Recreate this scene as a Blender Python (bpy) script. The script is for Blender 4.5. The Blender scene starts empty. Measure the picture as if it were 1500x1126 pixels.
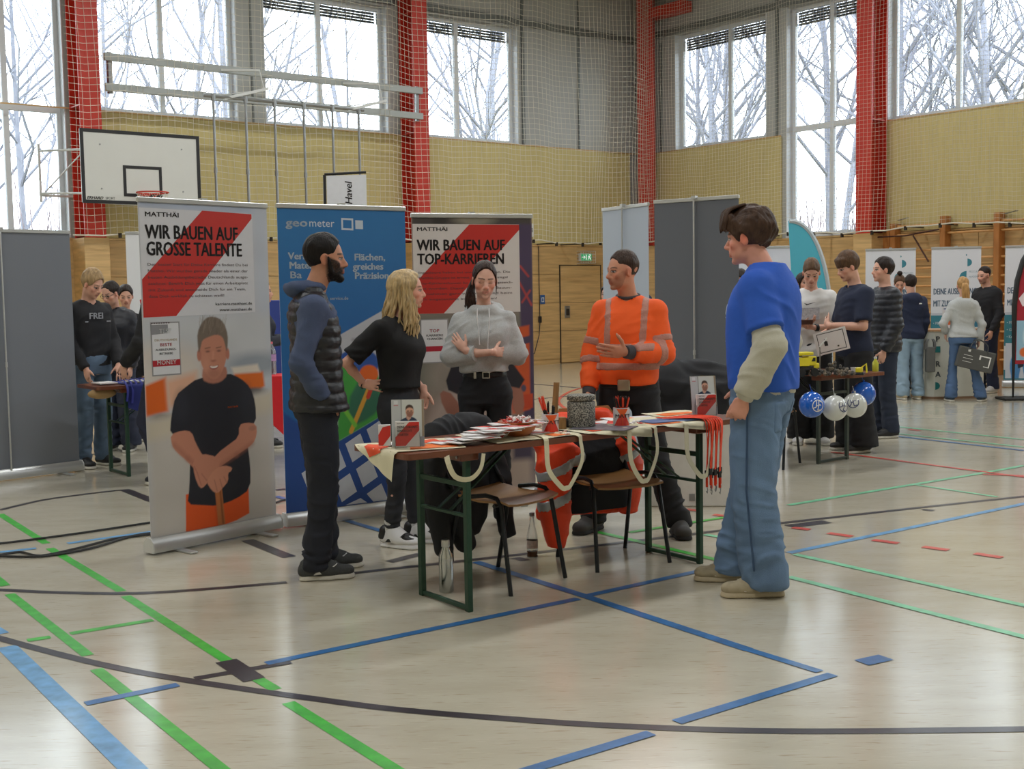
import bpy, bmesh, math, random
import numpy as np
from mathutils import Vector, Matrix
random.seed(7); np.random.seed(7)
S = bpy.context.scene
COL = S.collection
R = math.radians

# ---------------------------------------------------------------- camera, sky, lights, exposure
FOC, CX, CY, EYE = 1772.0, 750.0, 563.0, 1.48          # pixels of a 1500x1126 frame; eye height in metres
PITCH, ROLL = math.atan(137 / FOC), R(0.95)
cd = bpy.data.cameras.new('camera'); cam = bpy.data.objects.new('camera', cd); COL.objects.link(cam)
cd.sensor_width = 36.0; cd.lens = 36.0 * FOC / 1500.0; cd.clip_start = .05; cd.clip_end = 400
cam.location = (0, 0, EYE)
cam.matrix_world = Matrix.Translation((0, 0, EYE)) @ Matrix.Rotation(math.pi / 2 - PITCH, 4, 'X') @ Matrix.Rotation(-ROLL, 4, 'Z')
S.camera = cam
S.view_settings.view_transform = 'Standard'; S.view_settings.look = 'None'
S.view_settings.exposure = 0.42; S.view_settings.gamma = 1.0; S.view_settings.use_curve_mapping = False
wd = bpy.data.worlds.new('sky'); S.world = wd; wd.use_nodes = True
bgn = wd.node_tree.nodes['Background']; bgn.inputs[0].default_value = (.85, .93, 1.0, 1); bgn.inputs[1].default_value = 5.2
LAMP_POWER = 105.0
LAMP_COLOR = (.96, .985, 1.0)
S.cycles.max_bounces = 7; S.cycles.transparent_max_bounces = 12; S.cycles.diffuse_bounces = 4
S.cycles.glossy_bounces = 3; S.cycles.caustics_reflective = False; S.cycles.caustics_refractive = False
S.cycles.use_denoising = True
S.cycles.sample_clamp_indirect = 6

# hall corner and the two walls that meet there
CORNER = np.array([2.89, 26.0]); EL = np.array([-.7783, -.6279]); ER = np.array([.6160, -.7878])
NL = np.array([.6279, -.7783]); NR = np.array([-.7878, -.6160])

# ---------------------------------------------------------------- helpers
def lin(h):
    if isinstance(h, str):
        h = h.lstrip('#'); c = [int(h[i:i + 2], 16) / 255 for i in (0, 2, 4)]
    else:
        c = [v / 255 for v in h[:3]]
    return tuple(v / 12.92 if v <= .04045 else ((v + .055) / 1.055) ** 2.4 for v in c)

MATS = {}
def mat(name, color=None, rough=.6, metal=0., noise=0., nscale=20., nstretch=(1, 1, 1), bump=0., bscale=60., bstretch=None,
        spec=.5, coat=0., vcol=False, alpha=1., trans=0., sheen=0., emit=0., sss=0.):
    if name in MATS: return MATS[name]
    m = bpy.data.materials.new(name); m.use_nodes = True; nt = m.node_tree; N = nt.nodes; L = nt.links
    b = N['Principled BSDF']; c = lin(color) if color is not None else (1, 1, 1)
    b.inputs['Base Color'].default_value = (*c, 1); b.inputs['Roughness'].default_value = rough
    b.inputs['Metallic'].default_value = metal; b.inputs['Specular IOR Level'].default_value = spec
    b.inputs['Coat Weight'].default_value = coat; b.inputs['Coat Roughness'].default_value = .12
    b.inputs['Alpha'].default_value = alpha; b.inputs['Transmission Weight'].default_value = trans
    b.inputs['Sheen Weight'].default_value = sheen
    if sss: b.inputs['Subsurface Weight'].default_value = sss; b.inputs['Subsurface Scale'].default_value = .01
    if emit: b.inputs['Emission Color'].default_value = (*c, 1); b.inputs['Emission Strength'].default_value = emit
    tc = N.new('ShaderNodeTexCoord')
    src = None
    if vcol:
        a = N.new('ShaderNodeVertexColor'); a.layer_name = 'Col'; src = a.outputs['Color']; L.new(src, b.inputs['Base Color'])
    if noise:
        mp = N.new('ShaderNodeMapping'); mp.inputs['Scale'].default_value = nstretch; L.new(tc.outputs['Object'], mp.inputs[0])
        n = N.new('ShaderNodeTexNoise'); n.inputs['Scale'].default_value = nscale; n.inputs['Detail'].default_value = 6
        L.new(mp.outputs[0], n.inputs['Vector'])
        mr = N.new('ShaderNodeMapRange'); mr.inputs[1].default_value = .3; mr.inputs[2].default_value = .7
        mr.inputs[3].default_value = 1 - noise; mr.inputs[4].default_value = 1 + noise * .6
        L.new(n.outputs[0], mr.inputs[0])
        mx = N.new('ShaderNodeVectorMath'); mx.operation = 'SCALE'
        if src: L.new(src, mx.inputs[0])
        else: mx.inputs[0].default_value = c
        L.new(mr.outputs[0], mx.inputs['Scale']); L.new(mx.outputs[0], b.inputs['Base Color'])
    if bump:
        mp2 = N.new('ShaderNodeMapping'); mp2.inputs['Scale'].default_value = bstretch or (1, 1, 1); L.new(tc.outputs['Object'], mp2.inputs[0])
        n2 = N.new('ShaderNodeTexNoise'); n2.inputs['Scale'].default_value = bscale; n2.inputs['Detail'].default_value = 4
        L.new(mp2.outputs[0], n2.inputs['Vector'])
        bp = N.new('ShaderNodeBump'); bp.inputs['Strength'].default_value = bump; bp.inputs['Distance'].default_value = .01
        L.new(n2.outputs[0], bp.inputs['Height']); L.new(bp.outputs[0], b.inputs['Normal'])
    MATS[name] = m
    return m

def tag(o, label=None, cat=None, group=None, kind=None):
    if label: o['label'] = label
    if cat: o['category'] = cat
    if group: o['group'] = group
    if kind: o['kind'] = kind
    return o

def empty(name, loc=(0, 0, 0), rz=0., label=None, cat=None, group=None):
    o = bpy.data.objects.new(name, None); COL.objects.link(o); o.location = loc; o.rotation_euler = (0, 0, rz)
    o.empty_display_size = .1
    return tag(o, label, cat, group)

def link_mesh(name, me, m, parent=None):
    o = bpy.data.objects.new(name, me); COL.objects.link(o)
    if m is not None and not me.materials:
        for q in (m if isinstance(m, (list, tuple)) else [m]): me.materials.append(q)
    if parent is not None: o.parent = parent
    return o

def copy_tree(o, parent=None):
    c = o.copy(); COL.objects.link(c); c.parent = parent
    for ch in o.children: copy_tree(ch, c)
    return c

def V3(*a): return Vector(a)

class MB:
    """collects simple solids; build() links them as one mesh object"""
    def __init__(s): s.v = []; s.f = []; s.mi = []; s.cur = 0
    def add(s, vs, fs):
        n = len(s.v); s.v += [tuple(v) for v in vs]; s.f += [tuple(n + i for i in f) for f in fs]; s.mi += [s.cur] * len(fs); return s
    def box(s, x0, x1, y0, y1, z0, z1, M=None):
        vs = [Vector((x, y, z)) for z in (z0, z1) for x, y in ((x0, y0), (x1, y0), (x1, y1), (x0, y1))]
        if M: vs = [M @ v for v in vs]
        return s.add(vs, [(3, 2, 1, 0), (4, 5, 6, 7), (0, 1, 5, 4), (1, 2, 6, 5), (2, 3, 7, 6), (3, 0, 4, 7)])
    def cbox(s, x0, x1, y0, y1, z0, z1, b=.004, M=None):
        """box with its twelve edges chamfered"""
        b = min(b, (x1 - x0) / 2.2, (y1 - y0) / 2.2, (z1 - z0) / 2.2); vs = []; fs = []
        cx = [(x0, x0 + b), (x1, x1 - b)]; cy = [(y0, y0 + b), (y1, y1 - b)]; cz = [(z0, z0 + b), (z1, z1 - b)]
        idx = {}
        for i in (0, 1):
            for j in (0, 1):
                for k in (0, 1):
                    for a in range(3):
                        p = [cx[i][1], cy[j][1], cz[k][1]]; p[a] = (cx[i][0], cy[j][0], cz[k][0])[a]
                        idx[i, j, k, a] = len(vs); vs.append(Vector(p))
        I = idx
        for a in range(3):
            b_, c_ = (a + 1) % 3, (a + 2) % 3
            for w in (0, 1):
                q = []
                for u, v in ((0, 0), (1, 0), (1, 1), (0, 1)):
                    t = [0, 0, 0]; t[a] = w; t[b_] = u; t[c_] = v; q.append(I[(*t, a)])
                fs.append(tuple(q if w else q[::-1]))
            for u in (0, 1):
                for v in (0, 1):
                    t0 = [0, 0, 0]; t0[b_] = u; t0[c_] = v; t1 = list(t0); t1[a] = 1
                    q = (I[(*t0, b_)], I[(*t1, b_)], I[(*t1, c_)], I[(*t0, c_)])
                    fs.append(q if u == v else q[::-1])
        for i in (0, 1):
            for j in (0, 1):
                for k in (0, 1):
                    q = (I[i, j, k, 0], I[i, j, k, 1], I[i, j, k, 2]); fs.append(q if (i + j + k) % 2 else q[::-1])
        if M: vs = [M @ v for v in vs]
        return s.add(vs, fs)
    def tube(s, pts, r, n=8, closed=False, cap=True, flat=None):
        """round tube along points; r number or list; flat=(w,h) gives a rectangular strip"""
        P = [Vector(p) for p in pts]; m = len(P); rs = r if isinstance(r, (list, tuple)) else [r] * m
        vs = []; up = None
        for i, p in enumerate(P):
            a = P[(i - 1) % m] if (closed or i > 0) else P[i]; b = P[(i + 1) % m] if (closed or i < m - 1) else P[i]
            t = (b - a).normalized() if (b - a).length > 1e-9 else Vector((0, 0, 1))
            if up is None:
                up = Vector((0, 0, 1)) if abs(t.z) < .9 else Vector((1, 0, 0))
            u = t.cross(up)
            if u.length < 1e-4: u = t.cross(Vector((0, 1, 0)))
            u.normalize(); w = u.cross(t).normalized(); up = w
            for k in range(n):
                if flat: cu, cw = ((-1, -1), (1, -1), (1, 1), (-1, 1))[k]; vs.append(p + u * cu * flat[0] / 2 + w * cw * flat[1] / 2)
                else: an = 2 * math.pi * k / n; vs.append(p + (u * math.cos(an) + w * math.sin(an)) * rs[i])
        fs = []
        for i in range(m if closed else m - 1):
            j = (i + 1) % m
            for k in range(n): fs.append((i * n + k, i * n + (k + 1) % n, j * n + (k + 1) % n, j * n + k))
        if cap and not closed: fs.append(tuple(range(n))[::-1]); fs.append(tuple((m - 1) * n + k for k in range(n)))
        return s.add(vs, fs)
    def strip(s, pts, w, h): return s.tube(pts, 1, 4, flat=(w, h))
    def lathe(s, prof, n=24, M=None, capb=True, capt=True):
        vs = []; m = len(prof)
        for r, z in prof:
            for k in range(n): an = 2 * math.pi * k / n; vs.append(Vector((r * math.cos(an), r * math.sin(an), z)))
        if M: vs = [M @ v for v in vs]
        fs = [(i * n + k, i * n + (k + 1) % n, (i + 1) * n + (k + 1) % n, (i + 1) * n + k) for i in range(m - 1) for k in range(n)]
        if capb: fs.append(tuple(range(n))[::-1])
        if capt: fs.append(tuple((m - 1) * n + k for k in range(n)))
        return s.add(vs, fs)
    def prism(s, poly, d, M=None, z0=0.):
        """2D polygon in xy extruded along z from z0 to z0+d"""
        n = len(poly); vs = [Vector((x, y, z)) for z in (z0, z0 + d) for x, y in poly]
        if M: vs = [M @ v for v in vs]
        return s.add(vs, [tuple(range(n))[::-1], tuple(range(n, 2 * n))] + [(i, (i + 1) % n, n + (i + 1) % n, n + i) for i in range(n)])
    def face(s, poly, M=None, z=0.):
        vs = [Vector((x, y, z)) for x, y in poly]
        if M: vs = [M @ v for v in vs]
        return s.add(vs, [tuple(range(len(poly)))])
    def sphere(s, c, r, n=12, m=8, M=None):
        rr = r if isinstance(r, (tuple, list)) else (r, r, r); c = Vector(c); vs = []; fs = []
        for i in range(m + 1):
            th = math.pi * i / m
            for k in range(n):
                an = 2 * math.pi * k / n
                vs.append(c + Vector((rr[0] * math.sin(th) * math.cos(an), rr[1] * math.sin(th) * math.sin(an), -rr[2] * math.cos(th))))
        for i in range(m):
            for k in range(n): fs.append((i * n + k, i * n + (k + 1) % n, (i + 1) * n + (k + 1) % n, (i + 1) * n + k))
        if M: vs = [M @ v for v in vs]
        return s.add(vs, fs)
    def mesh(s, name, smooth=False, fix=True):
        me = bpy.data.meshes.new(name); me.from_pydata(s.v, [], s.f)
        if any(s.mi): me.polygons.foreach_set('material_index', s.mi)
        if fix:
            bm = bmesh.new(); bm.from_mesh(me); bmesh.ops.remove_doubles(bm, verts=bm.verts, dist=1e-6)
            bmesh.ops.recalc_face_normals(bm, faces=bm.faces); bm.to_mesh(me); bm.free()
        if smooth:
            me.polygons.foreach_set('use_smooth', [True] * len(me.polygons))
            if smooth != 'all': me.set_sharp_from_angle(angle=R(40))
        me.update(); return me
    def build(s, name, m, parent=None, smooth=False, fix=True):
        return link_mesh(name, s.mesh(name, smooth, fix), m, parent)

# value noise, vectorised
_T = np.random.rand(32, 32, 32).astype(np.float32)
def vn(p, f=1.):
    p = np.asarray(p, np.float32) * f; i = np.floor(p).astype(int); t = p - i; t = t * t * (3 - 2 * t); i &= 31; j = (i + 1) & 31
    x0, y0, z0 = i.T; x1, y1, z1 = j.T; tx, ty, tz = t.T
    a = _T[x0, y0, z0] * (1 - tx) + _T[x1, y0, z0] * tx; b = _T[x0, y1, z0] * (1 - tx) + _T[x1, y1, z0] * tx
    c = _T[x0, y0, z1] * (1 - tx) + _T[x1, y0, z1] * tx; d = _T[x0, y1, z1] * (1 - tx) + _T[x1, y1, z1] * tx
    return (a * (1 - ty) + b * ty) * (1 - tz) + (c * (1 - ty) + d * ty) * tz
def ridge(p, f=1.): return 1 - np.abs(vn(p, f) * 2 - 1) * 2

# text as flat geometry
def text_mb(mb, body, size, M, sx=1., bold=0., align='LEFT', spacing=1., shear=0., res=2):
    """append lettering to mb; baseline origin, in the local xy plane of M"""
    cu = bpy.data.curves.new('t', 'FONT'); cu.body = body; cu.size = size;  cu.align_x = align
    cu.space_character = spacing; cu.resolution_u = res; cu.shear = shear; cu.fill_mode = 'FRONT'
    ob = bpy.data.objects.new('t', cu); COL.objects.link(ob)
    dg = bpy.context.evaluated_depsgraph_get(); me = ob.evaluated_get(dg).to_mesh()
    fs = [tuple(p.vertices) for p in me.polygons]; bs = bold * size * .9
    for dx, dy in (((0, 0),) if bold <= .001 else ((-bs, -bs * .4), (bs, bs * .4), (-bs * .3, bs * .4), (bs * .4, -bs * .4))):
        mb.add([M @ Vector((v.co.x * sx + dx, v.co.y + dy, 0)) for v in me.vertices], fs)
    ob.evaluated_get(dg).to_mesh_clear(); bpy.data.objects.remove(ob); bpy.data.curves.remove(cu)

# printed pictures: a grid whose vertices carry the ink colour
class Print:
    def __init__(s, w, h, res, bg):
        s.w, s.h = w, h; s.nx = max(2, int(w / res) + 1); s.ny = max(2, int(h / res) + 1)
        s.X, s.Y = np.meshgrid(np.linspace(0, w, s.nx), np.linspace(0, h, s.ny)); s.c = np.zeros((s.ny, s.nx, 3)) + np.array(lin(bg)); s.res = res
    def _put(s, d, col, blur, al=1.):
        a = np.clip(.5 - d / max(blur, s.res), 0, 1)[..., None] * al; s.c = s.c * (1 - a) + np.array(lin(col)) * a
    def poly(s, pts, col, blur=0., al=1., smooth=0):
        P = np.array(pts, float)
        for _ in range(smooth): Q = np.roll(P, -1, 0); P = np.stack([.75 * P + .25 * Q, .25 * P + .75 * Q], 1).reshape(-1, 2)
        d = np.full(s.X.shape, 1e9); ins = np.zeros(s.X.shape, bool); n = len(P)
        for i in range(n):
            a = P[i]; b = P[(i + 1) % n]; e = b - a; wx = s.X - a[0]; wy = s.Y - a[1]
            t = np.clip((wx * e[0] + wy * e[1]) / (e @ e + 1e-12), 0, 1); d = np.minimum(d, (wx - e[0] * t) ** 2 + (wy - e[1] * t) ** 2)
            c1 = (a[1] <= s.Y) != (b[1] <= s.Y)
            with np.errstate(all='ignore'): c2 = s.X < a[0] + e[0] * (s.Y - a[1]) / (e[1] if e[1] else 1e-12)
            ins ^= c1 & c2
        d = np.sqrt(d); s._put(np.where(ins, -d, d), col, blur, al)
    def ell(s, x, y, rx, ry, col, blur=0., al=1., rot=0.):
        c, q = math.cos(rot), math.sin(rot); u = (s.X - x) * c + (s.Y - y) * q; v = -(s.X - x) * q + (s.Y - y) * c
        s._put((np.sqrt((u / rx) ** 2 + (v / ry) ** 2) - 1) * min(rx, ry), col, blur, al)
    def line(s, pts, w, col, blur=0., al=1.):
        for (x0, y0), (x1, y1) in zip(pts, pts[1:]):
            ex, ey = x1 - x0, y1 - y0; t = np.clip(((s.X - x0) * ex + (s.Y - y0) * ey) / (ex * ex + ey * ey + 1e-12), 0, 1)
            s._put(np.hypot(s.X - x0 - ex * t, s.Y - y0 - ey * t) - w / 2, col, blur, al)
    def mottle(s, f, amt):
        n = vn(np.stack([s.X.ravel(), s.Y.ravel(), 0 * s.X.ravel()], 1), f).reshape(s.X.shape); s.c *= (1 + (n - .5) * amt)[..., None]
    def build(s, name, parent, M, rough=.5):
        """M maps (x right, y up, z out) with origin at the print's upper left corner"""
        x = s.X.ravel(); y = -s.Y.ravel(); A = np.array(M); V = np.stack([x, y, 0 * x], 1) @ A[:3, :3].T + A[:3, 3]
        i = np.arange(s.nx * s.ny).reshape(s.ny, s.nx)
        Q = np.stack([i[1:, :-1], i[1:, 1:], i[:-1, 1:], i[:-1, :-1]], -1).reshape(-1, 4)
        me = np_mesh(name, V, Q, s.c.reshape(-1, 3), smooth=False)
        return link_mesh(name, me, mat('printed ink r%.2f' % rough, (255, 255, 255), rough, vcol=True), parent)

def np_mesh(name, V, Q, C=None, smooth=True):
    me = bpy.data.meshes.new(name); me.vertices.add(len(V)); me.vertices.foreach_set('co', np.asarray(V, np.float32).ravel())
    k = Q.shape[1]; me.loops.add(len(Q) * k); me.loops.foreach_set('vertex_index', Q.astype(np.int32).ravel())
    me.polygons.add(len(Q)); me.polygons.foreach_set('loop_start', np.arange(0, len(Q) * k, k, dtype=np.int32))
    me.polygons.foreach_set('loop_total', np.full(len(Q), k, np.int32)); me.update(calc_edges=True)
    if smooth: me.polygons.foreach_set('use_smooth', np.ones(len(Q), bool))
    if C is not None:
        at = me.color_attributes.new('Col', 'FLOAT_COLOR', 'POINT'); at.data.foreach_set('color', np.concatenate([np.clip(C, 0, 1), np.ones((len(V), 1))], 1).astype(np.float32).ravel())
    me.validate(); return me

def frame(o, x, y, z):
    """matrix with origin o and axes x, y, z (as columns)"""
    return Matrix(((x[0], y[0], z[0], o[0]), (x[1], y[1], z[1], o[1]), (x[2], y[2], z[2], o[2]), (0, 0, 0, 1)))
# ---------------------------------------------------------------- smooth solid modelling (distance fields -> one continuous surface)
class SDF:
    def __init__(s, lo, hi, step, fine=()):
        ax = []
        for a in range(3):
            seg = [(lo[a], hi[a], step)]
            c = np.arange(lo[a], hi[a] + step, step)
            iv = sorted((f[0][a], f[1][a], f[2]) for f in fine)
            pts = [c]
            for u, v, st in iv:
                pts = [q[(q < u) | (q > v)] for q in pts]; pts.append(np.arange(u, v + st * .5, st))
            c = np.unique(np.concatenate(pts)); keep = [c[0]]
            mn = min([step] + [f[2] for f in fine]) * .45
            for q in c[1:]:
                if q - keep[-1] > mn: keep.append(q)
            ax.append(np.array(keep, np.float32))
        s.ax = ax; s.d = np.full([len(a) for a in ax], .5, np.float32); s.step = step
    def _win(s, lo, hi, m):
        sl = []
        for a in range(3):
            i = max(0, int(np.searchsorted(s.ax[a], lo[a] - m)) - 1); j = min(len(s.ax[a]), int(np.searchsorted(s.ax[a], hi[a] + m)) + 1)
            sl.append(slice(i, max(j, i)))
        return tuple(sl)
    def _grid(s, w): return (s.ax[0][w[0]][:, None, None], s.ax[1][w[1]][None, :, None], s.ax[2][w[2]][None, None, :])
    def _op(s, w, d, k, op):
        e = s.d[w]
        if e.size == 0: return
        if op == 'add': h = np.maximum(k - np.abs(e - d), 0) / max(k, 1e-6); s.d[w] = np.minimum(e, d) - h * h * k * .25
        elif op == 'sub': d = -d; h = np.maximum(k - np.abs(e - d), 0) / max(k, 1e-6); s.d[w] = np.maximum(e, d) + h * h * k * .25
        else: h = np.maximum(k - np.abs(e - d), 0) / max(k, 1e-6); s.d[w] = np.maximum(e, d) + h * h * k * .25
    def cone(s, a, b, ra, rb, k=.012, flat=False, sq=None, op='add'):
        a = np.array(a, float); b = np.array(b, float); r = max(ra, rb); m = k + 2.5 * s.step
        if sq is not None: r = r * max(1, sq[1])
        w = s._win(np.minimum(a, b) - r, np.maximum(a, b) + r, m); X, Y, Z = s._grid(w)
        ba = b - a; L2 = ba @ ba + 1e-12; px, py, pz = X - a[0], Y - a[1], Z - a[2]
        t = (px * ba[0] + py * ba[1] + pz * ba[2]) / L2; tc = np.clip(t, 0, 1)
        qx, qy, qz = px - ba[0] * tc, py - ba[1] * tc, pz - ba[2] * tc
        if sq is not None:
            n = np.array(sq[0], float); n /= np.linalg.norm(n); dn = qx * n[0] + qy * n[1] + qz * n[2]; g = 1 / sq[1] - 1
            qx, qy, qz = qx + n[0] * dn * g, qy + n[1] * dn * g, qz + n[2] * dn * g
        d = np.sqrt(qx * qx + qy * qy + qz * qz) - (ra + (rb - ra) * tc)
        if sq is not None and sq[1] < 1: d = d * (sq[1] * .5 + .5)
        if flat: d = np.maximum(d, (t - 1) * math.sqrt(L2))
        s._op(w, d, k, op)
    def chain(s, pts, rs, k=.012, flat=False, sq=None):
        for i in range(len(pts) - 1): s.cone(pts[i], pts[i + 1], rs[i], rs[i + 1], k, flat and i == len(pts) - 2, sq)
    def ell(s, c, r, k=.012, Rm=None, op='add'):
        c = np.array(c, float); r = np.array(r, float); rm = r.max(); m = k + 2.5 * s.step
        w = s._win(c - rm, c + rm, m); X, Y, Z = s._grid(w); px, py, pz = X - c[0], Y - c[1], Z - c[2]
        if Rm is not None:
            A = np.array(Rm)[:3, :3].T; px, py, pz = (A[i, 0] * px + A[i, 1] * py + A[i, 2] * pz for i in range(3))
        k0 = np.sqrt((px / r[0]) ** 2 + (py / r[1]) ** 2 + (pz / r[2]) ** 2); k1 = np.sqrt((px / r[0] ** 2) ** 2 + (py / r[1] ** 2) ** 2 + (pz / r[2] ** 2) ** 2) + 1e-6
        s._op(w, k0 * (k0 - 1) / k1, k, op)
    def rbox(s, c, h, rd=.01, k=.005, Rm=None, op='add'):
        c = np.array(c, float); h = np.array(h, float); rm = np.linalg.norm(h); m = k + 2.5 * s.step
        w = s._win(c - rm, c + rm, m); X, Y, Z = s._grid(w); px, py, pz = X - c[0], Y - c[1], Z - c[2]
        if Rm is not None:
            A = np.array(Rm)[:3, :3].T; px, py, pz = (A[i, 0] * px + A[i, 1] * py + A[i, 2] * pz for i in range(3))
        qx, qy, qz = np.abs(px) - h[0] + rd, np.abs(py) - h[1] + rd, np.abs(pz) - h[2] + rd
        d = np.sqrt(np.maximum(qx, 0) ** 2 + np.maximum(qy, 0) ** 2 + np.maximum(qz, 0) ** 2) + np.minimum(np.maximum(qx, np.maximum(qy, qz)), 0) - rd
        s._op(w, d, k, op)
    def loft(s, prof, k=.02, n=2.3, op='add'):
        """rows (z, cx, cy, halfwidth, halfdepth), z rising, ends flat"""
        P = np.array(prof, float); z = s.ax[2]; mx = P[:, 3:5].max()
        lo = (P[:, 1].min() - mx, P[:, 2].min() - mx, P[0, 0]); hi = (P[:, 1].max() + mx, P[:, 2].max() + mx, P[-1, 0])
        w = s._win(lo, hi, k + 2.5 * s.step); X, Y, Z = s._grid(w); zz = Z[0, 0]
        zi = np.clip(zz, P[0, 0], P[-1, 0])
        u = np.linspace(0, 1, 1)
        # smooth interpolation (Catmull-Rom on z)
        def ip(c):
            i = np.clip(np.searchsorted(P[:, 0], zi, side='right') - 1, 0, len(P) - 2); t = (zi - P[i, 0]) / (P[i + 1, 0] - P[i, 0])
            sl = np.gradient(P[:, c], P[:, 0]); hh = P[i + 1, 0] - P[i, 0]
            return ((2 * t ** 3 - 3 * t ** 2 + 1) * P[i, c] + (t ** 3 - 2 * t ** 2 + t) * hh * sl[i] + (-2 * t ** 3 + 3 * t ** 2) * P[i + 1, c] + (t ** 3 - t ** 2) * hh * sl[i + 1])
        cx, cy, a, b = (ip(c) for c in (1, 2, 3, 4)); a = np.maximum(a, .004); b = np.maximum(b, .004)
        e = (np.abs((X - cx) / a) ** n + np.abs((Y - cy) / b) ** n) ** (1 / n); d = (e - 1) * np.minimum(a, b)
        d = np.maximum(d, np.maximum(P[0, 0] - zz, zz - P[-1, 0]))
        s._op(w, d.astype(np.float32), k, op)
    def clip(s, point, normal, k=.004, box=None):
        """keep what lies behind the plane (optionally only inside a box window)"""
        w = (slice(None),) * 3 if box is None else s._win(box[0], box[1], 0)
        X, Y, Z = s._grid(w); n = np.array(normal, float); n /= np.linalg.norm(n)
        s._op(w, ((X - point[0]) * n[0] + (Y - point[1]) * n[1] + (Z - point[2]) * n[2]) + 0 * s.d[w], k, 'int')
    def shell(s, fn, grow):
        """a new field: this one grown by `grow`, limited to fn(X,Y,Z)<0"""
        o = object.__new__(SDF); o.ax = s.ax; o.step = s.step; X, Y, Z = s._grid((slice(None),) * 3)
        o.d = np.maximum(s.d - grow, fn(X, Y, Z) + 0 * s.d).astype(np.float32); return o
    def mesh(s):
        d = s.d.copy(); d[0] = d[-1] = .5; d[:, 0] = d[:, -1] = .5; d[:, :, 0] = d[:, :, -1] = .5
        n = d < 0; ax = s.ax
        c = n[:-1, :-1, :-1].astype(np.int8)
        for o in ((1, 0, 0), (0, 1, 0), (0, 0, 1), (1, 1, 0), (1, 0, 1), (0, 1, 1), (1, 1, 1)):
            c = c + n[o[0]:n.shape[0] - 1 + o[0], o[1]:n.shape[1] - 1 + o[1], o[2]:n.shape[2] - 1 + o[2]]
        act = (c > 0) & (c < 8); I = np.argwhere(act)
        if len(I) == 0: return np.zeros((0, 3)), np.zeros((0, 4), int)
        idx = np.full(act.shape, -1, np.int32); idx[act] = np.arange(len(I)); i, j, k = I.T
        acc = np.zeros((len(I), 3)); cnt = np.zeros(len(I))
        for a in range(3):
            for u in (0, 1):
                for v in (0, 1):
                    o = [0, 0, 0]; b_, c_ = (a + 1) % 3, (a + 2) % 3; o[b_] = u; o[c_] = v; e = list(o); e[a] = 1
                    da = d[i + o[0], j + o[1], k + o[2]]; db = d[i + e[0], j + e[1], k + e[2]]; m = (da < 0) != (db < 0)
                    t = np.where(m, da / np.where(da - db == 0, 1, da - db), 0)
                    p = np.stack([ax[0][i + o[0]], ax[1][j + o[1]], ax[2][k + o[2]]], 1).astype(float)
                    q = np.stack([ax[0][i + e[0]], ax[1][j + e[1]], ax[2][k + e[2]]], 1)
                    acc += np.where(m[:, None], p + (q - p) * t[:, None], 0); cnt += m
        V = acc / cnt[:, None]; F = []
        for a in range(3):
            b_, c_ = (a + 1) % 3, (a + 2) % 3
            s0 = [slice(None)] * 3; s1 = [slice(None)] * 3; s0[a] = slice(0, -1); s1[a] = slice(1, None)
            n0 = n[tuple(s0)]; n1 = n[tuple(s1)]; m = n0 != n1; E = np.argwhere(m); fl = n0[m]
            def cell(du, dv):
                q = E.copy(); q[:, b_] -= du; q[:, c_] -= dv; return idx[q[:, 0], q[:, 1], q[:, 2]]
            q = np.stack([cell(1, 1), cell(0, 1), cell(0, 0), cell(1, 0)], 1); q[~fl] = q[~fl][:, ::-1]; F.append(q)
        F = np.concatenate(F); return V, F

def smooth_verts(V, F, it=1, w=.5):
    for _ in range(it):
        acc = np.zeros_like(V); cnt = np.zeros(len(V))
        for a, b in ((0, 1), (1, 2), (2, 3), (3, 0)):
            np.add.at(acc, F[:, a], V[F[:, b]]); np.add.at(acc, F[:, b], V[F[:, a]]); np.add.at(cnt, F[:, a], 1); np.add.at(cnt, F[:, b], 1)
        V = V * (1 - w) + acc / np.maximum(cnt, 1)[:, None] * w
    return V
def vert_normals(V, F):
    n = np.cross(V[F[:, 2]] - V[F[:, 0]], V[F[:, 3]] - V[F[:, 1]]); N = np.zeros_like(V)
    for a in range(4): np.add.at(N, F[:, a], n)
    return N / (np.linalg.norm(N, axis=1)[:, None] + 1e-12)

def field_obj(f, name, m, parent, disp=None, color=None, smooth=1):
    V, F = f.mesh()
    if smooth: V = smooth_verts(V, F, smooth)
    if disp is not None: V = V + vert_normals(V, F) * disp(V)[:, None]
    C = color(V) if color is not None else None
    return link_mesh(name, np_mesh(name, V, F, C), m, parent)

# ---------------------------------------------------------------- people
def unit(v): v = np.array(v, float); return v / (np.linalg.norm(v) + 1e-12)
def rotz(v, a): c, q = math.cos(a), math.sin(a); return np.array([v[0] * c - v[1] * q, v[0] * q + v[1] * c, v[2]])

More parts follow.
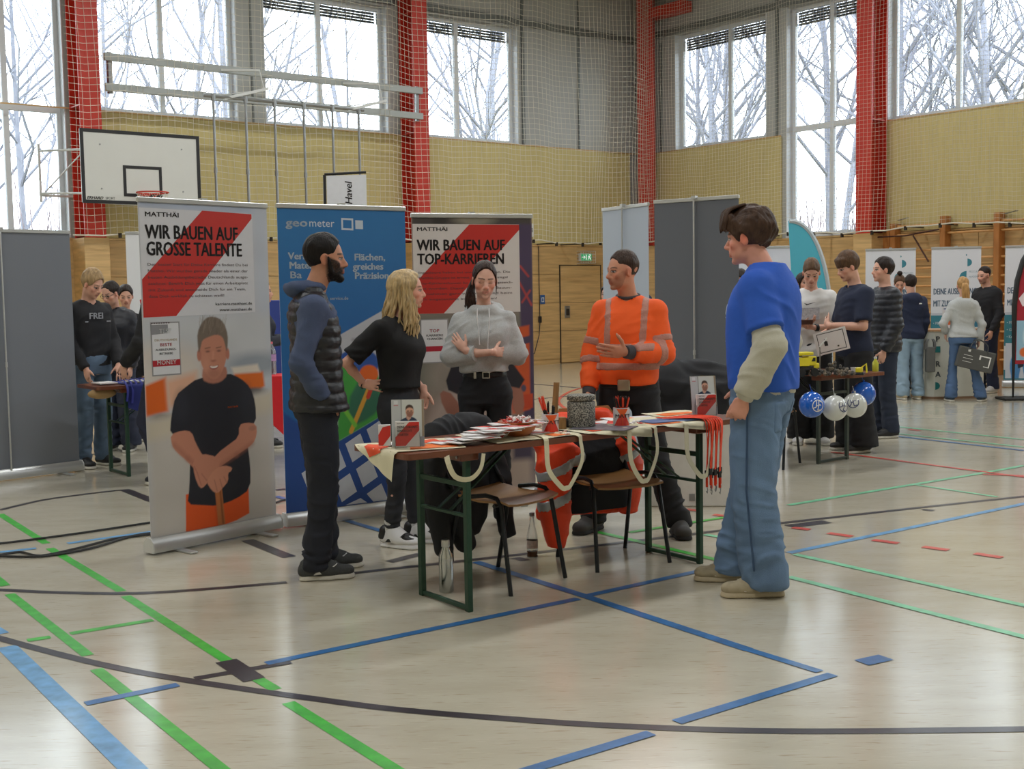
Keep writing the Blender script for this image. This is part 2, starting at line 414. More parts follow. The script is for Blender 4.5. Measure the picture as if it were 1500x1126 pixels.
def hand(f, wrist, d, n, side, curl=(.35, .4, .3), sc=1., spread=.06, thumb=None, fist=0.):
    """wrist point, finger direction d, palm normal n (the way the palm faces), side=+1 if the thumb is on d x n side"""
    w = np.array(wrist, float); d = unit(d); n = unit(n - np.dot(n, d) * d); s_ = np.cross(d, n) * side     # toward the thumb
    f.cone(w - d * .02, w + d * .03 * sc, .024 * sc, .026 * sc, .01, sq=(n, .72))
    pc = w + d * .055 * sc
    f.ell(pc, (.046 * sc, .040 * sc, .017 * sc), .010, Rm=np.stack([d, s_, n], 1))
    f.ell(w + d * .035 * sc + s_ * .022 * sc + n * .006 * sc, (.026 * sc, .016 * sc, .014 * sc), .008, Rm=np.stack([d, s_, n], 1))
    L = ((.042, .026, .02), (.047, .03, .021), (.043, .028, .021), (.034, .021, .018)); off = (.030, .010, -.010, -.029)
    for i in range(4):
        b = w + d * (.088 - abs(i - 1) * .004) * sc + s_ * off[i] * sc; a = 0.; u = unit(d + s_ * (1.5 - i) * spread)
        p = b - u * .02 * sc; pts = [p, b]; cur = b; rr = (.0092, .0088, .0080, .0068)
        for q in range(3):
            a += curl[q] * (1 + .12 * i) + fist; v = u * math.cos(a) + n * math.sin(a); cur = cur + v * L[i][q] * sc; pts.append(cur)
        f.chain(pts, [.0095 * sc] + [x * sc for x in rr], .003)
    th = thumb if thumb is not None else (.75, .25)
    b = w + d * .025 * sc + s_ * .028 * sc; u = unit(d * math.cos(th[0]) + s_ * math.sin(th[0]) + n * th[1]); p2 = b + u * .042 * sc
    u2 = unit(u + d * .35 + n * fist * .5); p3 = p2 + u2 * .03 * sc; p4 = p3 + unit(u2 + d * .1) * .024 * sc
    f.chain([b, p2, p3, p4], [.013 * sc, .0115 * sc, .010 * sc, .008 * sc], .006)

SKIN = lin((214, 160, 136))
def head(f, HM, sc, male=True, fat=1., beard=0.):
    """HM: 4x4, head frame (x right, y forward, z up; origin midway between the ears at eye height)"""
    A = np.array(HM); Rm = A[:3, :3]
    P = lambda x, y, z: A[:3, 3] + Rm @ np.array([x, y, z]) * sc
    q = lambda *r: tuple(v * sc for v in r)
    f.ell(P(0, -.020, .030), q(.074, .097, .088), .02, Rm)
    f.ell(P(0, .024, -.020), q(.064 * fat, .060, .088), .03, Rm)
    jw = .052 if male else .045
    f.ell(P(0, .028, -.074), q(jw * fat, .048, .036), .03, Rm)
    f.ell(P(0, .068, -.104), q(.022 if male else .017, .018, .014), .018, Rm)
    f.cone(P(-.030, .072, .014), P(.030, .072, .014), .013 * sc, .013 * sc, .012)
    for sx in (-1, 1):
        f.ell(P(sx * .042, .052, -.030), q(.022, .022, .020), .016, Rm)
        f.ell(P(sx * .032, .094, -.003), q(.017, .014, .011), .010, Rm, op='sub')
        f.ell(P(sx * .031, .068, -.003), q(.0135, .0135, .0125), .003, Rm)
        f.cone(P(sx * .018, .080, .006), P(sx * .044, .070, .005), .0035 * sc, .0035 * sc, .004)
        f.ell(P(sx * .078, -.006, -.012), q(.008, .020, .032), .008, Rm @ np.array(Matrix.Rotation(sx * -.35, 3, 'Z')))
        f.ell(P(sx * .086, -.003, -.010), q(.004, .010, .018), .005, Rm @ np.array(Matrix.Rotation(sx * -.35, 3, 'Z')), op='sub')
        f.ell(P(sx * .012, .092, -.039), q(.0085, .010, .0075), .006, Rm)
    f.cone(P(0, .078, .006), P(0, .103, -.034), .0085 * sc, .0125 * sc, .012)
    f.ell(P(0, .078, -.060), q(.026, .014, .020), .014, Rm)
    lw = .021
    f.cone(P(-lw, .082, -.0645), P(0, .0905, -.0615), .0035 * sc, .005 * sc, .005); f.cone(P(lw, .082, -.0645), P(0, .0895, -.0615), .0035 * sc, .005 * sc, .005)
    f.cone(P(-lw * .8, .081, -.0725), P(0, .088, -.0745), .005 * sc, .0075 * sc, .004); f.cone(P(lw * .8, .081, -.0725), P(0, .088, -.0745), .005 * sc, .0075 * sc, .004)
    return P

def head_color(HM, sc, skin, brow, lips, beard=None, closed=False, blush=.5, seed=0.):
    A = np.array(HM); Ri = A[:3, :3].T
    def fn(V):
        q = (V - A[:3, 3]) @ Ri.T / sc; x, y, z = q.T; ax = np.abs(x); C = np.zeros((len(V), 3)) + np.array(skin)
        C *= (1 + (vn(V, 60) - .5) * .10)[:, None]
        def mix(w, c):
            w = np.clip(w, 0, 1)[:, None]; C[:] = C * (1 - w) + np.array(c) * w
        red = np.array(skin) * np.array([1.05, .68, .62])
        g = lambda cx, cy, cz, r: np.exp(-((ax - cx) ** 2 + (y - cy) ** 2 + (z - cz) ** 2) / r ** 2)
        mix(g(.045, .065, -.035, .028) * blush, red); mix(g(0, .11, -.036, .016) * blush, red); mix(g(.082, -.005, -.012, .035) * blush * 1.2, red)
        hd = (z > -.13) & (y > .02)
        if beard is not None:
            col, amt, low = beard
            w = ((y + z * .35) > low) * np.clip((-.040 - z + np.clip(ax - .035, 0, 1) * 1.3) * 90, 0, 1) * (z > -.15) * np.clip((y + .005) * 60, 0, 1)
            w = w * (1 - np.clip(g(0, .088, -.068, .012) * 1.6, 0, 1)) * amt * (.8 + .4 * vn(V, 220)); mix(w, col)
        lipm = hd * np.clip((.024 - ax) * 300, 0, 1) * np.clip((.0125 + .0 - np.abs(z + .0675 + ax * .05)) * 500, 0, 1) * (y > .074); mix(lipm * .6, lips)
        mix(hd * np.clip((.020 - ax) * 300, 0, 1) * np.clip((.0022 - np.abs(z + .0685)) * 600, 0, 1) * (y > .07) * .6, np.array(lips) * .4)
        bz = z - (.0225 - (ax - .032) ** 2 * 9); mix(hd * np.clip((.0052 - np.abs(bz)) * 500, 0, 1) * (ax > .011) * (ax < .052) * .85, brow)
        ex = (ax - .0315) / .0145; ez = (z + .003) / .0062; e = ex ** 2 + ez ** 2
        if closed:
            mix(hd * (np.abs(ex) < 1) * np.clip((.0022 - np.abs(z + .0065 - ex ** 2 * .002)) * 700, 0, 1), np.array(brow) * .6)
            mix(hd * (e < 1.8) * .25, np.array(skin) * .6)
        else:
            mix(hd * (e < 2.0) * (e >= 1) * .55, np.array(skin) * .42)
            mix(hd * (e < 1), (.50, .47, .45)); mix(hd * (e < 1.05) * (np.abs(ex) < .48), (.03, .02, .015)); mix(hd * (np.abs(ex) < 1.15) * (ez > .55) * (ez < 1.35), np.array(brow) * .5)
        mix((hd) * g(.0085, .105, -.046, .0045) * .7, np.array(skin) * .3)
        return C
    return fn

def base_joints(H=1.8, male=True):
    k = H / 1.8; sw = .185 if male else .158
    return dict(k=k, sw=sw * k)

def mat4(Rm, p): M = np.eye(4); M[:3, :3] = Rm; M[:3, 3] = p; return M
def head_frame(p, yaw=0., pitch=0., roll=0.):
    """yaw positive turns the face to the person's left; pitch positive looks down"""
    M = Matrix.Rotation(yaw, 3, 'Z') @ Matrix.Rotation(-pitch, 3, 'X') @ Matrix.Rotation(roll, 3, 'Y'); return mat4(np.array(M), p)

TORSO_M = [(.84, .0, .005, .150, .105), (.93, 0, .0, .168, .118), (1.02, 0, .005, .158, .112), (1.10, 0, .012, .152, .108), (1.22, 0, .01, .164, .112), (1.34, 0, 0, .176, .118), (1.42, 0, -.005, .172, .102), (1.475, 0, -.012, .118, .072), (1.51, 0, -.012, .06, .055)]
TORSO_F = [(.84, 0, -.005, .158, .115), (.92, 0, -.008, .168, .120), (1.02, 0, .0, .142, .105), (1.10, 0, .008, .124, .092), (1.20, 0, .012, .132, .100), (1.30, 0, .018, .146, .118), (1.38, 0, .0, .148, .098), (1.445, 0, -.010, .100, .066), (1.50, 0, -.012, .048, .048)]
def torso(f, k, male, gx=0., gy=0., z0=None, z1=None, lean=(0, 0), hip=(0, 0), kk=.02, rows=None, n=2.3):
    """torso loft; gx, gy grow it; lean = chest offset; hip = pelvis offset"""
    T = rows or (TORSO_M if male else TORSO_F); out = []
    for z, cx, cy, a, b in T:
        t = min(max((z - .93) / (1.45 - .93), 0), 1)
        out.append((z * k, cx * k + hip[0] * (1 - t) + lean[0] * t, cy * k + hip[1] * (1 - t) + lean[1] * t, (a + gx) * k, (b + gy) * k))
    if z0 is not None or z1 is not None:
        P = np.array(out); zz = [z for z in P[:, 0] if (z0 is None or z > z0 + .01) and (z1 is None or z < z1 - .01)]
        zz = ([z0] if z0 is not None else []) + zz + ([z1] if z1 is not None else [])
        out = [(z,) + tuple(np.interp(z, P[:, 0], P[:, c]) for c in range(1, 5)) for z in zz]
    f.loft(out, kk, n); return out

def person(label, loc, yaw, H=1.8, male=True, skin=(214, 160, 136), arms=None, legs=None, lean=(0, 0), hip=(0, 0), headp=None, hyaw=0., hpitch=0., hroll=0.,
           brow=(60, 42, 30), lips=(170, 95, 85), beard=None, closed=False, blush=.5, step=.012, hstep=.0045, hands=None, group=None, fat=1., hs=1., handfine=True):
    """builds the body as one continuous surface; returns a dict used by the clothes"""
    k = H / 1.8; sw = (.165 if male else .142) * k; shz = (1.425 if male else 1.395) * k
    J = dict(k=k, male=male, H=H, lean=lean, hip=hip)
    J['sh'] = {s: np.array([s * sw + lean[0], lean[1] - .01, shz]) for s in (-1, 1)}
    for s in (-1, 1):
        if arms and arms.get(('sh', s)) is not None: J['sh'][s] = np.array(arms[('sh', s)], float)
    J['el'] = {s: np.array(arms[s][0], float) for s in (-1, 1)}; J['wr'] = {s: np.array(arms[s][1], float) for s in (-1, 1)}
    J['hp'] = {s: np.array([s * .088 * k + hip[0], hip[1], .90 * k]) for s in (-1, 1)}
    lg = legs or {}
    J['kn'] = {s: np.array(lg[s][0] if s in lg else (s * .10 * k + hip[0], hip[1] + .01, .49 * k), float) for s in (-1, 1)}
    J['an'] = {s: np.array(lg[s][1] if s in lg else (s * .11 * k + hip[0], hip[1] - .03, .085 * k), float) for s in (-1, 1)}
    J['fd'] = {s: (lg[s][2] if s in lg else s * -.15) for s in (-1, 1)}       # foot yaw
    hp_ = headp if headp is not None else (lean[0], lean[1] + .02, H - .118 * k)
    HM = head_frame(np.array(hp_), hyaw, hpitch, hroll); J['HM'] = HM; J['hs'] = k * hs
    fine = [((hp_[0] - .105, hp_[1] - .13, hp_[2] - .15), (hp_[0] + .105, hp_[1] + .13, hp_[2] + .13), hstep)]
    if hands and handfine:
        for s in (-1, 1):
            if hands.get(s):
                c = J['wr'][s] + unit(hands[s]['d']) * .08 * k; fine.append((c - .09, c + .09, .0055))
    allp = np.array([J['sh'][-1], J['sh'][1], J['el'][-1], J['el'][1], J['wr'][-1], J['wr'][1], J['kn'][-1], J['kn'][1], J['an'][-1], J['an'][1], (0, .15, .2), (0, -.17, 1)])
    lo = allp.min(0) - .22; hi = allp.max(0) + .22; lo[2] = -.02; hi[2] = H + .03
    f = SDF(lo, hi, step, fine)
    torso(f, k, male, -.006, -.004, lean=lean, hip=hip)
    ua = (.049, .041, .034, .026) if male else (.040, .034, .029, .022)
    for s in (-1, 1):
        sh, el, wr = J['sh'][s], J['el'][s], J['wr'][s]; f.cone((lean[0] + s * .04 * k, lean[1] - .015, shz + .035 * k), sh, .045 * k, ua[0] * k, .03)
        f.cone(sh, el, ua[0] * k, ua[1] * k * .92, .03); f.cone(el, el + (wr - el) * .35, ua[1] * k * .92, ua[2] * k * 1.08, .012); f.cone(el + (wr - el) * .35, wr, ua[2] * k * 1.08, ua[3] * k, .012)
        f.cone(J['hp'][s], J['kn'][s], .072 * k, .042 * k, .03); f.cone(J['kn'][s], J['kn'][s] * .68 + J['an'][s] * .32, .042 * k, .042 * k, .02)
        f.cone(J['kn'][s] * .68 + J['an'][s] * .32, J['an'][s], .042 * k, .030 * k, .02)
        fdv = rotz((0, 1, 0), J['fd'][s]); a = J['an'][s]; f.cone((a[0], a[1], .045), a + fdv * .13 - np.array([0, 0, a[2] - .035]), .036, .026, .02)
        if hands and hands.get(s): hd = hands[s]; hand(f, wr, hd['d'], hd['n'], hd.get('side', 1), hd.get('curl', (.3, .35, .25)), k * hd.get('sc', 1.), hd.get('spread', .06), hd.get('thumb'), hd.get('fist', 0.))
        else: f.ell(wr + unit(wr - el) * .06, (.03, .03, .05), .02)
    P = head(f, HM, J['hs'], male, fat)
    nb = np.array([lean[0], lean[1] - .012, (1.46 if male else 1.43) * k]); f.cone(P(0, -.022, -.07), nb, (.054 if male else .044) * k, (.060 if male else .050) * k, .025)
    V, F = f.mesh(); V = smooth_verts(V, F, 1, .35)
    C = head_color(HM, J['hs'], lin(skin), lin(brow), lin(lips), beard, closed, blush)(V)
    me = np_mesh('person', V, F, C); o = link_mesh('person', me, mat('skin', (255, 255, 255), .52, vcol=True, spec=.35, bump=.08, bscale=180), None)
    o.location = (loc[0], loc[1], 0); o.rotation_euler = (0, 0, yaw); tag(o, label, 'person', group)
    J['o'] = o; J['lo'] = lo; J['hi'] = hi; J['P'] = P; return J

def folds(amp=.006, fx=9., fz=22., seed=0., fine=.0012, extra=None):
    def fn(V):
        p = V + seed; w = vn(p, 4.) - .5
        q = np.stack([p[:, 0] * fx + w * 2 + p[:, 2] * 2.2, p[:, 1] * fx, p[:, 2] * fz + w * 3 + p[:, 0] * fx * .8], 1)
        d = amp * (ridge(q) * .6 + (vn(q, .5) - .5) * 1.2) + fine * (vn(p, 70.) - .5)
        if extra is not None: d = d + extra(V)
        return d
    return fn
def near(p, r):
    p = np.array(p, float); return lambda V: np.exp(-((V - p) ** 2).sum(1) / r ** 2)

def top(J, m, name='shirt', hem=.86, gx=.022, gy=.02, sleeve=1., sr=(.064, .056, .044), cuff=0., neck=(.072, 1.49), step=.009, disp=None, fat=0., rows=None, sleeve_drop=0., open_hem=None, extra=None, smooth=1, n=2.4, only_torso=False, armcut=None):
    k = J['k']; lo = J['lo'].copy(); hi = J['hi'].copy(); lo[2] = hem * k - .05; hi[2] = 1.62 * k
    wz = min(J['wr'][-1][2], J['wr'][1][2]) - .08; lo[2] = min(lo[2], wz) if (isinstance(sleeve, dict) or sleeve > .5) and not only_torso else lo[2]
    f = SDF(lo, hi, step); torso(f, k, J['male'], gx, gy, z0=hem * k, lean=J['lean'], hip=J['hip'], rows=rows, n=n)
    if not only_torso:
        for s in (-1, 1):
            sv = sleeve[s] if isinstance(sleeve, dict) else sleeve
            sh, el, wr = J['sh'][s], J['el'][s], J['wr'][s]; r0, r1, r2 = (r * k for r in sr); shz = sh[2] + .034 * k
            f.cone((J['lean'][0] + s * .05 * k, J['lean'][1] - .015, shz), sh, .052 * k, r0 * .95, .035)
            if sv <= .5: e = sh + (el - sh) * (sv * 2); f.cone(sh, e, r0, r0 + (r1 - r0) * sv, .03, flat=True)
            else:
                t = (sv - .5) * 2; f.cone(sh, el, r0, r1, .03); m1 = el + (wr - el) * t * .6; f.cone(el, m1, r1, (r1 + r2) / 2 * 1.03, .02); f.cone(m1, el + (wr - el) * t, (r1 + r2) / 2 * 1.03, r2, .015, flat=True)
    else:
        for s in (-1, 1): f.ell(J['sh'][s] * np.array([.9, 1, 1]) + np.array([0, 0, .0]), (.055 * k, .075 * k, .06 * k), .03)
    if extra: extra(f)
    if neck: f.cone(J['P'](0, -.03, -.05), (J['lean'][0], J['lean'][1] + .01, (neck[1] - .03) * k), neck[0] * k, neck[0] * k, .004, op='sub')
    o = field_obj(f, name, m, J['o'], disp or folds(), smooth=smooth); J['topf'] = f; return o

def trousers(J, m, waist=1.02, g=.016, thigh=.098, knee=.078, hemr=.072, length=.06, step=.009, disp=None, n=2.2, stack=.01, flare=0.):
    k = J['k']; lo = J['lo'].copy(); hi = J['hi'].copy(); lo[2] = -.01; hi[2] = waist * k + .03; f = SDF(lo, hi, step)
    torso(f, k, J['male'], g, g, z0=.84 * k, z1=waist * k, lean=J['lean'], hip=J['hip'])
    for s in (-1, 1):
        h, kn, an = J['hp'][s], J['kn'][s], J['an'][s]
        rows = []
        for t in np.linspace(0, 1, 9):
            z = length * k + (.90 * k - length * k) * (1 - t)
            if z > kn[2]: u = (h[2] - z) / (h[2] - kn[2]); p = h + (kn - h) * u; r = (thigh + (knee - thigh) * u) * k
            else: u = (kn[2] - z) / (kn[2] - an[2]); p = kn + (an - kn) * min(u, 1.15); r = (knee + (hemr - knee) * min(u, 1)) * k
            rows.append((z, p[0], p[1], r * .93, r * 1.05))
        f.loft(rows[::-1], .022, n)
    f.cone(J['hp'][-1] + np.array([0, 0, -.0]), J['hp'][1], .09 * k, .09 * k, .03)
    kn0 = near(J['kn'][-1], .12); kn1 = near(J['kn'][1], .12); b0 = near(J['an'][-1] + np.array([0, 0, .06]), .13); b1 = near(J['an'][1] + np.array([0, 0, .06]), .13)
    def dd(V):
        p = V; w = vn(p, 5.) - .5; a = .0035 + .004 * (kn0(V) + kn1(V)) + stack * (b0(V) + b1(V))
        q = np.stack([p[:, 0] * 10, p[:, 1] * 10, p[:, 2] * 26 + w * 5 + p[:, 0] * 10], 1); return a * ridge(q) + .004 * (vn(p, 11) - .5) * 2
    J['trf'] = f; J['trd'] = disp or dd; return field_obj(f, 'trousers', m, J['o'], disp or dd)

def shoes(J, upper, sole, L=.29, W=.098, solez=.032, toe=1., lace=None, high=.095, step=.0055, detail=None, sock=None, name='shoe'):
    k = J['k']
    for s in (-1, 1):
        a = J['an'][s]; y = J['fd'][s]; F_ = rotz((0, 1, 0), y); Rr = rotz((1, 0, 0), y); o = np.array([a[0], a[1], 0]) + F_ * .055
        P = lambda r, fw, z: o + Rr * r + F_ * fw + np.array([0, 0, z]); h = L / 2; lo = o - .20; hi = o + .20; lo[2] = -.01; hi[2] = .19
        f = SDF(lo, hi, step); w = W / 2
        f.cone(P(0, h - w * .97, .040), P(0, h * .1, .044), w * .93, w * .93, .01, sq=((0, 0, 1), .66 * toe)); f.cone(P(0, h * .1, .046), P(0, -h + w * .84, .05), w * .93, w * .80, .02, sq=((0, 0, 1), .95))
        f.cone(P(0, h * .25, .062), P(0, -h * .1, high * .80), .026, .036, .03); f.cone(P(0, -h * .18, .06), (a[0], a[1], high), .040, .042, .03, flat=True)
        f.cone(P(0, -h + w * .62, .05), P(0, -h + w * .72, high * .92), .026, .024, .02)
        f.clip((0, 0, solez * .62), (0, 0, -1)); up = field_obj(f, name, upper, J['o'])
        g = SDF(lo, hi, step)
        g.cone(P(0, h - w * .95, .0), P(0, h * .1, 0), w * .98, w * .90, .01); g.cone(P(0, h * .1, 0), P(0, -h + w * .85, 0), w * .90, w * .80, .02); g.clip((0, 0, solez), (0, 0, 1), .004); g.clip((0, 0, .001), (0, 0, -1), .004)
        field_obj(g, 'sole', sole, up)
        if lace is not None:
            mb = MB()
            for i in range(5):
                fw = h * .42 - i * .021; z = .078 + i * (high - .078 + .008) / 4 * .9; ww = .026 - i * .002
                mb.tube([P(-ww, fw, z - .012), P(-ww * .5, fw - .004, z), P(ww * .5, fw + .006, z), P(ww, fw, z - .012)], .0032, 5)
            c = P(0, h * .42 - .1, high + .004)
            for q in (-1, 1): mb.tube([c, c + Rr * q * .02 + F_ * .02 + np.array([0, 0, .008]), c + Rr * q * .034 + F_ * .035 - np.array([0, 0, .006]), c + Rr * q * .012 + F_ * .02, c], .0026, 5)
            mb.build('laces', lace, up, smooth=True)
        if detail: detail(up, P, s, h, w)
        if sock is not None:
            mb = MB(); mb.tube([a + np.array([0, 0, -.02]), a + np.array([0, 0, .05 * k]), a + np.array([0, 0, .085 * k])], [.040, .041, .040], 14); mb.build('sock', sock, J['o'], smooth=True)

def hair(J, m, style='short', name='hair', top_=.014, side=.010, back=.012, fringe=0., line=.062, step=.0055, disp=.004, low=-.045, color=None, vol=1., part=0., taper=0., nape=None):
    """cap of hair over the skull, trimmed to a hairline"""
    A = J['HM']; sc = J['hs']; Rm = A[:3, :3]; P = J['P']; c = A[:3, 3]; f = SDF(c - .21 * sc, c + .21 * sc, step)
    q = lambda *r: tuple(v * sc for v in r)
    f.ell(P(0, -.020 - (back - side) * .5, .030 + (top_ - side) * .5), q(.074 + side, .097 + (back + side) * .5, .088 + (top_ + side) * .5), .01, Rm)
    # cut: face opening, below the hairline
    Rm4 = Rm
    f.ell(P(0, .108, -.035), q(.086, .098, line + .070), .010, Rm, op='sub')             # the face, up to a curved hairline
    f.rbox(P(0, .150, .012 - .20), q(.2, .112, .20), .02, .012, Rm, op='sub')            # the cheeks in front of the ears
    f.rbox(P(0, .02, low - .30 - .010), q(.2, .075, .30), .02, .012, Rm, op='sub')       # sideburns
    f.rbox(P(0, -.10, (low - .022 if nape is None else nape) - .30), q(.2, .10, .30), .02, .012, Rm, op='sub')       # nape
    for sx in (-1, 1): f.ell(P(sx * .086, .002, -.018), q(.022, .024, .036), .006, Rm, op='sub')
    if fringe:
        n = 13
        for i in range(n):
            x = (i / (n - 1) - .5) * .125; h = .008 * math.sin(i * 2.3 + part * 9)
            f.cone(P(x * .8, .055, line + .052), P(x * 1.02 + part * .02, .092 - abs(x) * .45, line + .012 - fringe + h), .020 * sc, .007 * sc, .012)
    def dd(V):
        L = (V - c) @ Rm / sc; q1 = np.stack([L[:, 0] * 70, L[:, 1] * 22, L[:, 2] * 22], 1); return -taper * np.clip((.015 - L[:, 2]) / .06, 0, 1) + disp * ((vn(q1) - .5) * 2 + (vn(L, 26.) - .5) * 2.2 * vol + ridge(np.stack([L[:, 0] * 120, L[:, 1] * 30, L[:, 2] * 30], 1)) * .35)
    return field_obj(f, name, m, J['o'], dd)

def locks(J, m, strands, name='hair_strands', n=6):
    mb = MB()
    for pts, r in strands:
        P = [Vector(p) for p in pts]; Q = []
        for i in range(len(P) - 1):
            a = P[max(i - 1, 0)]; b, c_ = P[i], P[i + 1]; d = P[min(i + 2, len(P) - 1)]
            for t in np.linspace(0, 1, 5)[:-1 if i < len(P) - 2 else 5]: Q.append(.5 * ((2 * b) + (c_ - a) * t + (2 * a - 5 * b + 4 * c_ - d) * t * t + (3 * b - a - 3 * c_ + d) * t ** 3))
        m_ = len(Q); mb.tube(Q, [r * (math.sin(math.pi * min(1, .18 + .82 * i / (m_ - 1))) ** .5 if i else .75) + .0008 for i in range(m_)], n)
    return mb.build(name, m, J['o'], smooth='all')
# ================================================================ THE HALL
def G(px, py, z=0.):
    """point of the horizontal plane z that the photograph shows at (px, py)"""
    x = (px - CX) / FOC; y = -(py - CY) / FOC; c, s = math.cos(ROLL), math.sin(ROLL); xr = x * c + y * s; yr = -x * s + y * c
    cp, sp = math.cos(PITCH), math.sin(PITCH); r = (xr, cp + yr * sp, -sp + yr * cp); t = (z - EYE) / r[2]
    return Vector((r[0] * t, r[1] * t, z))

m_wallw = mat('grey wall sheeting', (176, 177, 174), .7, noise=.08, nscale=1.2)
m_yellow = mat('yellow fabric covering', (204, 188, 132), .85, noise=.08, nscale=3, nstretch=(6, 1, .6), bump=.25, bscale=120, bstretch=(3, 1, .2))
m_woodp = mat('pine wall panel', (206, 170, 116), .55, noise=.22, nscale=3, nstretch=(.5, 1, 7), bump=.05, bscale=12, bstretch=(.4, 1, 8))
m_woodd = mat('pine knots', (120, 80, 45), .6)
m_red = mat('red lacquered steel', (194, 50, 32), .45, noise=.06, nscale=4)
m_frame = mat('white window frame', (214, 218, 222), .45, noise=.03, nscale=3)
m_blind = mat('dark grey blind slat', (70, 72, 74), .6, noise=.1, nscale=8)
m_dark = mat('dark joint', (46, 38, 30), .8, noise=.1)
m_ceil = mat('ceiling board', (206, 204, 198), .8, noise=.05, nscale=2)
m_net = mat('white netting cord', (222, 216, 200), .7, noise=.05, nscale=5)
m_steel = mat('zinc plated steel', (150, 152, 152), .38, metal=.75, noise=.08, nscale=6)
m_whitemetal = mat('white painted metal', (216, 218, 216), .4, noise=.03, nscale=5)
def glass_mat():
    m = bpy.data.materials.new('window glass'); m.use_nodes = True; N = m.node_tree.nodes; L = m.node_tree.links
    N.remove(N['Principled BSDF']); out = N['Material Output']; t = N.new('ShaderNodeBsdfTransparent'); t.inputs[0].default_value = (.96, .98, .98, 1)
    g = N.new('ShaderNodeBsdfGlossy'); g.inputs['Roughness'].default_value = .02; fr = N.new('ShaderNodeFresnel'); fr.inputs[0].default_value = 1.25
    mx = N.new('ShaderNodeMixShader'); L.new(fr.outputs[0], mx.inputs[0]); L.new(t.outputs[0], mx.inputs[1]); L.new(g.outputs[0], mx.inputs[2]); L.new(mx.outputs[0], out.inputs[0]); return m
m_glass = glass_mat()

# floor: flecked sports vinyl
def floor_mat():
    m = bpy.data.materials.new('marbled sports floor'); m.use_nodes = True; nt = m.node_tree; N = nt.nodes; L = nt.links; b = N['Principled BSDF']
    tc = N.new('ShaderNodeTexCoord')
    def nz(scale, st, lo, hi, det=5, rot=.30, rough=.5):
        mp = N.new('ShaderNodeMapping'); mp.inputs['Scale'].default_value = st; mp.inputs['Rotation'].default_value = (0, 0, rot)
        L.new(tc.outputs['Object'], mp.inputs[0]); n = N.new('ShaderNodeTexNoise'); n.inputs['Scale'].default_value = scale; n.inputs['Detail'].default_value = det; n.inputs['Roughness'].default_value = rough
        L.new(mp.outputs[0], n.inputs['Vector']); r = N.new('ShaderNodeMapRange'); r.inputs[1].default_value = lo; r.inputs[2].default_value = hi; L.new(n.outputs[0], r.inputs[0]); return r.outputs[0]
    def mix(f, a, c2):
        x = N.new('ShaderNodeMix'); x.data_type = 'RGBA'; L.new(f, x.inputs[0])
        if isinstance(a, tuple): x.inputs[6].default_value = (*a, 1)
        else: L.new(a, x.inputs[6])
        x.inputs[7].default_value = (*c2, 1); return x.outputs[2]
    c = mix(nz(2.2, (1, 3.2, 1), .35, .7), lin((198, 191, 173)), lin((188, 180, 160)))
    f1 = nz(9, (.9, 8, 1), .60, .72); f2 = nz(16, (.8, 9, 1), .60, .70, rot=.2)
    c = mix(f1, c, lin((170, 157, 132))); c = mix(f2, c, lin((205, 197, 177)))
    f3 = nz(22, (.55, 8, 1), .70, .76, rot=.42); c = mix(f3, c, lin((128, 112, 90)))
    L.new(c, b.inputs['Base Color'])
    r = nz(1.5, (1, 1, 1), .2, .8); mr = N.new('ShaderNodeMapRange'); mr.inputs[3].default_value = .14; mr.inputs[4].default_value = .22; L.new(r, mr.inputs[0]); L.new(mr.outputs[0], b.inputs['Roughness'])
    b.inputs['Specular IOR Level'].default_value = .5; b.inputs['Coat Weight'].default_value = .4; b.inputs['Coat Roughness'].default_value = .14
    bp = N.new('ShaderNodeBump'); bp.inputs['Strength'].default_value = .03; L.new(nz(5, (1, 1, 1), 0, 1), bp.inputs['Height']); L.new(bp.outputs[0], b.inputs['Normal'])
    return m
def wp(side, s, off, z=0.):
    e, n = (EL, NL) if side == 'L' else (ER, NR); p = CORNER + e * s + n * off; return Vector((p[0], p[1], z))
ML = frame((CORNER[0], CORNER[1], 0), (*EL, 0), (*NL, 0), (0, 0, 1))            # local x = distance from the corner
MR = frame((CORNER[0], CORNER[1], 0), (*-ER, 0), (*NR, 0), (0, 0, 1))           # local x = minus the distance
HTOP = 7.6; LEN_L, LEN_R = 23.0, 24.5
quad = [wp('L', 0, 0), wp('L', LEN_L, 0), wp('L', LEN_L, 0) + Vector((*ER, 0)) * LEN_R, wp('R', LEN_R, 0)]
b = MB(); b.prism([(p.x, p.y) for p in quad], .2, z0=-.2)
floor = b.build('floor', floor_mat()); tag(floor, kind='structure')
b = MB(); b.prism([(p.x, p.y) for p in quad], .2, z0=HTOP); ceiling = tag(b.build('ceiling', m_ceil), kind='structure')

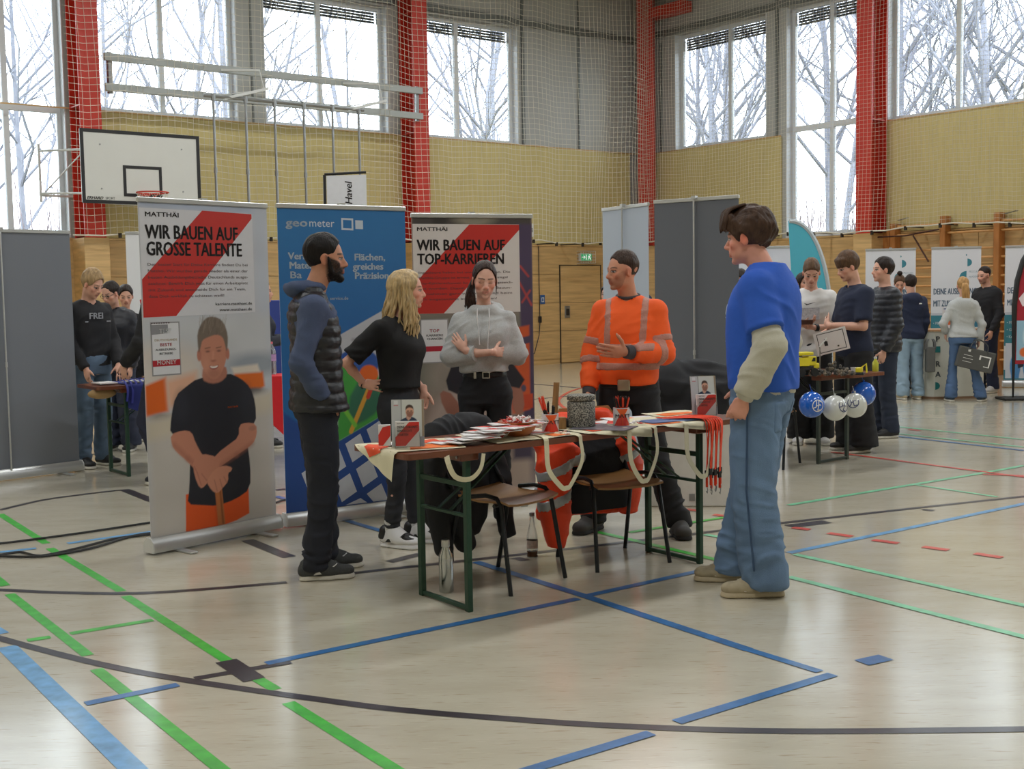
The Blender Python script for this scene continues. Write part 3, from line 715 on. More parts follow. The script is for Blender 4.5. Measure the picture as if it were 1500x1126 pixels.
def wall(name, M, sg, openings, length, wood_s, skip_yellow):
    """openings: (s0, s1, z0, z1). sg=+1 for the left wall, -1 for the right one (local x = sg*s)"""
    X = lambda s0, s1: (min(sg * s0, sg * s1), max(sg * s0, sg * s1))
    b = MB(); cuts = sorted({0, length} | {o[0] for o in openings} | {o[1] for o in openings})
    for a, c in zip(cuts, cuts[1:]):
        mid = (a + c) / 2; op = [o for o in openings if o[0] < mid < o[1]]
        x0, x1 = X(a, c)
        if op: b.box(x0, x1, -.3, 0, 0, op[0][2]); b.box(x0, x1, -.3, 0, op[0][3], HTOP)
        else: b.box(x0, x1, -.3, 0, 0, HTOP)
    w = b.build(name, m_wallw); w.matrix_world = M; tag(w, kind='structure')
    # pine panels below 2.37 m, four rows of boards
    rows = [(.10, .66), (.665, 1.225), (1.23, 1.79), (1.795, 2.355)]
    cache = {}
    for a, c in wood_s:
        j = a
        while j < c - .05:
            e = min(j + 1.93, c)
            for z0, z1 in rows:
                key = (round(e - j, 3), round(z1 - z0, 3))
                if key not in cache: mb = MB(); mb.cbox(-.5 * (e - j) + .004, .5 * (e - j) - .004, 0, .035, 0, z1 - z0, .004); cache[key] = mb.mesh('wood_panel')
                o = link_mesh('wood_panel', cache[key], m_woodp, w); o.location = (sg * (j + e) / 2, 0, z0)
            j = e
        x0, x1 = X(a, c); mb = MB(); mb.box(x0, x1, 0, .02, 0, .10); mb.build('plinth', m_woodp, w); mb = MB(); mb.box(x0, x1, 0, .05, 2.357, 2.385); mb.build('ledge', m_woodp, w)
    for a, c in skip_yellow:
        x0, x1 = X(a, c); mb = MB(); mb.cbox(x0 + .01, x1 - .01, 0, .05, 2.39, 4.30, .01); mb.build('fabric_panel', m_yellow, w)
    return w

TALL_Z0, SILL, HEAD = 2.42, 4.325, 6.55
openL = [(3.45, 5.62, SILL, HEAD), (6.45, 8.88, SILL, HEAD), (9.38, 11.72, SILL, HEAD), (12.2, 13.85, TALL_Z0, HEAD), (14.3, 16.6, SILL, HEAD), (18.2, 20.5, SILL, HEAD)]
openR = [(.92, 3.32, SILL, HEAD + .1), (3.80, 5.62, TALL_Z0, HEAD + .1), (6.0, 8.5, SILL, HEAD + .1), (8.75, 11.2, SILL, HEAD + .1), (12.2, 14.4, SILL, HEAD), (14.8, 16.4, TALL_Z0, HEAD), (18.3, 20.6, SILL, HEAD)]
w_left = wall('wall_left', ML, 1, openL, LEN_L, [(.05, 22.9)], [(.45, 12.15), (13.9, 22.9)])
w_right = wall('wall_right', MR, -1, openR, LEN_R, [(.05, 24.4)], [(.3, 3.72), (5.72, 14.7), (16.5, 24.4)])
for nm, p, q in (('wall_back', quad[1], quad[2]), ('wall_side', quad[2], quad[3])):
    d = (q - p); L_ = d.length; d.normalize(); b = MB(); b.box(-.3, L_ + .3, -.3, 0, 0, HTOP); w = b.build(nm, mat('cream plaster', (214, 206, 186), .8, noise=.05, nscale=2))
    n = Vector((-d.y, d.x, 0)); c = (quad[0] + quad[2]) / 2
    if (c - p).dot(n) < 0: n = -n
    w.matrix_world = frame(p, d, n, (0, 0, 1)); tag(w, kind='structure')

wn = 0
def window(M, sg, s0, s1, z0, z1, mull=(.5,), trans=(), blind=0., parent_wall=None):
    global wn; wn += 1
    x0, x1 = min(sg * s0, sg * s1), max(sg * s0, sg * s1); fy0, fy1 = -.24, -.17; fw = .07
    b = MB(); b.box(x0, x0 + fw, fy0, fy1, z0, z1); b.box(x1 - fw, x1, fy0, fy1, z0, z1); b.box(x0 + fw, x1 - fw, fy0, fy1, z0, z0 + fw); b.box(x0 + fw, x1 - fw, fy0, fy1, z1 - fw, z1)
    w = b.build('window_%d' % wn, m_frame); w.matrix_world = M; tag(w, kind='structure')
    xs = [x0 + fw] + [x0 + (x1 - x0) * t for t in mull] + [x1 - fw]
    for t in mull: b = MB(); c = x0 + (x1 - x0) * t; b.box(c - .04, c + .04, fy0, fy1 + .01, z0 + fw, z1 - fw); b.build('mullion', m_frame, w)
    zs = [z0 + fw] + list(trans) + [z1 - fw]
    for t in trans: b = MB(); b.box(x0 + fw, x1 - fw, fy0, fy1 + .015, t - .05, t + .05); b.build('transom', m_frame, w)
    for a, c in zip(xs, xs[1:]):
        for d, e in zip(zs, zs[1:]): b = MB(); b.box(a, c, -.213, -.205, d, e); b.build('pane', m_glass, w)
    b = MB(); b.box(x0, x1, fy1, .02, z0 - .03, z0 + .004); b.build('sill', m_frame, w)
    for a in (x0 - .002, x1 - .012): b = MB(); b.box(a, a + .014, fy1, .005, z0, z1); b.build('reveal_board', m_frame, w)
    if blind:
        for a, c in zip(xs, xs[1:]):
            n = int(blind / .05)
            for i in range(n):
                mb = MB(); zz = z1 - fw - .05 * i; mb.box(a + .01, c - .01, -.272, -.266, zz - .046, zz - .003); o = mb.build('blind_slat', m_blind, w)
    pl = bpy.data.lights.new('window_portal', 'AREA'); pl.shape = 'RECTANGLE'; pl.size = x1 - x0; pl.size_y = z1 - z0; pl.cycles.is_portal = True
    po = bpy.data.objects.new('window_portal', pl); COL.objects.link(po); ax = M.to_3x3() @ Vector((1, 0, 0)); ny = M.to_3x3() @ Vector((0, 1, 0))
    z_ = -ny; x_ = ax; y_ = z_.cross(x_); po.matrix_world = frame(M @ Vector(((x0 + x1) / 2, -.32, (z0 + z1) / 2)), x_, y_, z_)
    return w
window(ML, 1, 3.45, 5.62, SILL, HEAD, mull=(.62,), blind=.22); window(ML, 1, 6.45, 8.88, SILL, HEAD, mull=(.53,), blind=.22); window(ML, 1, 9.38, 11.72, SILL, HEAD, mull=(.52,), blind=.15)
window(ML, 1, 12.2, 13.85, TALL_Z0, HEAD, mull=(.49,), trans=(4.30,), blind=.1)
window(ML, 1, 14.3, 16.6, SILL, HEAD); window(ML, 1, 18.2, 20.5, SILL, HEAD)
window(MR, -1, .92, 3.32, SILL, HEAD + .1, mull=(.44,), blind=.25); window(MR, -1, 3.80, 5.62, TALL_Z0, HEAD + .1, mull=(.50,), trans=(4.42,), blind=.30)
window(MR, -1, 6.0, 8.5, SILL, HEAD + .1, mull=(.5,)); window(MR, -1, 8.75, 11.2, SILL, HEAD + .1); window(MR, -1, 12.2, 14.4, SILL, HEAD); window(MR, -1, 14.8, 16.4, TALL_Z0, HEAD, trans=(4.42,)); window(MR, -1, 18.3, 20.6, SILL, HEAD)

# wall sheeting joints, upper rail and tarpaulin look between the windows
tn = 0
def trim(M, parts, m, name=None):
    global tn; tn += 1; b = MB()
    for p in parts: b.box(*p)
    o = b.build('trim_%d' % tn, m); o.matrix_world = M; return tag(o, kind='structure')
m_rail = mat('grey steel rail', (122, 126, 124), .5, metal=.3, noise=.08, nscale=4)
trim(ML, [(.1, 13.9, 0, .06, HEAD + .04, HEAD + .16), (1.84, 1.88, 0, .03, SILL, HTOP), (3.30, 3.36, 0, .04, SILL, HTOP), (9.10, 9.13, 0, .02, SILL, HEAD)], m_rail)
trim(MR, [(-14, -.1, 0, .06, HEAD + .12, HEAD + .24), (-3.62, -3.56, 0, .04, SILL, HTOP), (-.55, -.5, 0, .03, SILL, HEAD)], m_rail)
trim(ML, [(.1, 22.5, .05, .062, 4.295, 4.315)], m_woodp); trim(MR, [(-3.72, -.3, .05, .062, 4.295, 4.315), (-14, -5.72, .05, .062, 4.295, 4.315)], m_woodp)
# doors in the left wall (flush pine leaf with a steel handle plate)
b = MB(); b.cbox(1.36, 2.46, .036, .052, .02, 1.97, .004); dr = b.build('door_1', m_woodp); dr.matrix_world = ML; tag(dr, kind='structure')
b = MB(); b.box(2.462, 2.478, .036, .058, 0, 1.98); b.box(1.342, 1.358, .036, .058, 0, 1.98); b.box(1.342, 2.478, .036, .058, 1.972, 1.984); b.build('door_gap', m_dark, dr)
for z in (.66, 1.225): b = MB(); b.box(1.36, 2.46, .0525, .054, z - .004, z + .004); b.build('groove', m_dark, dr)
b = MB(); b.cbox(2.22, 2.36, .052, .07, .92, 1.16, .006); hp = b.build('handle_plate', m_steel, dr); b = MB(); b.cbox(2.25, 2.33, .07, .085, .97, 1.10, .01); b.build('handle_grip', m_dark, hp)
# columns
def column(M, x, z0=2.37, name='steel_column', label=''):
    b = MB(); b.cbox(x - .16, x + .16, .47, .50, z0, HTOP, .004); z0_ = z0; c = b.build(name, m_red); c.matrix_world = M
    b = MB(); b.cbox(x - .16, x + .16, .06, .09, z0, HTOP, .004); b.build('flange', m_red, c); b = MB(); b.box(x - .012, x + .012, .09, .47, z0, HTOP); b.build('web', m_red, c)
    b = MB(); b.cbox(x - .19, x + .19, .036, .53, 0, 2.37, .006); b.build('wood_casing', m_woodp, c)
    for z in (2.4, 4.3, 6.4): b = MB(); b.box(x - .15, x + .15, .09, .47, z, z + .02); b.build('stiffener', m_red, c)
    return tag(c, label, 'column', 'red steel columns along the hall walls', kind='structure')
column(ML, 6.08, label='red steel column beside the climbing frame beams'); column(ML, 12.0, label='red steel column behind the basketball backboard')
column(MR, -5.88, label='red steel column beside the tall window'); column(MR, -11.7, label='red steel column further along the right wall')
b = MB(); b.cbox(-.16, .16, -.015, .015, 2.37, HTOP, .004); cc = b.build('steel_column', m_red); cc.matrix_world = frame(wp('L', .42, .45), unit((.92, -.38, 0)), unit((.38, .92, 0)), (0, 0, 1)); tag(cc, 'red steel column standing in the hall corner', 'column', kind='structure')
b = MB(); b.box(-.012, .012, .015, .42, 2.37, HTOP); b.build('web', m_red, cc); b = MB(); b.box(-.16, .16, .42, .45, 2.37, HTOP); b.build('flange', m_red, cc)
b = MB(); b.box(.17, .19, -.10, .10, 2.37, HTOP); b.build('side_plate', m_red, cc); b = MB(); b.cbox(-.2, .2, -.04, .5, 0, 2.37, .006); b.build('wood_casing', m_woodp, cc); b = MB(); b.box(.19, .195, -.10, .10, 2.37, HTOP); b.build('side_plate', m_red, cc)
# red roof beam over the corner, its lower edge just shows
trim(MR, [(-1.5, -.5, .1, .4, 7.0, 7.2)], m_red)

# ceiling lamps of the hall
def lamp(u, v):
    p = CORNER + EL * u + ER * v
    o = empty('ceiling_lamp', (p[0], p[1], HTOP - .12), math.atan2(EL[1], EL[0]), 'long white tube luminaire under the hall ceiling', 'lamp', 'tube luminaires under the ceiling')
    b = MB(); b.cbox(-1.5, 1.5, -.2, .2, 0, .1, .01); b.build('lamp_housing', m_whitemetal, o)
    l = bpy.data.lights.new('lamp_tubes', 'AREA'); l.shape = 'RECTANGLE'; l.size = 2.9; l.size_y = .36; l.energy = LAMP_POWER; l.color = LAMP_COLOR; lo = bpy.data.objects.new('lamp_tubes', l); COL.objects.link(lo); lo.parent = o; lo.location = (0, 0, -.02)
for u in (5, 11, 17.5):
    for v in (5, 11, 17.5): lamp(u, v)

# ---------------------------------------------------------------- painted court lines
def line_mat(nm, c, wear=.25): return mat(nm, c, .35, noise=wear, nscale=14, spec=.5, coat=.3)
LC = {'g': line_mat('green court paint', (72, 186, 66)), 'G': line_mat('pale green court paint', (128, 206, 162)), 'b': line_mat('blue court paint', (52, 112, 172), .3), 'B': line_mat('light blue court paint', (104, 164, 212), .3),
      'k': line_mat('black court paint', (52, 46, 52)), 'r': line_mat('red court paint', (214, 78, 66)), 'n': line_mat('dark blue court paint', (44, 48, 84))}
ZL = [.0012]
def court(col, w, *pts, smooth=0):
    P = [G(*p) for p in pts]
    if smooth:
        Q = []
        for i in range(len(P) - 1):
            a = P[max(i - 1, 0)]; b_, c_ = P[i], P[i + 1]; d = P[min(i + 2, len(P) - 1)]
            for t in np.linspace(0, 1, 9)[:-1 if i < len(P) - 2 else 9]: Q.append(.5 * ((2 * b_) + (c_ - a) * t + (2 * a - 5 * b_ + 4 * c_ - d) * t * t + (3 * b_ - a - 3 * c_ + d) * t ** 3))
        P = Q
    vs = []; ZL[0] += .00004; z = ZL[0]
    for i, p in enumerate(P):
        t = (P[min(i + 1, len(P) - 1)] - P[max(i - 1, 0)]).normalized(); n = Vector((-t.y, t.x, 0)) * w / 2
        vs += [Vector((p.x - n.x, p.y - n.y, z)), Vector((p.x + n.x, p.y + n.y, z))]
    mb = MB(); mb.add(vs, [(2 * i, 2 * i + 2, 2 * i + 3, 2 * i + 1) for i in range(len(P) - 1)]); mb.build('court_line', LC[col], floor, fix=False)
court('g', .05, (0, 753), (68, 796)); court('g', .05, (73, 803), (178, 866)); court('g', .05, (184, 873), (335, 969)); court('g', .05, (368, 989), (404, 1010)); court('g', .05, (422, 1029), (640, 1165))
court('g', .05, (-30, 826), (8, 858)); court('g', .05, (14, 870), (129, 960)); court('g', .05, (141, 980), (390, 1180))
court('g', .05, (40, 938), (74, 933)); court('g', .05, (103, 928), (224, 908))
court('B', .08, (10, 947), (250, 1180)); court('B', .05, (-8, 920), (5, 928))
court('k', .05, (-60, 915), (0, 935), (139, 971), (277, 997), (500, 1029), (600, 1041), (733, 1052), (900, 1063), (1153, 1071), (1500, 1068), (1600, 1064), smooth=1)
court('k', .05, (-60, 862), (0, 864), (90, 868), (198, 869), (300, 863), (420, 853), smooth=1)
court('k', .05, (503, 841), (763, 812), (900, 796), (1155, 765), (1351, 743), (1500, 727), (1560, 721))
court('k', .10, (1155, 771), (1212, 764)); court('k', .07, (570, 823), (617, 811)); court('k', .08, (182, 717), (225, 734)); court('k', .08, (362, 791), (424, 816))
court('k', .05, (0, 747), (60, 733), (115, 725), (174, 718), smooth=1); court('k', .05, (1351, 746), (1367, 748)); court('k', .06, (755, 817), (770, 821))
court('k', .09, (331, 968), (373, 996)); court('k', .045, (285, 994), (426, 970))
court('B', .05, (-10, 810), (53, 803)); court('B', .05, (99, 796), (227, 778)); court('b', .05, (125, 1031), (261, 1003)); court('b', .05, (390, 972), (847, 877)); court('b', .05, (863, 872), (1058, 829)); court('B', .05, (1155, 810), (1300, 780), (1500, 738), (1560, 725))
court('b', .055, (697, 823), (850, 871)); court('b', .055, (850, 871), (1097, 952)); court('b', .045, (1097, 952), (1201, 984))
court('b', .05, (1220, 988), (991, 1058)); court('b', .05, (954, 1074), (775, 1128), (690, 1155)); court('b', .08, (1262, 971), (1298, 963))
court('G', .05, (1032, 783), (1062, 788)); court('G', .05, (1164, 812), (1500, 887), (1560, 900)); court('g', .05, (874, 779), (1062, 823)); court('G', .05, (1155, 845), (1500, 933), (1560, 949))
court('g', .045, (922, 780), (1061, 758)); court('G', .05, (1155, 740), (1300, 716), (1433, 694), (1500, 682), smooth=1); court('G', .04, (1340, 710), (1461, 728))
for p in (((1005, 746), (1023, 748)), ((1045, 754), (1062, 756)), ((1161, 773), (1186, 776)), ((1213, 781), (1248, 786)), ((1279, 791), (1316, 796)), ((1352, 801), (1389, 806)), ((1428, 811), (1468, 817)), ((1331, 629), (1347, 631))): court('r', .06, *p)
court('r', .05, (1217, 662), (1500, 699), (1560, 707)); court('r', .05, (1440, 695), (1500, 697)); court('G', .05, (1293, 633), (1500, 655)); court('b', .05, (1294, 637), (1500, 660)); court('G', .05, (1294, 623), (1500, 644))
court('r', .05, (884, 562), (861, 566), (834, 574), (818, 586), (826, 597), (842, 604), smooth=1); court('n', .05, (778, 562), (880, 571)); court('n', .05, (778, 585), (880, 576)); court('b', .05, (505, 762), (600, 790)); court('k', .05, (405, 718), (425, 716)); court('b', .05, (404, 727), (424, 733)); court('k', .05, (112, 648), (160, 641)); court('k', .05, (112, 668), (150, 664))
court('k', .05, (404, 765), (424, 760)); court('B', .04, (780, 617), (880, 634))

# ---------------------------------------------------------------- ball catch net along both walls
def net(M, sg, s0, s1, z0, z1, cell, label, off=.62, sag=.10, bend=None, r=.0036):
    root = MB(); n = int((s1 - s0) / cell); nz = int((z1 - z0) / cell)
    def pt(s, z):
        o = off + sag * math.sin(s * 2.1 + z * .7) * .5 + sag * .6 * math.sin(s * 5.3 + 1.2 + z * .3); ds = .02 * math.sin(z * 1.7 + s * 1.3)
        if bend: ds += bend(s, z)
        return Vector((sg * (s + ds), o, z + .03 * math.sin(s * 1.9) + .012 * math.sin(s * 7.7)))
    for i in range(n + 1): s = s0 + i * cell; root.tube([pt(s, z0 + (z1 - z0) * j / 12) for j in range(13)], r, 3, cap=False)
    for j in range(nz + 1): z = z0 + j * cell; root.tube([pt(s0 + (s1 - s0) * i / 48, z) for i in range(49)], r, 3, cap=False)
    o = empty('ball_catch_net', M @ Vector((0, 0, 0)), 0); tag(o, label, 'net', 'ball catch nets hung before the walls'); o.matrix_world = M
    c = root.build('netting', m_net, o, fix=False); tag(c, kind='stuff')
    b = MB(); b.tube([pt(s0 + (s1 - s0) * i / 30, z0) for i in range(31)], .012, 5); b.build('bottom_cord', m_net, o)
    b = MB()
    for i in range(int((s1 - s0) / .62)): p = pt(s0 + .3 + i * .62, z0); b.box(p.x - .02, p.x + .02, .04, p.y + .02, p.z - .012, p.z + .008); b.box(p.x - .02, p.x + .02, p.y - .02, p.y + .02, p.z - .06, p.z + .01)
    b.build('hooks', m_dark, o); return o
net(ML, 1, .25, 12.35, 2.42, 7.4, .10, 'white ball net hanging in front of the left wall and its columns')
net(MR, -1, .25, 12.5, 2.42, 7.4, .07, 'white ball net hanging in front of the right wall and tall window', off=.56, sag=.05, r=.0024)
# ---------------------------------------------------------------- outside: ground, bare trees, brushwood
gm = mat('winter grass', (120, 118, 92), .9, noise=.25, nscale=1.5)
b = MB()
for M, sg in ((ML, 1), (MR, -1)): pass
b = MB(); b.box(-90, 90, -20, 110, -.6, -.5); g = b.build('ground', gm); tag(g, kind='structure')
m_bark = mat('pale winter bark', (136, 137, 148), .9, noise=.15, nscale=3)
def tree_mesh(seed, H, spread=1.):
    rnd = random.Random(seed); mb = MB()
    def branch(p, d, L, r, lv):
        n = 4 if lv < 3 else 2; pts = [p]; rs = [r]; q = p.copy(); dd = d.copy()
        for i in range(n):
            dd = (dd + Vector((rnd.uniform(-1, 1), rnd.uniform(-1, 1), rnd.uniform(-.35, .6))) * (.13 if lv == 0 else .36)).normalized(); q = q + dd * L / n; pts.append(q.copy()); rs.append(r * (1 - .7 * (i + 1) / n))
        mb.tube(pts, rs, 5 if lv < 2 else 3, cap=False)
        if lv < 4:
            for _ in range((16, 7, 5, 4)[lv]):
                t = rnd.uniform(.28 if lv == 0 else .2, 1); i = min(int(t * n), n - 1); base = pts[i].lerp(pts[i + 1], t * n - i)
                a = rnd.uniform(0, 6.28); side = Vector((math.cos(a), math.sin(a), rnd.uniform(.1, .9))).normalized(); nd = (dd * .45 + side * .8 * spread).normalized()
                branch(base, nd, L * rnd.uniform(.30, .55) * (1.15 - .4 * t), r * .42 * (1.2 - .5 * t), lv + 1)
    branch(Vector((0, 0, 0)), Vector((0, 0, 1)), H, H * .0085, 0); return mb.mesh('bare_tree', fix=False)
TM = [tree_mesh(3, 15), tree_mesh(11, 17, .8), tree_mesh(23, 13, 1.2)]
spots = [('L', 1.6, 9, 0), ('L', 4.6, 10, 1), ('L', 5.9, 14, 2), ('L', 3.0, 16, 0), ('L', 8.2, 16, 2), ('L', 10.6, 18, 0), ('L', 13.2, 9, 2), ('L', 15.4, 12, 1), ('L', 12.2, 20, 1), ('L', 7.2, 24, 1), ('L', -1.7, 8, 0), ('L', -5.6, 13, 2),
         ('R', 0.2, 9, 1), ('R', 1.6, 13, 0), ('R', -1.8, 12, 2), ('R', 3.9, 15, 1), ('R', 1.0, 20, 1), ('R', 5.1, 12, 2), ('R', 3.4, 8, 0), ('R', 7.0, 22, 0), ('R', -3.5, 17, 0), ('R', 6.6, 14, 1), ('R', -4.4, 7, 1), ('R', -8.6, 12, 0), ('R', -6.6, 9, 2), ('R', -1.4, 8, 2), ('R', -5.0, 13, 1), ('R', -12.0, 16, 1)]
TL = {'L': 'bare winter tree outside, seen through the left wall windows', 'R': 'bare winter tree outside, seen through the right wall windows'}
for i, (sd, s, off, k) in enumerate(spots):
    p = wp(sd, s, -off); o = link_mesh('bare_tree', TM[k], m_bark); o.location = (p.x, p.y, -.5); o.rotation_euler = (0, 0, i * 1.7); sc = .8 + .05 * (i % 7); o.scale = (sc, sc, sc); tag(o, TL[sd], 'tree', 'bare trees outside the ' + ('left' if sd == 'L' else 'right') + ' wall')
mb = MB(); rnd = random.Random(5)
for i in range(5200):
    sd = 'L' if i % 2 else 'R'; p = wp(sd, rnd.uniform(-30, 24), -rnd.uniform(14, 28)); h = rnd.uniform(2.6, 6.2); q = Vector((rnd.uniform(-.8, .8), rnd.uniform(-.8, .8), 0)); p.z = -.5
    mb.tube([p, p + q * .5 + Vector((0, 0, h * .5)), p + q + Vector((rnd.uniform(-.4, .4), 0, h))], [.035, .025, .008], 3, cap=False)
o = mb.build('undergrowth', mat('brush twigs', (140, 128, 132), .9, noise=.2, nscale=2), fix=False); tag(o, 'tangle of bare brushwood growing outside beyond the windows', 'brushwood', kind='stuff')
# ================================================================ ROLL-UP BANNERS
m_alu = mat('brushed aluminium', (196, 198, 198), .35, metal=.65, noise=.05, nscale=30, nstretch=(.2, 1, 1))
m_blk = mat('black plastic', (28, 28, 30), .5, noise=.05)
ink = lambda c, nm=None: mat('ink ' + (nm or '%d-%d-%d' % tuple(c)), c, .5, noise=.02)
IK, IR, IW = (42, 38, 40), (196, 44, 36), (222, 220, 220)
def art(parent, name, shapes, M, z, m):
    """flat printed shapes (lists of (x right, y down)) lying z in front of the sheet"""
    mb = MB()
    for p in shapes: mb.face([(x, -y) for x, y in p], M, z)
    return mb.build(name, m, parent, fix=False)
def words(parent, items, M, z, m, name='lettering'):
    """items: (text, x, baseline y down, cap height, target width or None, bold, align)"""
    out = None
    for it in items:
        mb = MB(); t, x, y, ch, w = it[:5]; bold = it[5] if len(it) > 5 else 0.; al = it[6] if len(it) > 6 else 'LEFT'
        size = ch / .70; sx = 1.
        if w:
            tmp = MB(); text_mb(tmp, t, size, Matrix.Identity(4), bold=bold); xs = [v[0] for v in tmp.v]; sx = w / (max(xs) - min(xs))
        text_mb(mb, t, size, M @ Matrix.Translation((x, -y, z)), sx=sx, bold=bold, align=al); out = mb.build(name, m, parent, fix=False)
    return out
def rollup(a, b_, label, H=2.04, sheet=(220, 220, 222), back=False, pr=None, group=None, feet=True, name='rollup_banner', backcol=(98, 102, 110), base=True):
    """a, b_: ground points under the left and right end as seen from the front of the picture"""
    a = Vector((a[0], a[1], 0)); b_ = Vector((b_[0], b_[1], 0)); d = b_ - a; W = d.length; rz = math.atan2(d.y, d.x)
    o = empty(name, a, rz, label, 'banner', group)                      # local x along the banner, -y toward the viewer
    if base:
        mb = MB(); prof = [(-.045, .012), (-.05, .03), (-.045, .07), (-.02, .095), (.02, .095), (.045, .07), (.05, .03), (.045, .012)]
        mb.prism(prof, W + .02, frame((-.01, 0, 0), (0, 1, 0), (0, 0, 1), (1, 0, 0))); c = mb.build('cassette', m_alu, o, smooth=True)
        for x in (-.018, W + .01): mb = MB(); mb.prism([(p * 1.05, q * 1.03) for p, q in prof], .008, frame((x, 0, 0), (0, 1, 0), (0, 0, 1), (1, 0, 0))); mb.build('end_cap', mat('grey plastic cap', (205, 206, 206), .5), c)
        if feet:
            for x in (.16, W - .16): mb = MB(); mb.cbox(x - .025, x + .025, -.19, .19, 0, .012, .003); mb.build('foot', m_alu, o)
    mb = MB(); mb.cbox(-.005, W + .005, -.012, .012, H - .03, H, .004); mb.build('top_rail', m_alu, o)
    mb = MB(); mb.box(0, W, -.0012, .0012, .09 if base else .0, H - .01); sh = mb.build('sheet', mat('sheet %d %d %d' % tuple(backcol if back else sheet), backcol if back else sheet, .6, noise=.02, nscale=2), o)
    side = -1 if back else 1
    mb = MB(); mb.tube([(W / 2, side * .03, .05), (W / 2, side * .03, H - .02)], .0075, 8); mb.box(W / 2 - .02, W / 2 + .02, min(0, side * .04), max(0, side * .04), H - .012, H + .012)
    mb.tube([(W / 2, side * .03, .93), (W / 2, side * .03, .97)], .012, 8); mb.build('pole', m_alu, o, smooth=True)
    M = frame((0, -.0014, H - .01), (1, 0, 0), (0, 0, 1), (0, -1, 0))
    return o, sh, M, W

# --- 1: red and white recruiting banner with the young man leaning on a shovel
A1, B1 = G(222, 812), G(405, 775)
o, sh, M, W = rollup(A1, B1, 'tall roll-up banner with smiling young man in dark shirt, text GROSSE TALENTE', 2.045)
p = Print(W, 1.94, .0048, (196, 198, 206))
p.poly([(0, 0), (W, 0), (W, .07), (0, .05)], (176, 186, 206), .04); p.poly([(.80, 0), (W, 0), (W, 1.2), (.82, 1.2)], (190, 196, 208), .06)
p.poly([(0, .68), (W, .68), (W, 1.12), (0, 1.12)], (200, 202, 206), .1); p.ell(.12, 1.00, .30, .18, (214, 204, 196), .1); p.ell(.78, .98, .22, .07, (140, 150, 162), .06, .8)
p.poly([(.0, 1.06), (.14, 1.02), (.15, 1.22), (.0, 1.24)], (222, 100, 26), .02); p.poly([(.14, 1.04), (.35, 1.0), (.35, 1.2), (.15, 1.2)], (226, 176, 148), .05); p.ell(.10, 1.25, .07, .022, (120, 110, 105), .02)
p.poly([(.62, 1.02), (.84, 1.03), (.85, 1.12), (.80, 1.15), (.62, 1.13)], (224, 110, 34), .02); p.ell(.76, 1.15, .09, .025, (95, 92, 95), .02); p.poly([(.60, .99), (.80, .98), (.82, 1.03), (.62, 1.03)], (226, 214, 200), .02)
p.poly([(0, 1.27), (W, 1.16), (W, 1.98), (0, 1.98)], (196, 190, 184), .10); p.poly([(0, 1.27), (W, 1.16), (W, 1.28), (0, 1.38)], (206, 196, 178), .06)
p.mottle(7, .10)
# the printed man: trousers, arms, shirt, hands, head
p.poly([(.245, 1.72), (.70, 1.68), (.70, 1.90), (.60, 1.93), (.46, 1.95), (.235, 1.98)], (226, 88, 28), .006); p.poly([(.44, 1.74), (.50, 1.74), (.49, 1.96), (.46, 1.96)], (190, 70, 22), .02, .6)
skin, skd = (198, 134, 110), (160, 98, 80)
p.poly([(.355, 1.04), (.28, 1.08), (.20, 1.13), (.165, 1.25), (.152, 1.36), (.24, 1.345), (.30, 1.36), (.285, 1.50), (.27, 1.70), (.252, 1.78), (.36, 1.80), (.46, 1.82), (.60, 1.80), (.715, 1.75), (.72, 1.60), (.70, 1.45), (.655, 1.36), (.70, 1.34), (.775, 1.35), (.775, 1.22), (.74, 1.12), (.67, 1.06), (.575, 1.02)], (34, 35, 44), .005, smooth=1)
p.poly([(.36, 1.1), (.5, 1.16), (.6, 1.1), (.6, 1.5), (.5, 1.7), (.38, 1.7)], (26, 27, 36), .06, .5); p.ell(.24, 1.2, .05, .09, (48, 50, 62), .05, .5); p.ell(.71, 1.2, .04, .09, (44, 46, 58), .05, .5)
p.poly([(.155, 1.355), (.24, 1.338), (.302, 1.352), (.325, 1.42), (.37, 1.50), (.42, 1.55), (.40, 1.60), (.35, 1.62), (.27, 1.53), (.19, 1.46), (.163, 1.42)], skin, .005, smooth=1); p.line([(.18, 1.42), (.27, 1.51), (.35, 1.58)], .03, skd, .03, .5)
p.poly([(.645, 1.345), (.70, 1.335), (.776, 1.35), (.778, 1.42), (.745, 1.475), (.64, 1.52), (.54, 1.565), (.46, 1.60), (.42, 1.56), (.48, 1.50), (.56, 1.46), (.64, 1.42)], skin, .005, smooth=1); p.line([(.74, 1.47), (.62, 1.525), (.5, 1.575)], .028, skd, .03, .55); p.ell(.745, 1.375, .028, .016, (150, 105, 92), .01, .5)
p.line([(.475, 1.70), (.492, 1.93)], .052, (186, 112, 62), .004); p.line([(.487, 1.70), (.503, 1.93)], .012, (140, 78, 40), .01)
p.poly([(.30, 1.52), (.37, 1.49), (.47, 1.52), (.50, 1.56), (.45, 1.62), (.38, 1.69), (.345, 1.70), (.31, 1.62)], skin, .004, smooth=1); p.poly([(.39, 1.66), (.46, 1.59), (.53, 1.58), (.585, 1.60), (.575, 1.622), (.55, 1.63), (.552, 1.68), (.51, 1.715), (.47, 1.745), (.43, 1.725)], (206, 142, 116), .004, smooth=1)
for q in (((.33, 1.60), (.355, 1.68)), ((.36, 1.61), (.395, 1.655)), ((.45, 1.66), (.468, 1.73)), ((.49, 1.66), (.505, 1.715)), ((.52, 1.65), (.54, 1.69)), ((.31, 1.56), (.33, 1.60))): p.line(q, .005, skd, .006, .8)
p.poly([(.40, .97), (.56, .97), (.575, 1.035), (.52, 1.075), (.45, 1.08), (.385, 1.05)], (176, 116, 96), .01, smooth=1)
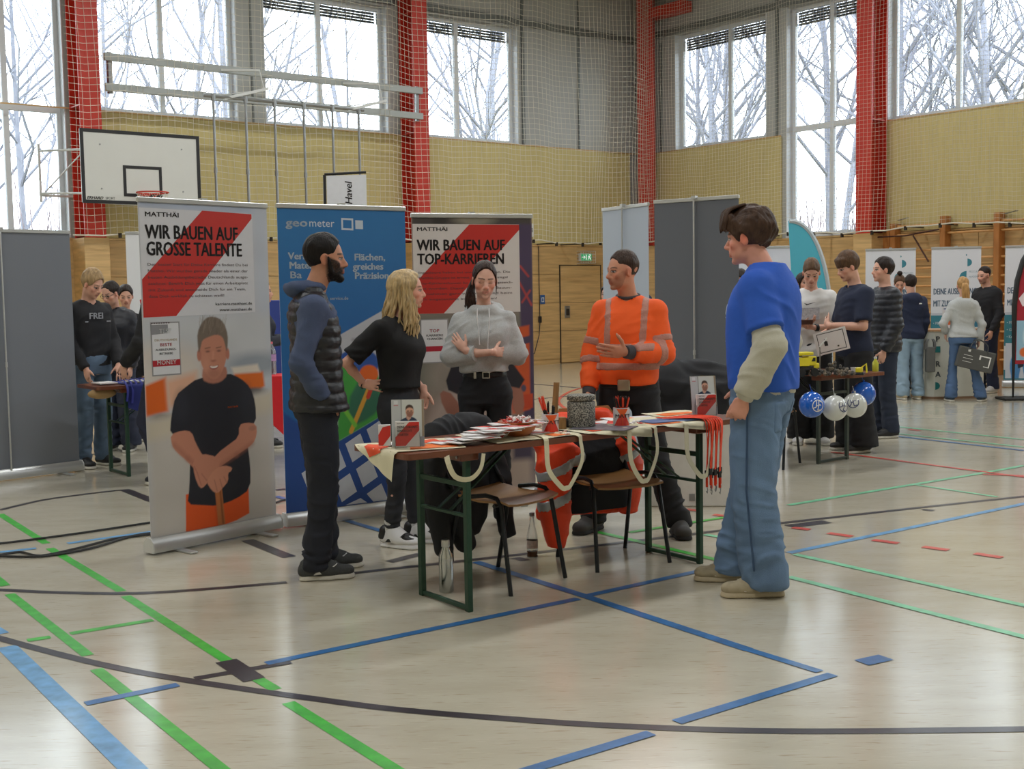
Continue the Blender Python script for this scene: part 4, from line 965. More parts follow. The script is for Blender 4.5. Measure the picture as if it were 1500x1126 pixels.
p.ell(.474, .885, .098, .150, skin, .006); p.poly([(.385, .90), (.562, .90), (.548, .99), (.51, 1.045), (.475, 1.055), (.44, 1.045), (.40, .99)], skin, .01, smooth=1)
p.ell(.374, .905, .016, .035, (186, 120, 100), .006); p.ell(.577, .905, .015, .035, (186, 120, 100), .006)
p.poly([(.372, .90), (.366, .84), (.366, .77), (.40, .71), (.45, .675), (.52, .685), (.562, .72), (.585, .79), (.582, .85), (.572, .90), (.560, .84), (.545, .80), (.50, .785), (.44, .80), (.40, .815), (.388, .85)], (118, 104, 92), .008, smooth=1)
for i in range(60): x = .378 + random.random() * .19; y = .70 + random.random() * .09; p.line([(x, y), (x + random.uniform(-.004, .02), y - .03 - .02 * random.random())], .003, (156, 142, 124) if i % 2 else (88, 78, 70), .006, .45)
p.ell(.42, .97, .03, .06, (212, 150, 126), .04, .5); p.ell(.475, 1.02, .05, .03, (150, 98, 80), .03, .5)
for x in (.435, .515): p.line([(x - .018, .866), (x + .018, .862)], .006, (96, 72, 56), .005, .8); p.ell(x, .885, .013, .005, (70, 56, 54), .004, .9); p.ell(x, .882, .02, .011, (168, 108, 90), .01, .4)
p.line([(.474, .89), (.470, .935)], .012, (216, 152, 128), .01, .6); p.ell(.474, .942, .018, .006, (150, 92, 76), .008, .7)
p.poly([(.438, .968), (.475, .975), (.515, .966), (.50, .99), (.475, .996), (.45, .99)], (150, 74, 68), .004, smooth=1); p.poly([(.445, .972), (.475, .977), (.508, .971), (.496, .984), (.475, .987), (.455, .984)], (236, 228, 220), .003, smooth=1)
p.build('printed_photo', o, M)
art(o, 'printed_panel', [[(.006, .05), (.795, .058), (.795, .66), (.006, .675)]], M, .0008, ink((214, 214, 220)))
art(o, 'red_stripe', [[(.43, .052), (.79, .060), (.79, .087), (.225, .668), (.008, .672), (.008, .455)]], M, .0014, ink(IR))
words(o, [('MATTHÄI', .040, .098, .026, .225, .035), ('WIR BAUEN AUF', .040, .222, .078, .645, .034), ('GROSSE TALENTE', .042, .318, .078, .665, .034)], M, .0022, ink(IK))
body = ['Den besten Start für Deine Karriere findest Du bei', 'Matthäi. Wir wurden gerade wieder als einer der', 'besten Ausbildungsbetriebe Deutschlands ausge-', 'zeichnet. Bewirb Dich jetzt für einen Arbeitsplatz', 'mit Zukunft und entscheide Dich für ein Team,', 'dass Dich wirklich zu schätzen weiß!']
ws = (.70, .70, .70, .70, .68, .52)
words(o, [(t, .045, .378 + i * .0365, .0165, ws[i], .0) for i, t in enumerate(body)], M, .0022, ink((74, 60, 62)))
words(o, [('karriere.matthaei.de', .50, .612, .017, .27, .012), ('www.matthaei.de', .53, .647, .017, .24, .012)], M, .0022, ink(IK))
def seal(o, M, x, y, w, h, top, lines, red):
    art(o, 'seal_frame', [[(x, y), (x + w, y), (x + w, y + h), (x, y + h)]], M, .0010, ink((150, 148, 150))); art(o, 'seal_field', [[(x + .008, y + .008), (x + w - .008, y + .008), (x + w - .008, y + h - .008), (x + .008, y + h - .008)]], M, .0014, ink((222, 222, 226)))
    for t, yy, ch, tw, col, bold in lines: words(o, [(t, x + (w - tw) / 2, y + yy, ch, tw, bold)], M, .0030 if t in red else .0020, ink(col))
art_ = [('TEST', .065, .026, .085, (228, 228, 230), .03), ('DEUTSCHLANDS', .110, .012, .15, (200, 170, 110), .01), ('BESTE', .14, .018, .08, (190, 40, 50), .03), ('AUSBILDUNGS-', .165, .012, .14, (60, 56, 60), .03), ('BETRIEBE', .188, .012, .09, (60, 56, 60), .03), ('MONEY', .245, .024, .13, (240, 236, 236), .02)]
seal(o, M, .05, .70, .195, .31, 'TEST', art_, ('MONEY', 'TEST'))
art(o, 'seal_plate', [[(.05, .715), (.165, .715), (.165, .765), (.055, .772)]], M, .0020, ink((138, 138, 142))); art(o, 'seal_ribbon', [[(.055, .920), (.24, .920), (.24, .955), (.055, .955)]], M, .0022, ink((176, 34, 44)))
art(o, 'seal_marks', [[(.055 + i * .016, .703), (.065 + i * .016, .703), (.065 + i * .016, .709), (.055 + i * .016, .709)] for i in range(8)], M, .0020, ink((70, 40, 44)))
words(o, [('MATTHÄI', .565, 1.235, .010, .075, .04)], M, .0016, ink((222, 96, 32)))

# --- 2: blue surveying banner
o, sh, M, W = rollup(G(420, 773), G(603, 749), 'blue roll-up banner with white surveying text behind the bearded man', 2.05)
p = Print(W, 1.95, .0048, (44, 116, 178)); p.poly([(0, .6), (W, .6), (W, 1.96), (0, 1.96)], (38, 100, 168), .8)
p.poly([(0, 1.30), (.30, 1.52), (.72, 1.33), (W, 1.28), (W, 1.96), (0, 1.96)], (40, 78, 150), .02)
p.poly([(.40, .83), (.755, .66), (.86, .93), (.80, 1.28), (.66, 1.39), (.37, 1.52), (.30, 1.3)], (188, 190, 198), .004)
p.line([(.50, .86), (.62, .88), (.80, .84)], .02, (150, 150, 160), .02); p.ell(.53, 1.02, .16, .10, (44, 84, 160), .01); p.poly([(.40, 1.0), (.55, 1.11), (.68, 1.10), (.72, 1.32), (.66, 1.39), (.37, 1.52)], (70, 160, 70), .01)
p.poly([(.48, 1.16), (.66, 1.10), (.70, 1.30), (.62, 1.38), (.44, 1.44)], (52, 110, 86), .02, smooth=1); p.ell(.61, 1.09, .07, .06, (226, 104, 40), .01); p.line([(.62, 1.16), (.55, 1.30), (.47, 1.46)], .03, (216, 160, 60), .006); p.line([(.64, 1.15), (.60, 1.24)], .03, (200, 60, 44), .006); p.line([(.40, 1.10), (.42, 1.30), (.50, 1.42)], .03, (120, 196, 70), .01)
p.build('printed_photo', o, M)
sq = []
for i in range(-4, 6):
    for j in range(-3, 4):
        cx_, cy_ = .505 + .157 * i + .073 * j, 1.57 - .082 * i + .173 * j; q = [(cx_ + a * .0555 + c * .024, cy_ - a * .0295 + c * .063) for a, c in ((-1, -1), (1, -1), (1, 1), (-1, 1))]
        if all(.0 < x < W and y < 1.94 and y > 1.50 - .42 * (x - .3) for x, y in q): sq.append(q)
        elif all(-.1 < x < W + .1 and y < 2.1 and y > 1.50 - .42 * (x - .3) for x, y in q) and cx_ > .25:
            q2 = [(min(max(x, 0), W), min(y, 1.94)) for x, y in q]
            if max(x for x, _ in q2) - min(x for x, _ in q2) > .03 and max(y for _, y in q2) - min(y for _, y in q2) > .03: sq.append(q2)
art(o, 'white_squares', sq, M, .0008, ink((198, 204, 216)))
r_ = [(.44, .073), (.525, .075), (.525, .152), (.44, .15)]; i_ = [(.452, .085), (.513, .087), (.513, .140), (.452, .138)]
art(o, 'logo_squares', [[r_[k], r_[(k + 1) % 4], i_[(k + 1) % 4], i_[k]] for k in range(4)] + [[(.54, .086), (.595, .087), (.595, .143), (.54, .142)]], M, .0008, ink((200, 212, 226)))
wl = ink((210, 220, 232), 'pale blue white')
words(o, [('geo', .056, .132, .050, .152, .035), ('meter', .212, .132, .050, .175, -.002), ('Verme', .066, .338, .043, .185, .045), ('Flächen,', .525, .345, .043, .225, .045), ('Mater', .070, .397, .043, .165, .045), ('greiches', .515, .405, .043, .225, .045), ('Ba', .072, .457, .043, .08, .03), ('Präzision.', .525, .465, .043, .265, .045), ('service.de', .345, .598, .020, .13, .02)], M, .0008, wl)

# --- 3: second recruiting banner behind the woman in grey
o, sh, M, W = rollup((-.655, 8.15), (.155, 8.47), 'roll-up banner with red stripe and text TOP-KARRIEREN', 2.01, base=True)
p = Print(W, 1.9, .0052, (150, 132, 122)); p.poly([(0, 0), (W, 0), (W, .1), (0, .1)], (72, 66, 64), .03); p.ell(.45, .03, .14, .04, (140, 136, 120), .03); p.ell(.2, .04, .05, .05, (50, 46, 44), .03)
p.poly([(0, .66), (W, .66), (W, 1.2), (0, 1.2)], (124, 122, 112), .1); p.ell(.30, 1.1, .2, .2, (150, 140, 130), .1); p.poly([(.76, .06), (W, .06), (W, 1.95), (.80, 1.95)], (74, 62, 92), .02)
for q in (((.78, .35), (.84, .42)), ((.79, .6), (.85, .52)), ((.77, .46), (.86, .62))): p.line(q, .014, (180, 70, 70), .01)
p.poly([(.70, .78), (.84, .76), (.84, 1.35), (.70, 1.38)], (206, 88, 44), .015); p.poly([(.70, .86), (.86, .83), (.86, .88), (.70, .91)], (70, 64, 92), .01); p.poly([(.70, 1.25), (.86, 1.24), (.86, 1.34), (.70, 1.35)], (196, 70, 40), .01); p.ell(.79, 1.20, .02, .025, (80, 76, 100), .01); p.ell(.40, 1.45, .30, .30, (184, 166, 158), .08); p.poly([(0, 1.45), (.86, 1.45), (.86, 1.95), (0, 1.95)], (176, 160, 150), .1); p.poly([(.70, 1.40), (.86, 1.40), (.86, 1.7), (.70, 1.7)], (70, 62, 84), .05)
p.poly([(.28, .98), (.40, .96), (.45, 1.2), (.34, 1.24), (.20, 1.17)], (34, 34, 44), .008, smooth=1); p.poly([(.17, 1.18), (.28, 1.22), (.36, 1.42), (.42, 1.48), (.30, 1.45), (.19, 1.30)], (160, 108, 92), .008, smooth=1); p.poly([(.68, 1.16), (.78, 1.18), (.80, 1.36), (.72, 1.4)], (160, 108, 92), .01, smooth=1); p.poly([(.66, .95), (.80, 1.14), (.76, 1.2), (.6, 1.16)], (34, 34, 44), .01); p.mottle(9, .15)
p.build('printed_photo', o, M)
art(o, 'printed_panel', [[(.006, .062), (.775, .062), (.775, .665), (.006, .665)]], M, .0008, ink((220, 214, 212)))
art(o, 'red_stripe', [[(.41, .064), (.775, .064), (.775, .10), (.215, .664), (.008, .664), (.008, .465)]], M, .0014, ink(IR))
words(o, [('MATTHÄI', .035, .108, .024, .215, .035), ('WIR BAUEN AUF', .035, .238, .072, .635, .034), ('TOP-KARRIEREN', .035, .332, .072, .625, .034)], M, .0022, ink(IK))
body = ['Ingenieure haben bei uns beste Karten. Die', 'Matthäi-Gruppe ist erneut mit dem Gütesiegel', 'Top-Karrierechancen für Ingenieure ausgezeich-', 'net worden. Damit steht sie als Bauun-', 'ternehmen ganz weit oben und beim', 'sich ausgezeichnet bewerben lassen!']
words(o, [(t, .040, .395 + i * .036, .0155, (.66, .64, .68, .67, .675, .56)[i]) for i, t in enumerate(body)], M, .0022, ink((74, 60, 62)))
words(o, [('karriere.matthaei.de', .36, .625, .016, .26, .012)], M, .0022, ink(IK))
seal(o, M, .045, .70, .20, .30, '', [('TOP', .09, .020, .07, (180, 60, 80), .03), ('KARRIERE', .118, .014, .12, (60, 60, 66), .03), ('CHANCEN', .142, .014, .11, (60, 60, 66), .03)], ())
art(o, 'seal_ribbon', [[(.055, .885), (.235, .885), (.235, .92), (.055, .92)]], M, .0022, ink((176, 34, 54)))

# --- rears of banners and the rest of the display walls
rollup(G(0, 705) + (G(0, 705) - G(117, 690)) * .75, G(117, 690), 'rear of a wide grey roll-up banner at the left edge of the hall', 2.05, back=True, backcol=(112, 116, 124))
gp1, gp2 = D_ = (Vector((1.215, 10.2, 0)), Vector((1.83, 9.72, 0)))
rollup(gp1, gp2, 'dark grey rear of a tall roll-up banner behind the man in orange', 2.215, back=True, backcol=(98, 102, 110))
rollup((.85, 11.1), (1.19, 10.42), 'pale grey rear of a tall roll-up banner with thin pole', 2.215, back=True, backcol=(176, 186, 200))
rollup((-1.75, 12.15), (-1.035, 12.0), 'grey rear of a roll-up banner half hidden by the blue banner', 2.04, back=True, backcol=(112, 118, 126))
o, sh, M, W = rollup((-4.10, 13.0), (-3.35, 13.3), 'white roll-up banner with a red and blue mark beside the blond boy', 2.18, sheet=(236, 238, 242))
art(o, 'printed_mark', [[(.12, .72), (.40, .60), (.40, .98), (.17, 1.03)]], M, .0008, ink((206, 44, 52))); art(o, 'printed_mark', [[(.14, .62), (.30, .45), (.42, .42), (.42, .60), (.16, .69)]], M, .0008, ink((150, 178, 226)))
# dark blue pop-up wall behind the woman with the cup
o = empty('display_wall', (-3.1, 13.9, 0), R(4), 'dark blue fabric display wall behind the woman with a cup', 'display wall'); b = MB(); b.cbox(-.45, 1.0, 0, .05, .05, 1.42, .01); b.build('fabric_skin', mat('blue display fabric', (52, 70, 148), .7, noise=.04, nscale=2), o); b = MB(); b.cbox(-.45, 1.0, -.05, .10, 0, .05, .01); b.build('foot_rail', m_alu, o)
# tall flag sign "Havel"
o = empty('flag_sign', (-1.72, 13.0, 0), R(5), 'tall white vertical flag sign with black pole reading Havel', 'flag')
b = MB(); b.tube([(-.255, 0, .02), (-.235, 0, 2.74)], .016, 8); b.tube([(-.235, 0, 2.745), (.205, 0, 2.765)], .014, 8); b.build('pole', m_blk, o, smooth=True); b = MB(); b.cbox(-.45, .15, -.25, .25, 0, .03, .01); b.build('base_plate', m_blk, o)
b = MB(); b.prism([(-.22, .4), (.20, .4), (.205, 2.74), (-.215, 2.73)], .006, frame((0, 0, 0), (1, 0, 0), (0, 0, 1), (0, -1, 0))); b.build('cloth', mat('white flag cloth', (226, 228, 234), .7, noise=.03), o)
Mv = frame((0, -.008, 0), (0, 0, 1), (-1, 0, 0), (0, -1, 0)); mb = MB(); text_mb(mb, '- Havel', .105, Mv @ Matrix.Translation((2.36, -.05, 0)), bold=.02, shear=.2); text_mb(mb, 'Potsdam', .105, Mv @ Matrix.Translation((2.07, .05, 0)), bold=.02, shear=.2); mb.build('lettering', ink(IK), o, fix=False)

# far right: three training banners in front of the wall bars
def care_banner(a, b_, label, pic=False):
    o, sh, M, W = rollup(a, b_, label, 2.0, sheet=(224, 226, 232), group='white and teal training banners', feet=False); sc = W / .66
    T = ink((62, 134, 150)); art(o, 'teal_field', [[(0, .96), (W, .96), (W, 1.40), (0, 1.40)], [(0, 1.74), (W, 1.74), (W, 1.88), (0, 1.88)]] if pic else [[(0, .96), (W, .96), (W, 1.88), (0, 1.88)]], M, .001, T); art(o, 'grey_line', [[(0, .925), (W, .925), (W, .96), (0, .96)]], M, .001, ink((196, 198, 208)))
    def half(cx, cy, r, sgn): return [(cx, cy - r)] + [(cx + sgn * r * 1.1 * math.sin(t), cy - r * math.cos(t)) for t in np.linspace(0.2, 2.94, 9)] + [(cx, cy + r)]
    art(o, 'logo_mark', [half(.47 * sc, .42, .085, -1), half(.48 * sc, .215, .055, 1), half(.48 * sc, .60, .022, 1), half(.46 * sc, .11, .014, 1)], M, .001, T)
    words(o, [('DEINE AUSBILDUNG', .03 * sc, .66, .085, .57 * sc, .02), ('MIT ZUKUNFT', .03 * sc, .83, .085, .38 * sc, .02)], M, .001, ink((86, 112, 138)))
    words(o, [('PROCURA', .50 * sc, .36, .028, .13 * sc), ('AKADEMIE', .50 * sc, .43, .028, .14 * sc)], M, .001, ink((150, 170, 180)))
    words(o, [('• Pflegefachfrau', .03 * sc, 1.09, .04, .27 * sc, .02), ('• Gesundheit', .03 * sc, 1.19, .04, .25 * sc, .02), ('• Krankenpflege', .03 * sc, 1.29, .04, .28 * sc, .02)], M, .0016, ink((214, 226, 232)))
    return o, M, W
care_banner((5.15, 17.6), (5.81, 17.4), 'white and teal roll-up banner behind the person with the hair bun'); care_banner((6.0, 17.3), (6.63, 17.1), 'white and teal roll-up banner behind the woman with the ponytail')
o, M, W = care_banner((6.97, 17.1), (7.62, 16.9), 'white and teal roll-up banner with two nurses at the right edge', True)
p = Print(.50, .50, .006, (214, 220, 232))
for x, hc in ((.13, (70, 50, 44)), (.30, (110, 90, 70)), (.42, (60, 44, 40))): p.ell(x, .33, .07, .17, (84, 146, 206), .01); p.poly([(x - .06, .36), (x + .06, .36), (x + .05, .5), (x - .05, .5)], (84, 146, 206), .01); p.ell(x, .12, .034, .05, (214, 160, 136), .01); p.ell(x, .085, .036, .03, hc, .01)
p.poly([(.16, .30), (.24, .27), (.24, .33), (.17, .36)], (40, 48, 64), .005); p.build('printed_nurses', o, M @ Matrix.Translation((.02, -1.36, .0016)))
# white banner behind the dark-haired visitor
o, sh, M, W = rollup((2.72, 15.0), (3.56, 15.0), 'plain white roll-up banner behind the dark haired visitor', 1.98, sheet=(216, 218, 230)); words(o, [('DIAKONIE', .62, .60, .025, .16, .02)], M, .001, ink((90, 130, 190)))
# teal beach flag
def beach_flag(loc, rz, label, H, col, w, edge, stand=True, mark=True):
    o = empty('beach_flag', loc, rz, label, 'flag'); n = 22; pts = []
    for i in range(n + 1): t = i / n; pts.append((w * (1 - math.cos(t * math.pi / 2) ** 1.0) * 1.0 if False else w * math.sin(t * math.pi / 2) ** .9, H - (H - .75) * (1 - math.cos(t * math.pi / 2)) ** 1.0 * .78))
    Mf = frame((0, 0, 0), (1, 0, 0), (0, 0, 1), (0, -1, 0)); out = [(0, H)] + pts[1:] + [(w * 1.02, .62), (.20 * w, .62)]
    b = MB(); b.prism(out, .006, Mf); b.build('cloth', col, o)
    P3 = [(x + .012, 0, z) for x, z in pts] + [(w * 1.04, 0, .62), (w * 1.04, 0, .03)]
    b = MB(); b.strip([(x, -.003, z) for x, _, z in P3[:-1]], .06, .014) if False else b.tube(P3[:-1], .026, 6); b.build('pole_sleeve', edge, o, smooth=True); b = MB(); b.tube([P3[-2], P3[-1]], .013, 8); b.build('pole', m_blk, o, smooth=True)
    b = MB(); b.cbox(w * 1.04 - .22, w * 1.04 + .22, -.22, .22, 0, .03, .008); b.build('base_plate', m_blk, o); return o, Mf
o, Mf = beach_flag((3.09, 13.5, 0), 0, 'turquoise beach flag with pale edge behind the boy in the white shirt', 2.2, mat('turquoise flag cloth', (86, 186, 210), .65, noise=.05, nscale=3), .46, mat('pale grey sleeve', (190, 198, 204), .6))
art(o, 'printed_mark', [[(.19 + .10 * math.sin(t), -(1.36 + .095 * math.cos(t))) for t in np.linspace(0, math.pi, 10)], [(.28, -1.72), (.33, -1.69), (.28, -1.66)], [(.27, -1.55), (.30, -1.55), (.30, -1.45), (.27, -1.45)]], Mf, .008, ink((216, 228, 236)))
o = empty('beach_flag', (6.36, 15.3, 0), 0, 'dark red beach flag with black edge and foot plate at the right edge', 'flag')
Mf = frame((0, 0, 0), (1, 0, 0), (0, 0, 1), (0, -1, 0)); pts = [(.0, .45), (.0, 1.2), (.03, 1.5), (.10, 1.75), (.22, 1.95), (.42, 2.1), (.62, 2.15), (.62, .45)]
b = MB(); b.prism(pts, .006, Mf); b.build('cloth', mat('dark red flag cloth', (168, 34, 52), .65, noise=.05, nscale=3), o); b = MB(); b.tube([(0, 0, .03), (0, 0, 1.2), (.03, 0, 1.5), (.10, 0, 1.75), (.22, 0, 1.95), (.42, 0, 2.1), (.62, 0, 2.15)], [.012, .035, .035, .035, .035, .035, .03], 8); b.build('pole_sleeve', m_blk, o, smooth=True)
b = MB(); b.cbox(-.17, .30, -.16, .16, 0, .03, .008); b.build('base_plate', m_blk, o); art(o, 'printed_mark', [[(.05, -1.28), (.12, -1.36), (.2, -1.36), (.2, -1.18), (.10, -1.18)]], Mf, .008, ink((236, 220, 226)))
p = Print(.5, .5, .01, (150, 190, 214)); p.ell(.2, .2, .12, .2, (190, 214, 226), .02); p.ell(.1, .40, .06, .06, (220, 110, 50), .02); p.build('printed_photo', o, Mf @ Matrix.Translation((.03, 1.0, .008)))

# ================================================================ THINGS FIXED TO THE WALLS
# basketball backboard, facing along the left wall's normal
def at_wall(M, x, off, z=0.): v = M @ Vector((x, off, z)); return v
bb = empty('basketball_backboard', at_wall(ML, 11.46, 1.0), math.atan2(NL[1], NL[0]) + R(90), 'white basketball backboard with black border and red hoop', 'backboard')
bb.rotation_euler.z = math.atan2(EL[1], EL[0]) + math.pi            # local x runs right along the wall, -y into the hall
b = MB(); b.cbox(-.9, .9, -.02, .02, 2.84, 3.89, .006); b.build('board', mat('white backboard', (206, 206, 200), .45, noise=.02, nscale=3), bb)
def rectring(b, x0, x1, z0, z1, w, y0, y1): b.box(x0, x1, y0, y1, z1 - w, z1); b.box(x0, x1, y0, y1, z0, z0 + w); b.box(x0, x0 + w, y0, y1, z0 + w, z1 - w); b.box(x1 - w, x1, y0, y1, z0 + w, z1 - w)
b = MB(); rectring(b, -.905, .905, 2.835, 3.895, .05, -.025, -.018); b.build('border', m_blk, bb); b = MB(); rectring(b, -.295, .295, 2.95, 3.40, .045, -.0245, -.0205); b.build('target_square', m_blk, bb)
mb = MB(); text_mb(mb, 'ERHARD', .058, frame((-.84, -.0225, 2.895), (1, 0, 0), (0, 0, 1), (0, -1, 0)), sx=1.05, bold=.05, shear=.3); text_mb(mb, 'SPORT', .052, frame((-.57, -.0225, 2.895), (1, 0, 0), (0, 0, 1), (0, -1, 0)), sx=.9); mb.build('lettering', m_blk, bb, fix=False)
for x in (-.62, .62):
    for z in (3.05, 3.68): b = MB(); b.tube([(x, -.021, z), (x, -.027, z)], .012, 8); b.build('bolt', m_steel, bb)
b = MB(); rr = .225; b.tube([(rr * math.cos(t), -.36 + rr * math.sin(t), 2.99) for t in np.linspace(0, 2 * math.pi, 25)[:-1]], .010, 8, closed=True); b.box(-.06, .06, -.14, -.03, 2.96, 3.00)
b.tube([(-.05, -.03, 2.90), (-.16, -.22, 2.985)], .007, 6); b.tube([(.05, -.03, 2.90), (.16, -.22, 2.985)], .007, 6); b.build('hoop', mat('orange red hoop', (200, 66, 52), .45, noise=.03), bb, smooth=True)
b = MB()
for i in range(12):
    t = i / 12 * 2 * math.pi
    for s_ in (-1, 1): b.tube([((rr - .0 - .07 * q) * math.cos(t + s_ * q * .52), -.36 + (rr - .07 * q) * math.sin(t + s_ * q * .52), 2.985 - .20 * q) for q in (0, .5, 1)], .003, 3, cap=False)
b.build('hoop_net', m_net, bb)
b = MB()
for x in (-.82, -.10):
    for z in (2.98, 3.60): b.tube([(x, .02, z), (x - .35, .95, z + .05)], .018, 6)
    b.tube([(x - .35, .95, 2.9), (x - .35, .95, 3.75)], .02, 6); b.tube([(x, .02, 3.60), (x - .35, .95, 2.98)], .010, 6)
b.tube([(-1.17, .95, 3.0), (-.45, .95, 3.0)], .02, 6); b.tube([(-.82, .03, 2.86), (.55, .03, 2.82)], .02, 6); b.tube([(.45, .03, 2.84), (.45, -.02, 2.70), (.43, .02, 2.62)], .008, 6); b.build('support_frame', m_whitemetal, bb, smooth=True)
# two rails with swing-out arms carrying the climbing poles
rl = empty('climbing_pole_rig', at_wall(ML, 0, 0), 0, 'grey climbing pole rig hanging from two wall rails under the windows', 'climbing poles'); rl.matrix_world = ML
for z in (5.02, 4.58): b = MB(); b.cbox(6.12, 11.80, .56, .62, z - .055, z + .055, .006); b.build('rail', mat('grey painted rail', (170, 174, 172), .5, noise=.06, nscale=4), rl)
for x in (6.2, 11.7): b = MB(); b.box(x - .03, x + .03, .48, .56, 4.5, 5.1); b.build('rail_bracket', m_steel, rl)
PX = (10.29, 9.75, 9.25, 8.73, 8.20, 7.70)
for x in PX: b = MB(); b.tube([(x, 1.0, 4.50), (x, 1.0, .30)], .021, 8); b.tube([(x, 1.0, 3.36), (x, 1.0, 3.44)], .03, 8); b.build('climbing_pole', m_steel, rl, smooth=True)
b = MB(); b.tube([(10.45, 1.0, 4.52), (7.6, 1.0, 4.52)], .026, 8)
for x in PX: b.tube([(x, 1.0, 4.45), (x, 1.0, 4.56)], .036, 8)
b.build('cross_tube', m_steel, rl, smooth=True)
for x in (9.95, 7.75):
    b = MB(); b.strip([(x, .62, 5.0), (x - .45, 1.02, 4.98)], .05, .03); b.strip([(x + .15, .98, 4.50), (x - .55, 1.08, 4.70)], .06, .04); b.tube([(x - .45, 1.02, 4.97), (x - .50, 1.05, 4.70)], .008, 5); b.tube([(x + .1, .62, 4.60), (x - .50, 1.05, 4.68)], .008, 5); b.build('swing_arm', m_whitemetal, rl)
# exit sign in a wire cage
ex = empty('exit_sign', at_wall(ML, 1.80, .04, 2.14), 0, 'green exit sign in a white wire cage above the flush door', 'sign'); ex.matrix_world = ML @ Matrix.Translation((1.80, .04, 2.14)) @ Matrix.Rotation(math.pi, 4, 'Z')
# in this frame x runs right and -y comes into the hall
b = MB(); b.cbox(-.155, .155, -.07, 0, -.08, .08, .006); b.build('sign_box', m_whitemetal, ex); b = MB(); b.cbox(-.145, .145, -.078, -.0705, -.07, .07, .003); b.build('green_face', mat('lit green sign', (42, 150, 96), .4, emit=.5), ex)
Mx = frame((0, -.080, 0), (1, 0, 0), (0, 0, 1), (0, -1, 0)); mb = MB()
mb.face([(-.02, -.05), (.0, -.05), (.0, .05), (-.02, .05)], Mx); mb.face([(-.12, .01), (-.07, .01), (-.07, .035), (-.03, 0), (-.07, -.035), (-.07, -.01), (-.12, -.01)], Mx); mb.face([(.03, -.05), (.05, -.05), (.07, -.01), (.10, -.05), (.12, -.045), (.085, .01), (.11, .03), (.10, .04), (.07, .02), (.05, .035), (.035, .015), (.055, .005)], Mx); mb.sphere((.088, -.080, .052), .012, 8, 5); mb.build('pictogram', mat('lit white sign', (230, 240, 234), .4, emit=.6), ex, fix=False)
b = MB()
for x in np.linspace(-.2, .2, 7): b.tube([(x, 0, -.12), (x, -.13, -.12), (x, -.13, .12), (x, 0, .12)], .004, 4)
for z in np.linspace(-.12, .12, 5): b.tube([(-.2, 0, z), (-.2, -.13, z), (.2, -.13, z), (.2, 0, z)], .004, 4)
b.build('wire_cage', m_whitemetal, ex)
# blue notice, cable and socket by the left wall; small white box above
o = empty('notice', at_wall(ML, 0, 0), 0, 'small blue notice plate on the pine wall', 'sign'); o.matrix_world = ML @ Matrix.Translation((2.93, .036, 1.30)) @ Matrix.Rotation(math.pi, 4, 'Z'); b = MB(); b.cbox(-.06, .06, -.01, 0, -.09, .09, .002); b.build('plate', mat('blue enamel', (46, 92, 150), .4), o); b = MB(); rectring(b, -.03, .035, -.05, .04, .012, -.012, -.0101); b.build('printed_mark', m_whitemetal, o)
o = empty('wall_cable', at_wall(ML, 0, 0), 0, 'black cable hanging down the pine wall from the net cord', 'cable'); o.matrix_world = ML; b = MB(); b.tube([(3.02, .05, 2.35), (3.02, .05, 1.6), (3.03, .07, .95)], .008, 6); b.tube([(3.03, .07, .85), (3.08, .10, .6), (3.25, .15, .25), (3.7, .25, .06), (4.2, .3, .02)], .009, 6); b.build('cord', m_blk, o, smooth=True); b = MB(); b.cbox(3.0, 3.06, .05, .10, .84, .97, .008); b.build('plug', m_blk, o)
o = empty('alarm_box', at_wall(ML, 0, 0), 0, 'small white box on the yellow wall covering', 'box'); o.matrix_world = ML @ Matrix.Translation((3.25, .05, 2.66)); b = MB(); b.cbox(-.06, .06, 0, .07, -.13, .13, .01); b.build('housing', m_whitemetal, o); b = MB(); b.cbox(-.03, .03, .07, .078, -.04, .04, .004); b.build('button', mat('grey button', (150, 152, 156), .4), o)
# wall bars
m_bar = mat('varnished beech', (214, 160, 98), .45, noise=.15, nscale=4, nstretch=(1, 1, 5)); m_bard = mat('varnished post', (178, 116, 60), .45, noise=.15, nscale=5, nstretch=(4, 4, .6))
wb = empty('wall_bars', at_wall(MR, 0, 0), 0, 'wooden gymnastic wall bars behind the training banners', 'wall bars'); wb.matrix_world = MR
for s in (6.28, 7.24, 8.2, 9.2): b = MB(); b.cbox(-s - .05, -s + .05, .06, .24, 0, 2.60 if s > 6.3 else 2.52, .008); b.build('post', m_bard, wb)
for a_, c_ in ((6.28, 7.24), (7.24, 8.2), (8.2, 9.2)):
    for i in range(15):
        z = .25 + i * .15 if i < 13 else (2.32, 2.47)[i - 13]
        b = MB(); b.tube([(-a_ - .05, .16, z), (-c_ + .05, .16, z)], .019, 8); b.build('rung', m_bar, wb, smooth=True)
for s in (6.32, 8.28): b = MB(); b.strip([(-s, .1, 2.58), (-s - .30, .3, 2.60)], .05, .01); b.build('wall_bracket', m_steel, wb)
b = MB(); b.tube([(-5.9, .35, 2.30), (-6.6, .33, 2.30), (-7.2, .28, 2.38)], .014, 6); b.tube([(-6.0, .35, 2.30), (-6.05, .35, 2.1)], .012, 6); b.tube([(-6.75, .33, 2.30), (-7.05, .33, 1.85)], .014, 6); b.build('folding_hook', mat('rust brown iron', (74, 42, 34), .5, metal=.3, noise=.2), wb, smooth=True)
b = MB(); b.cbox(-6.20, -6.06, .05, .2, 1.7, 2.43, .006); b.build('side_board', m_bard, wb)
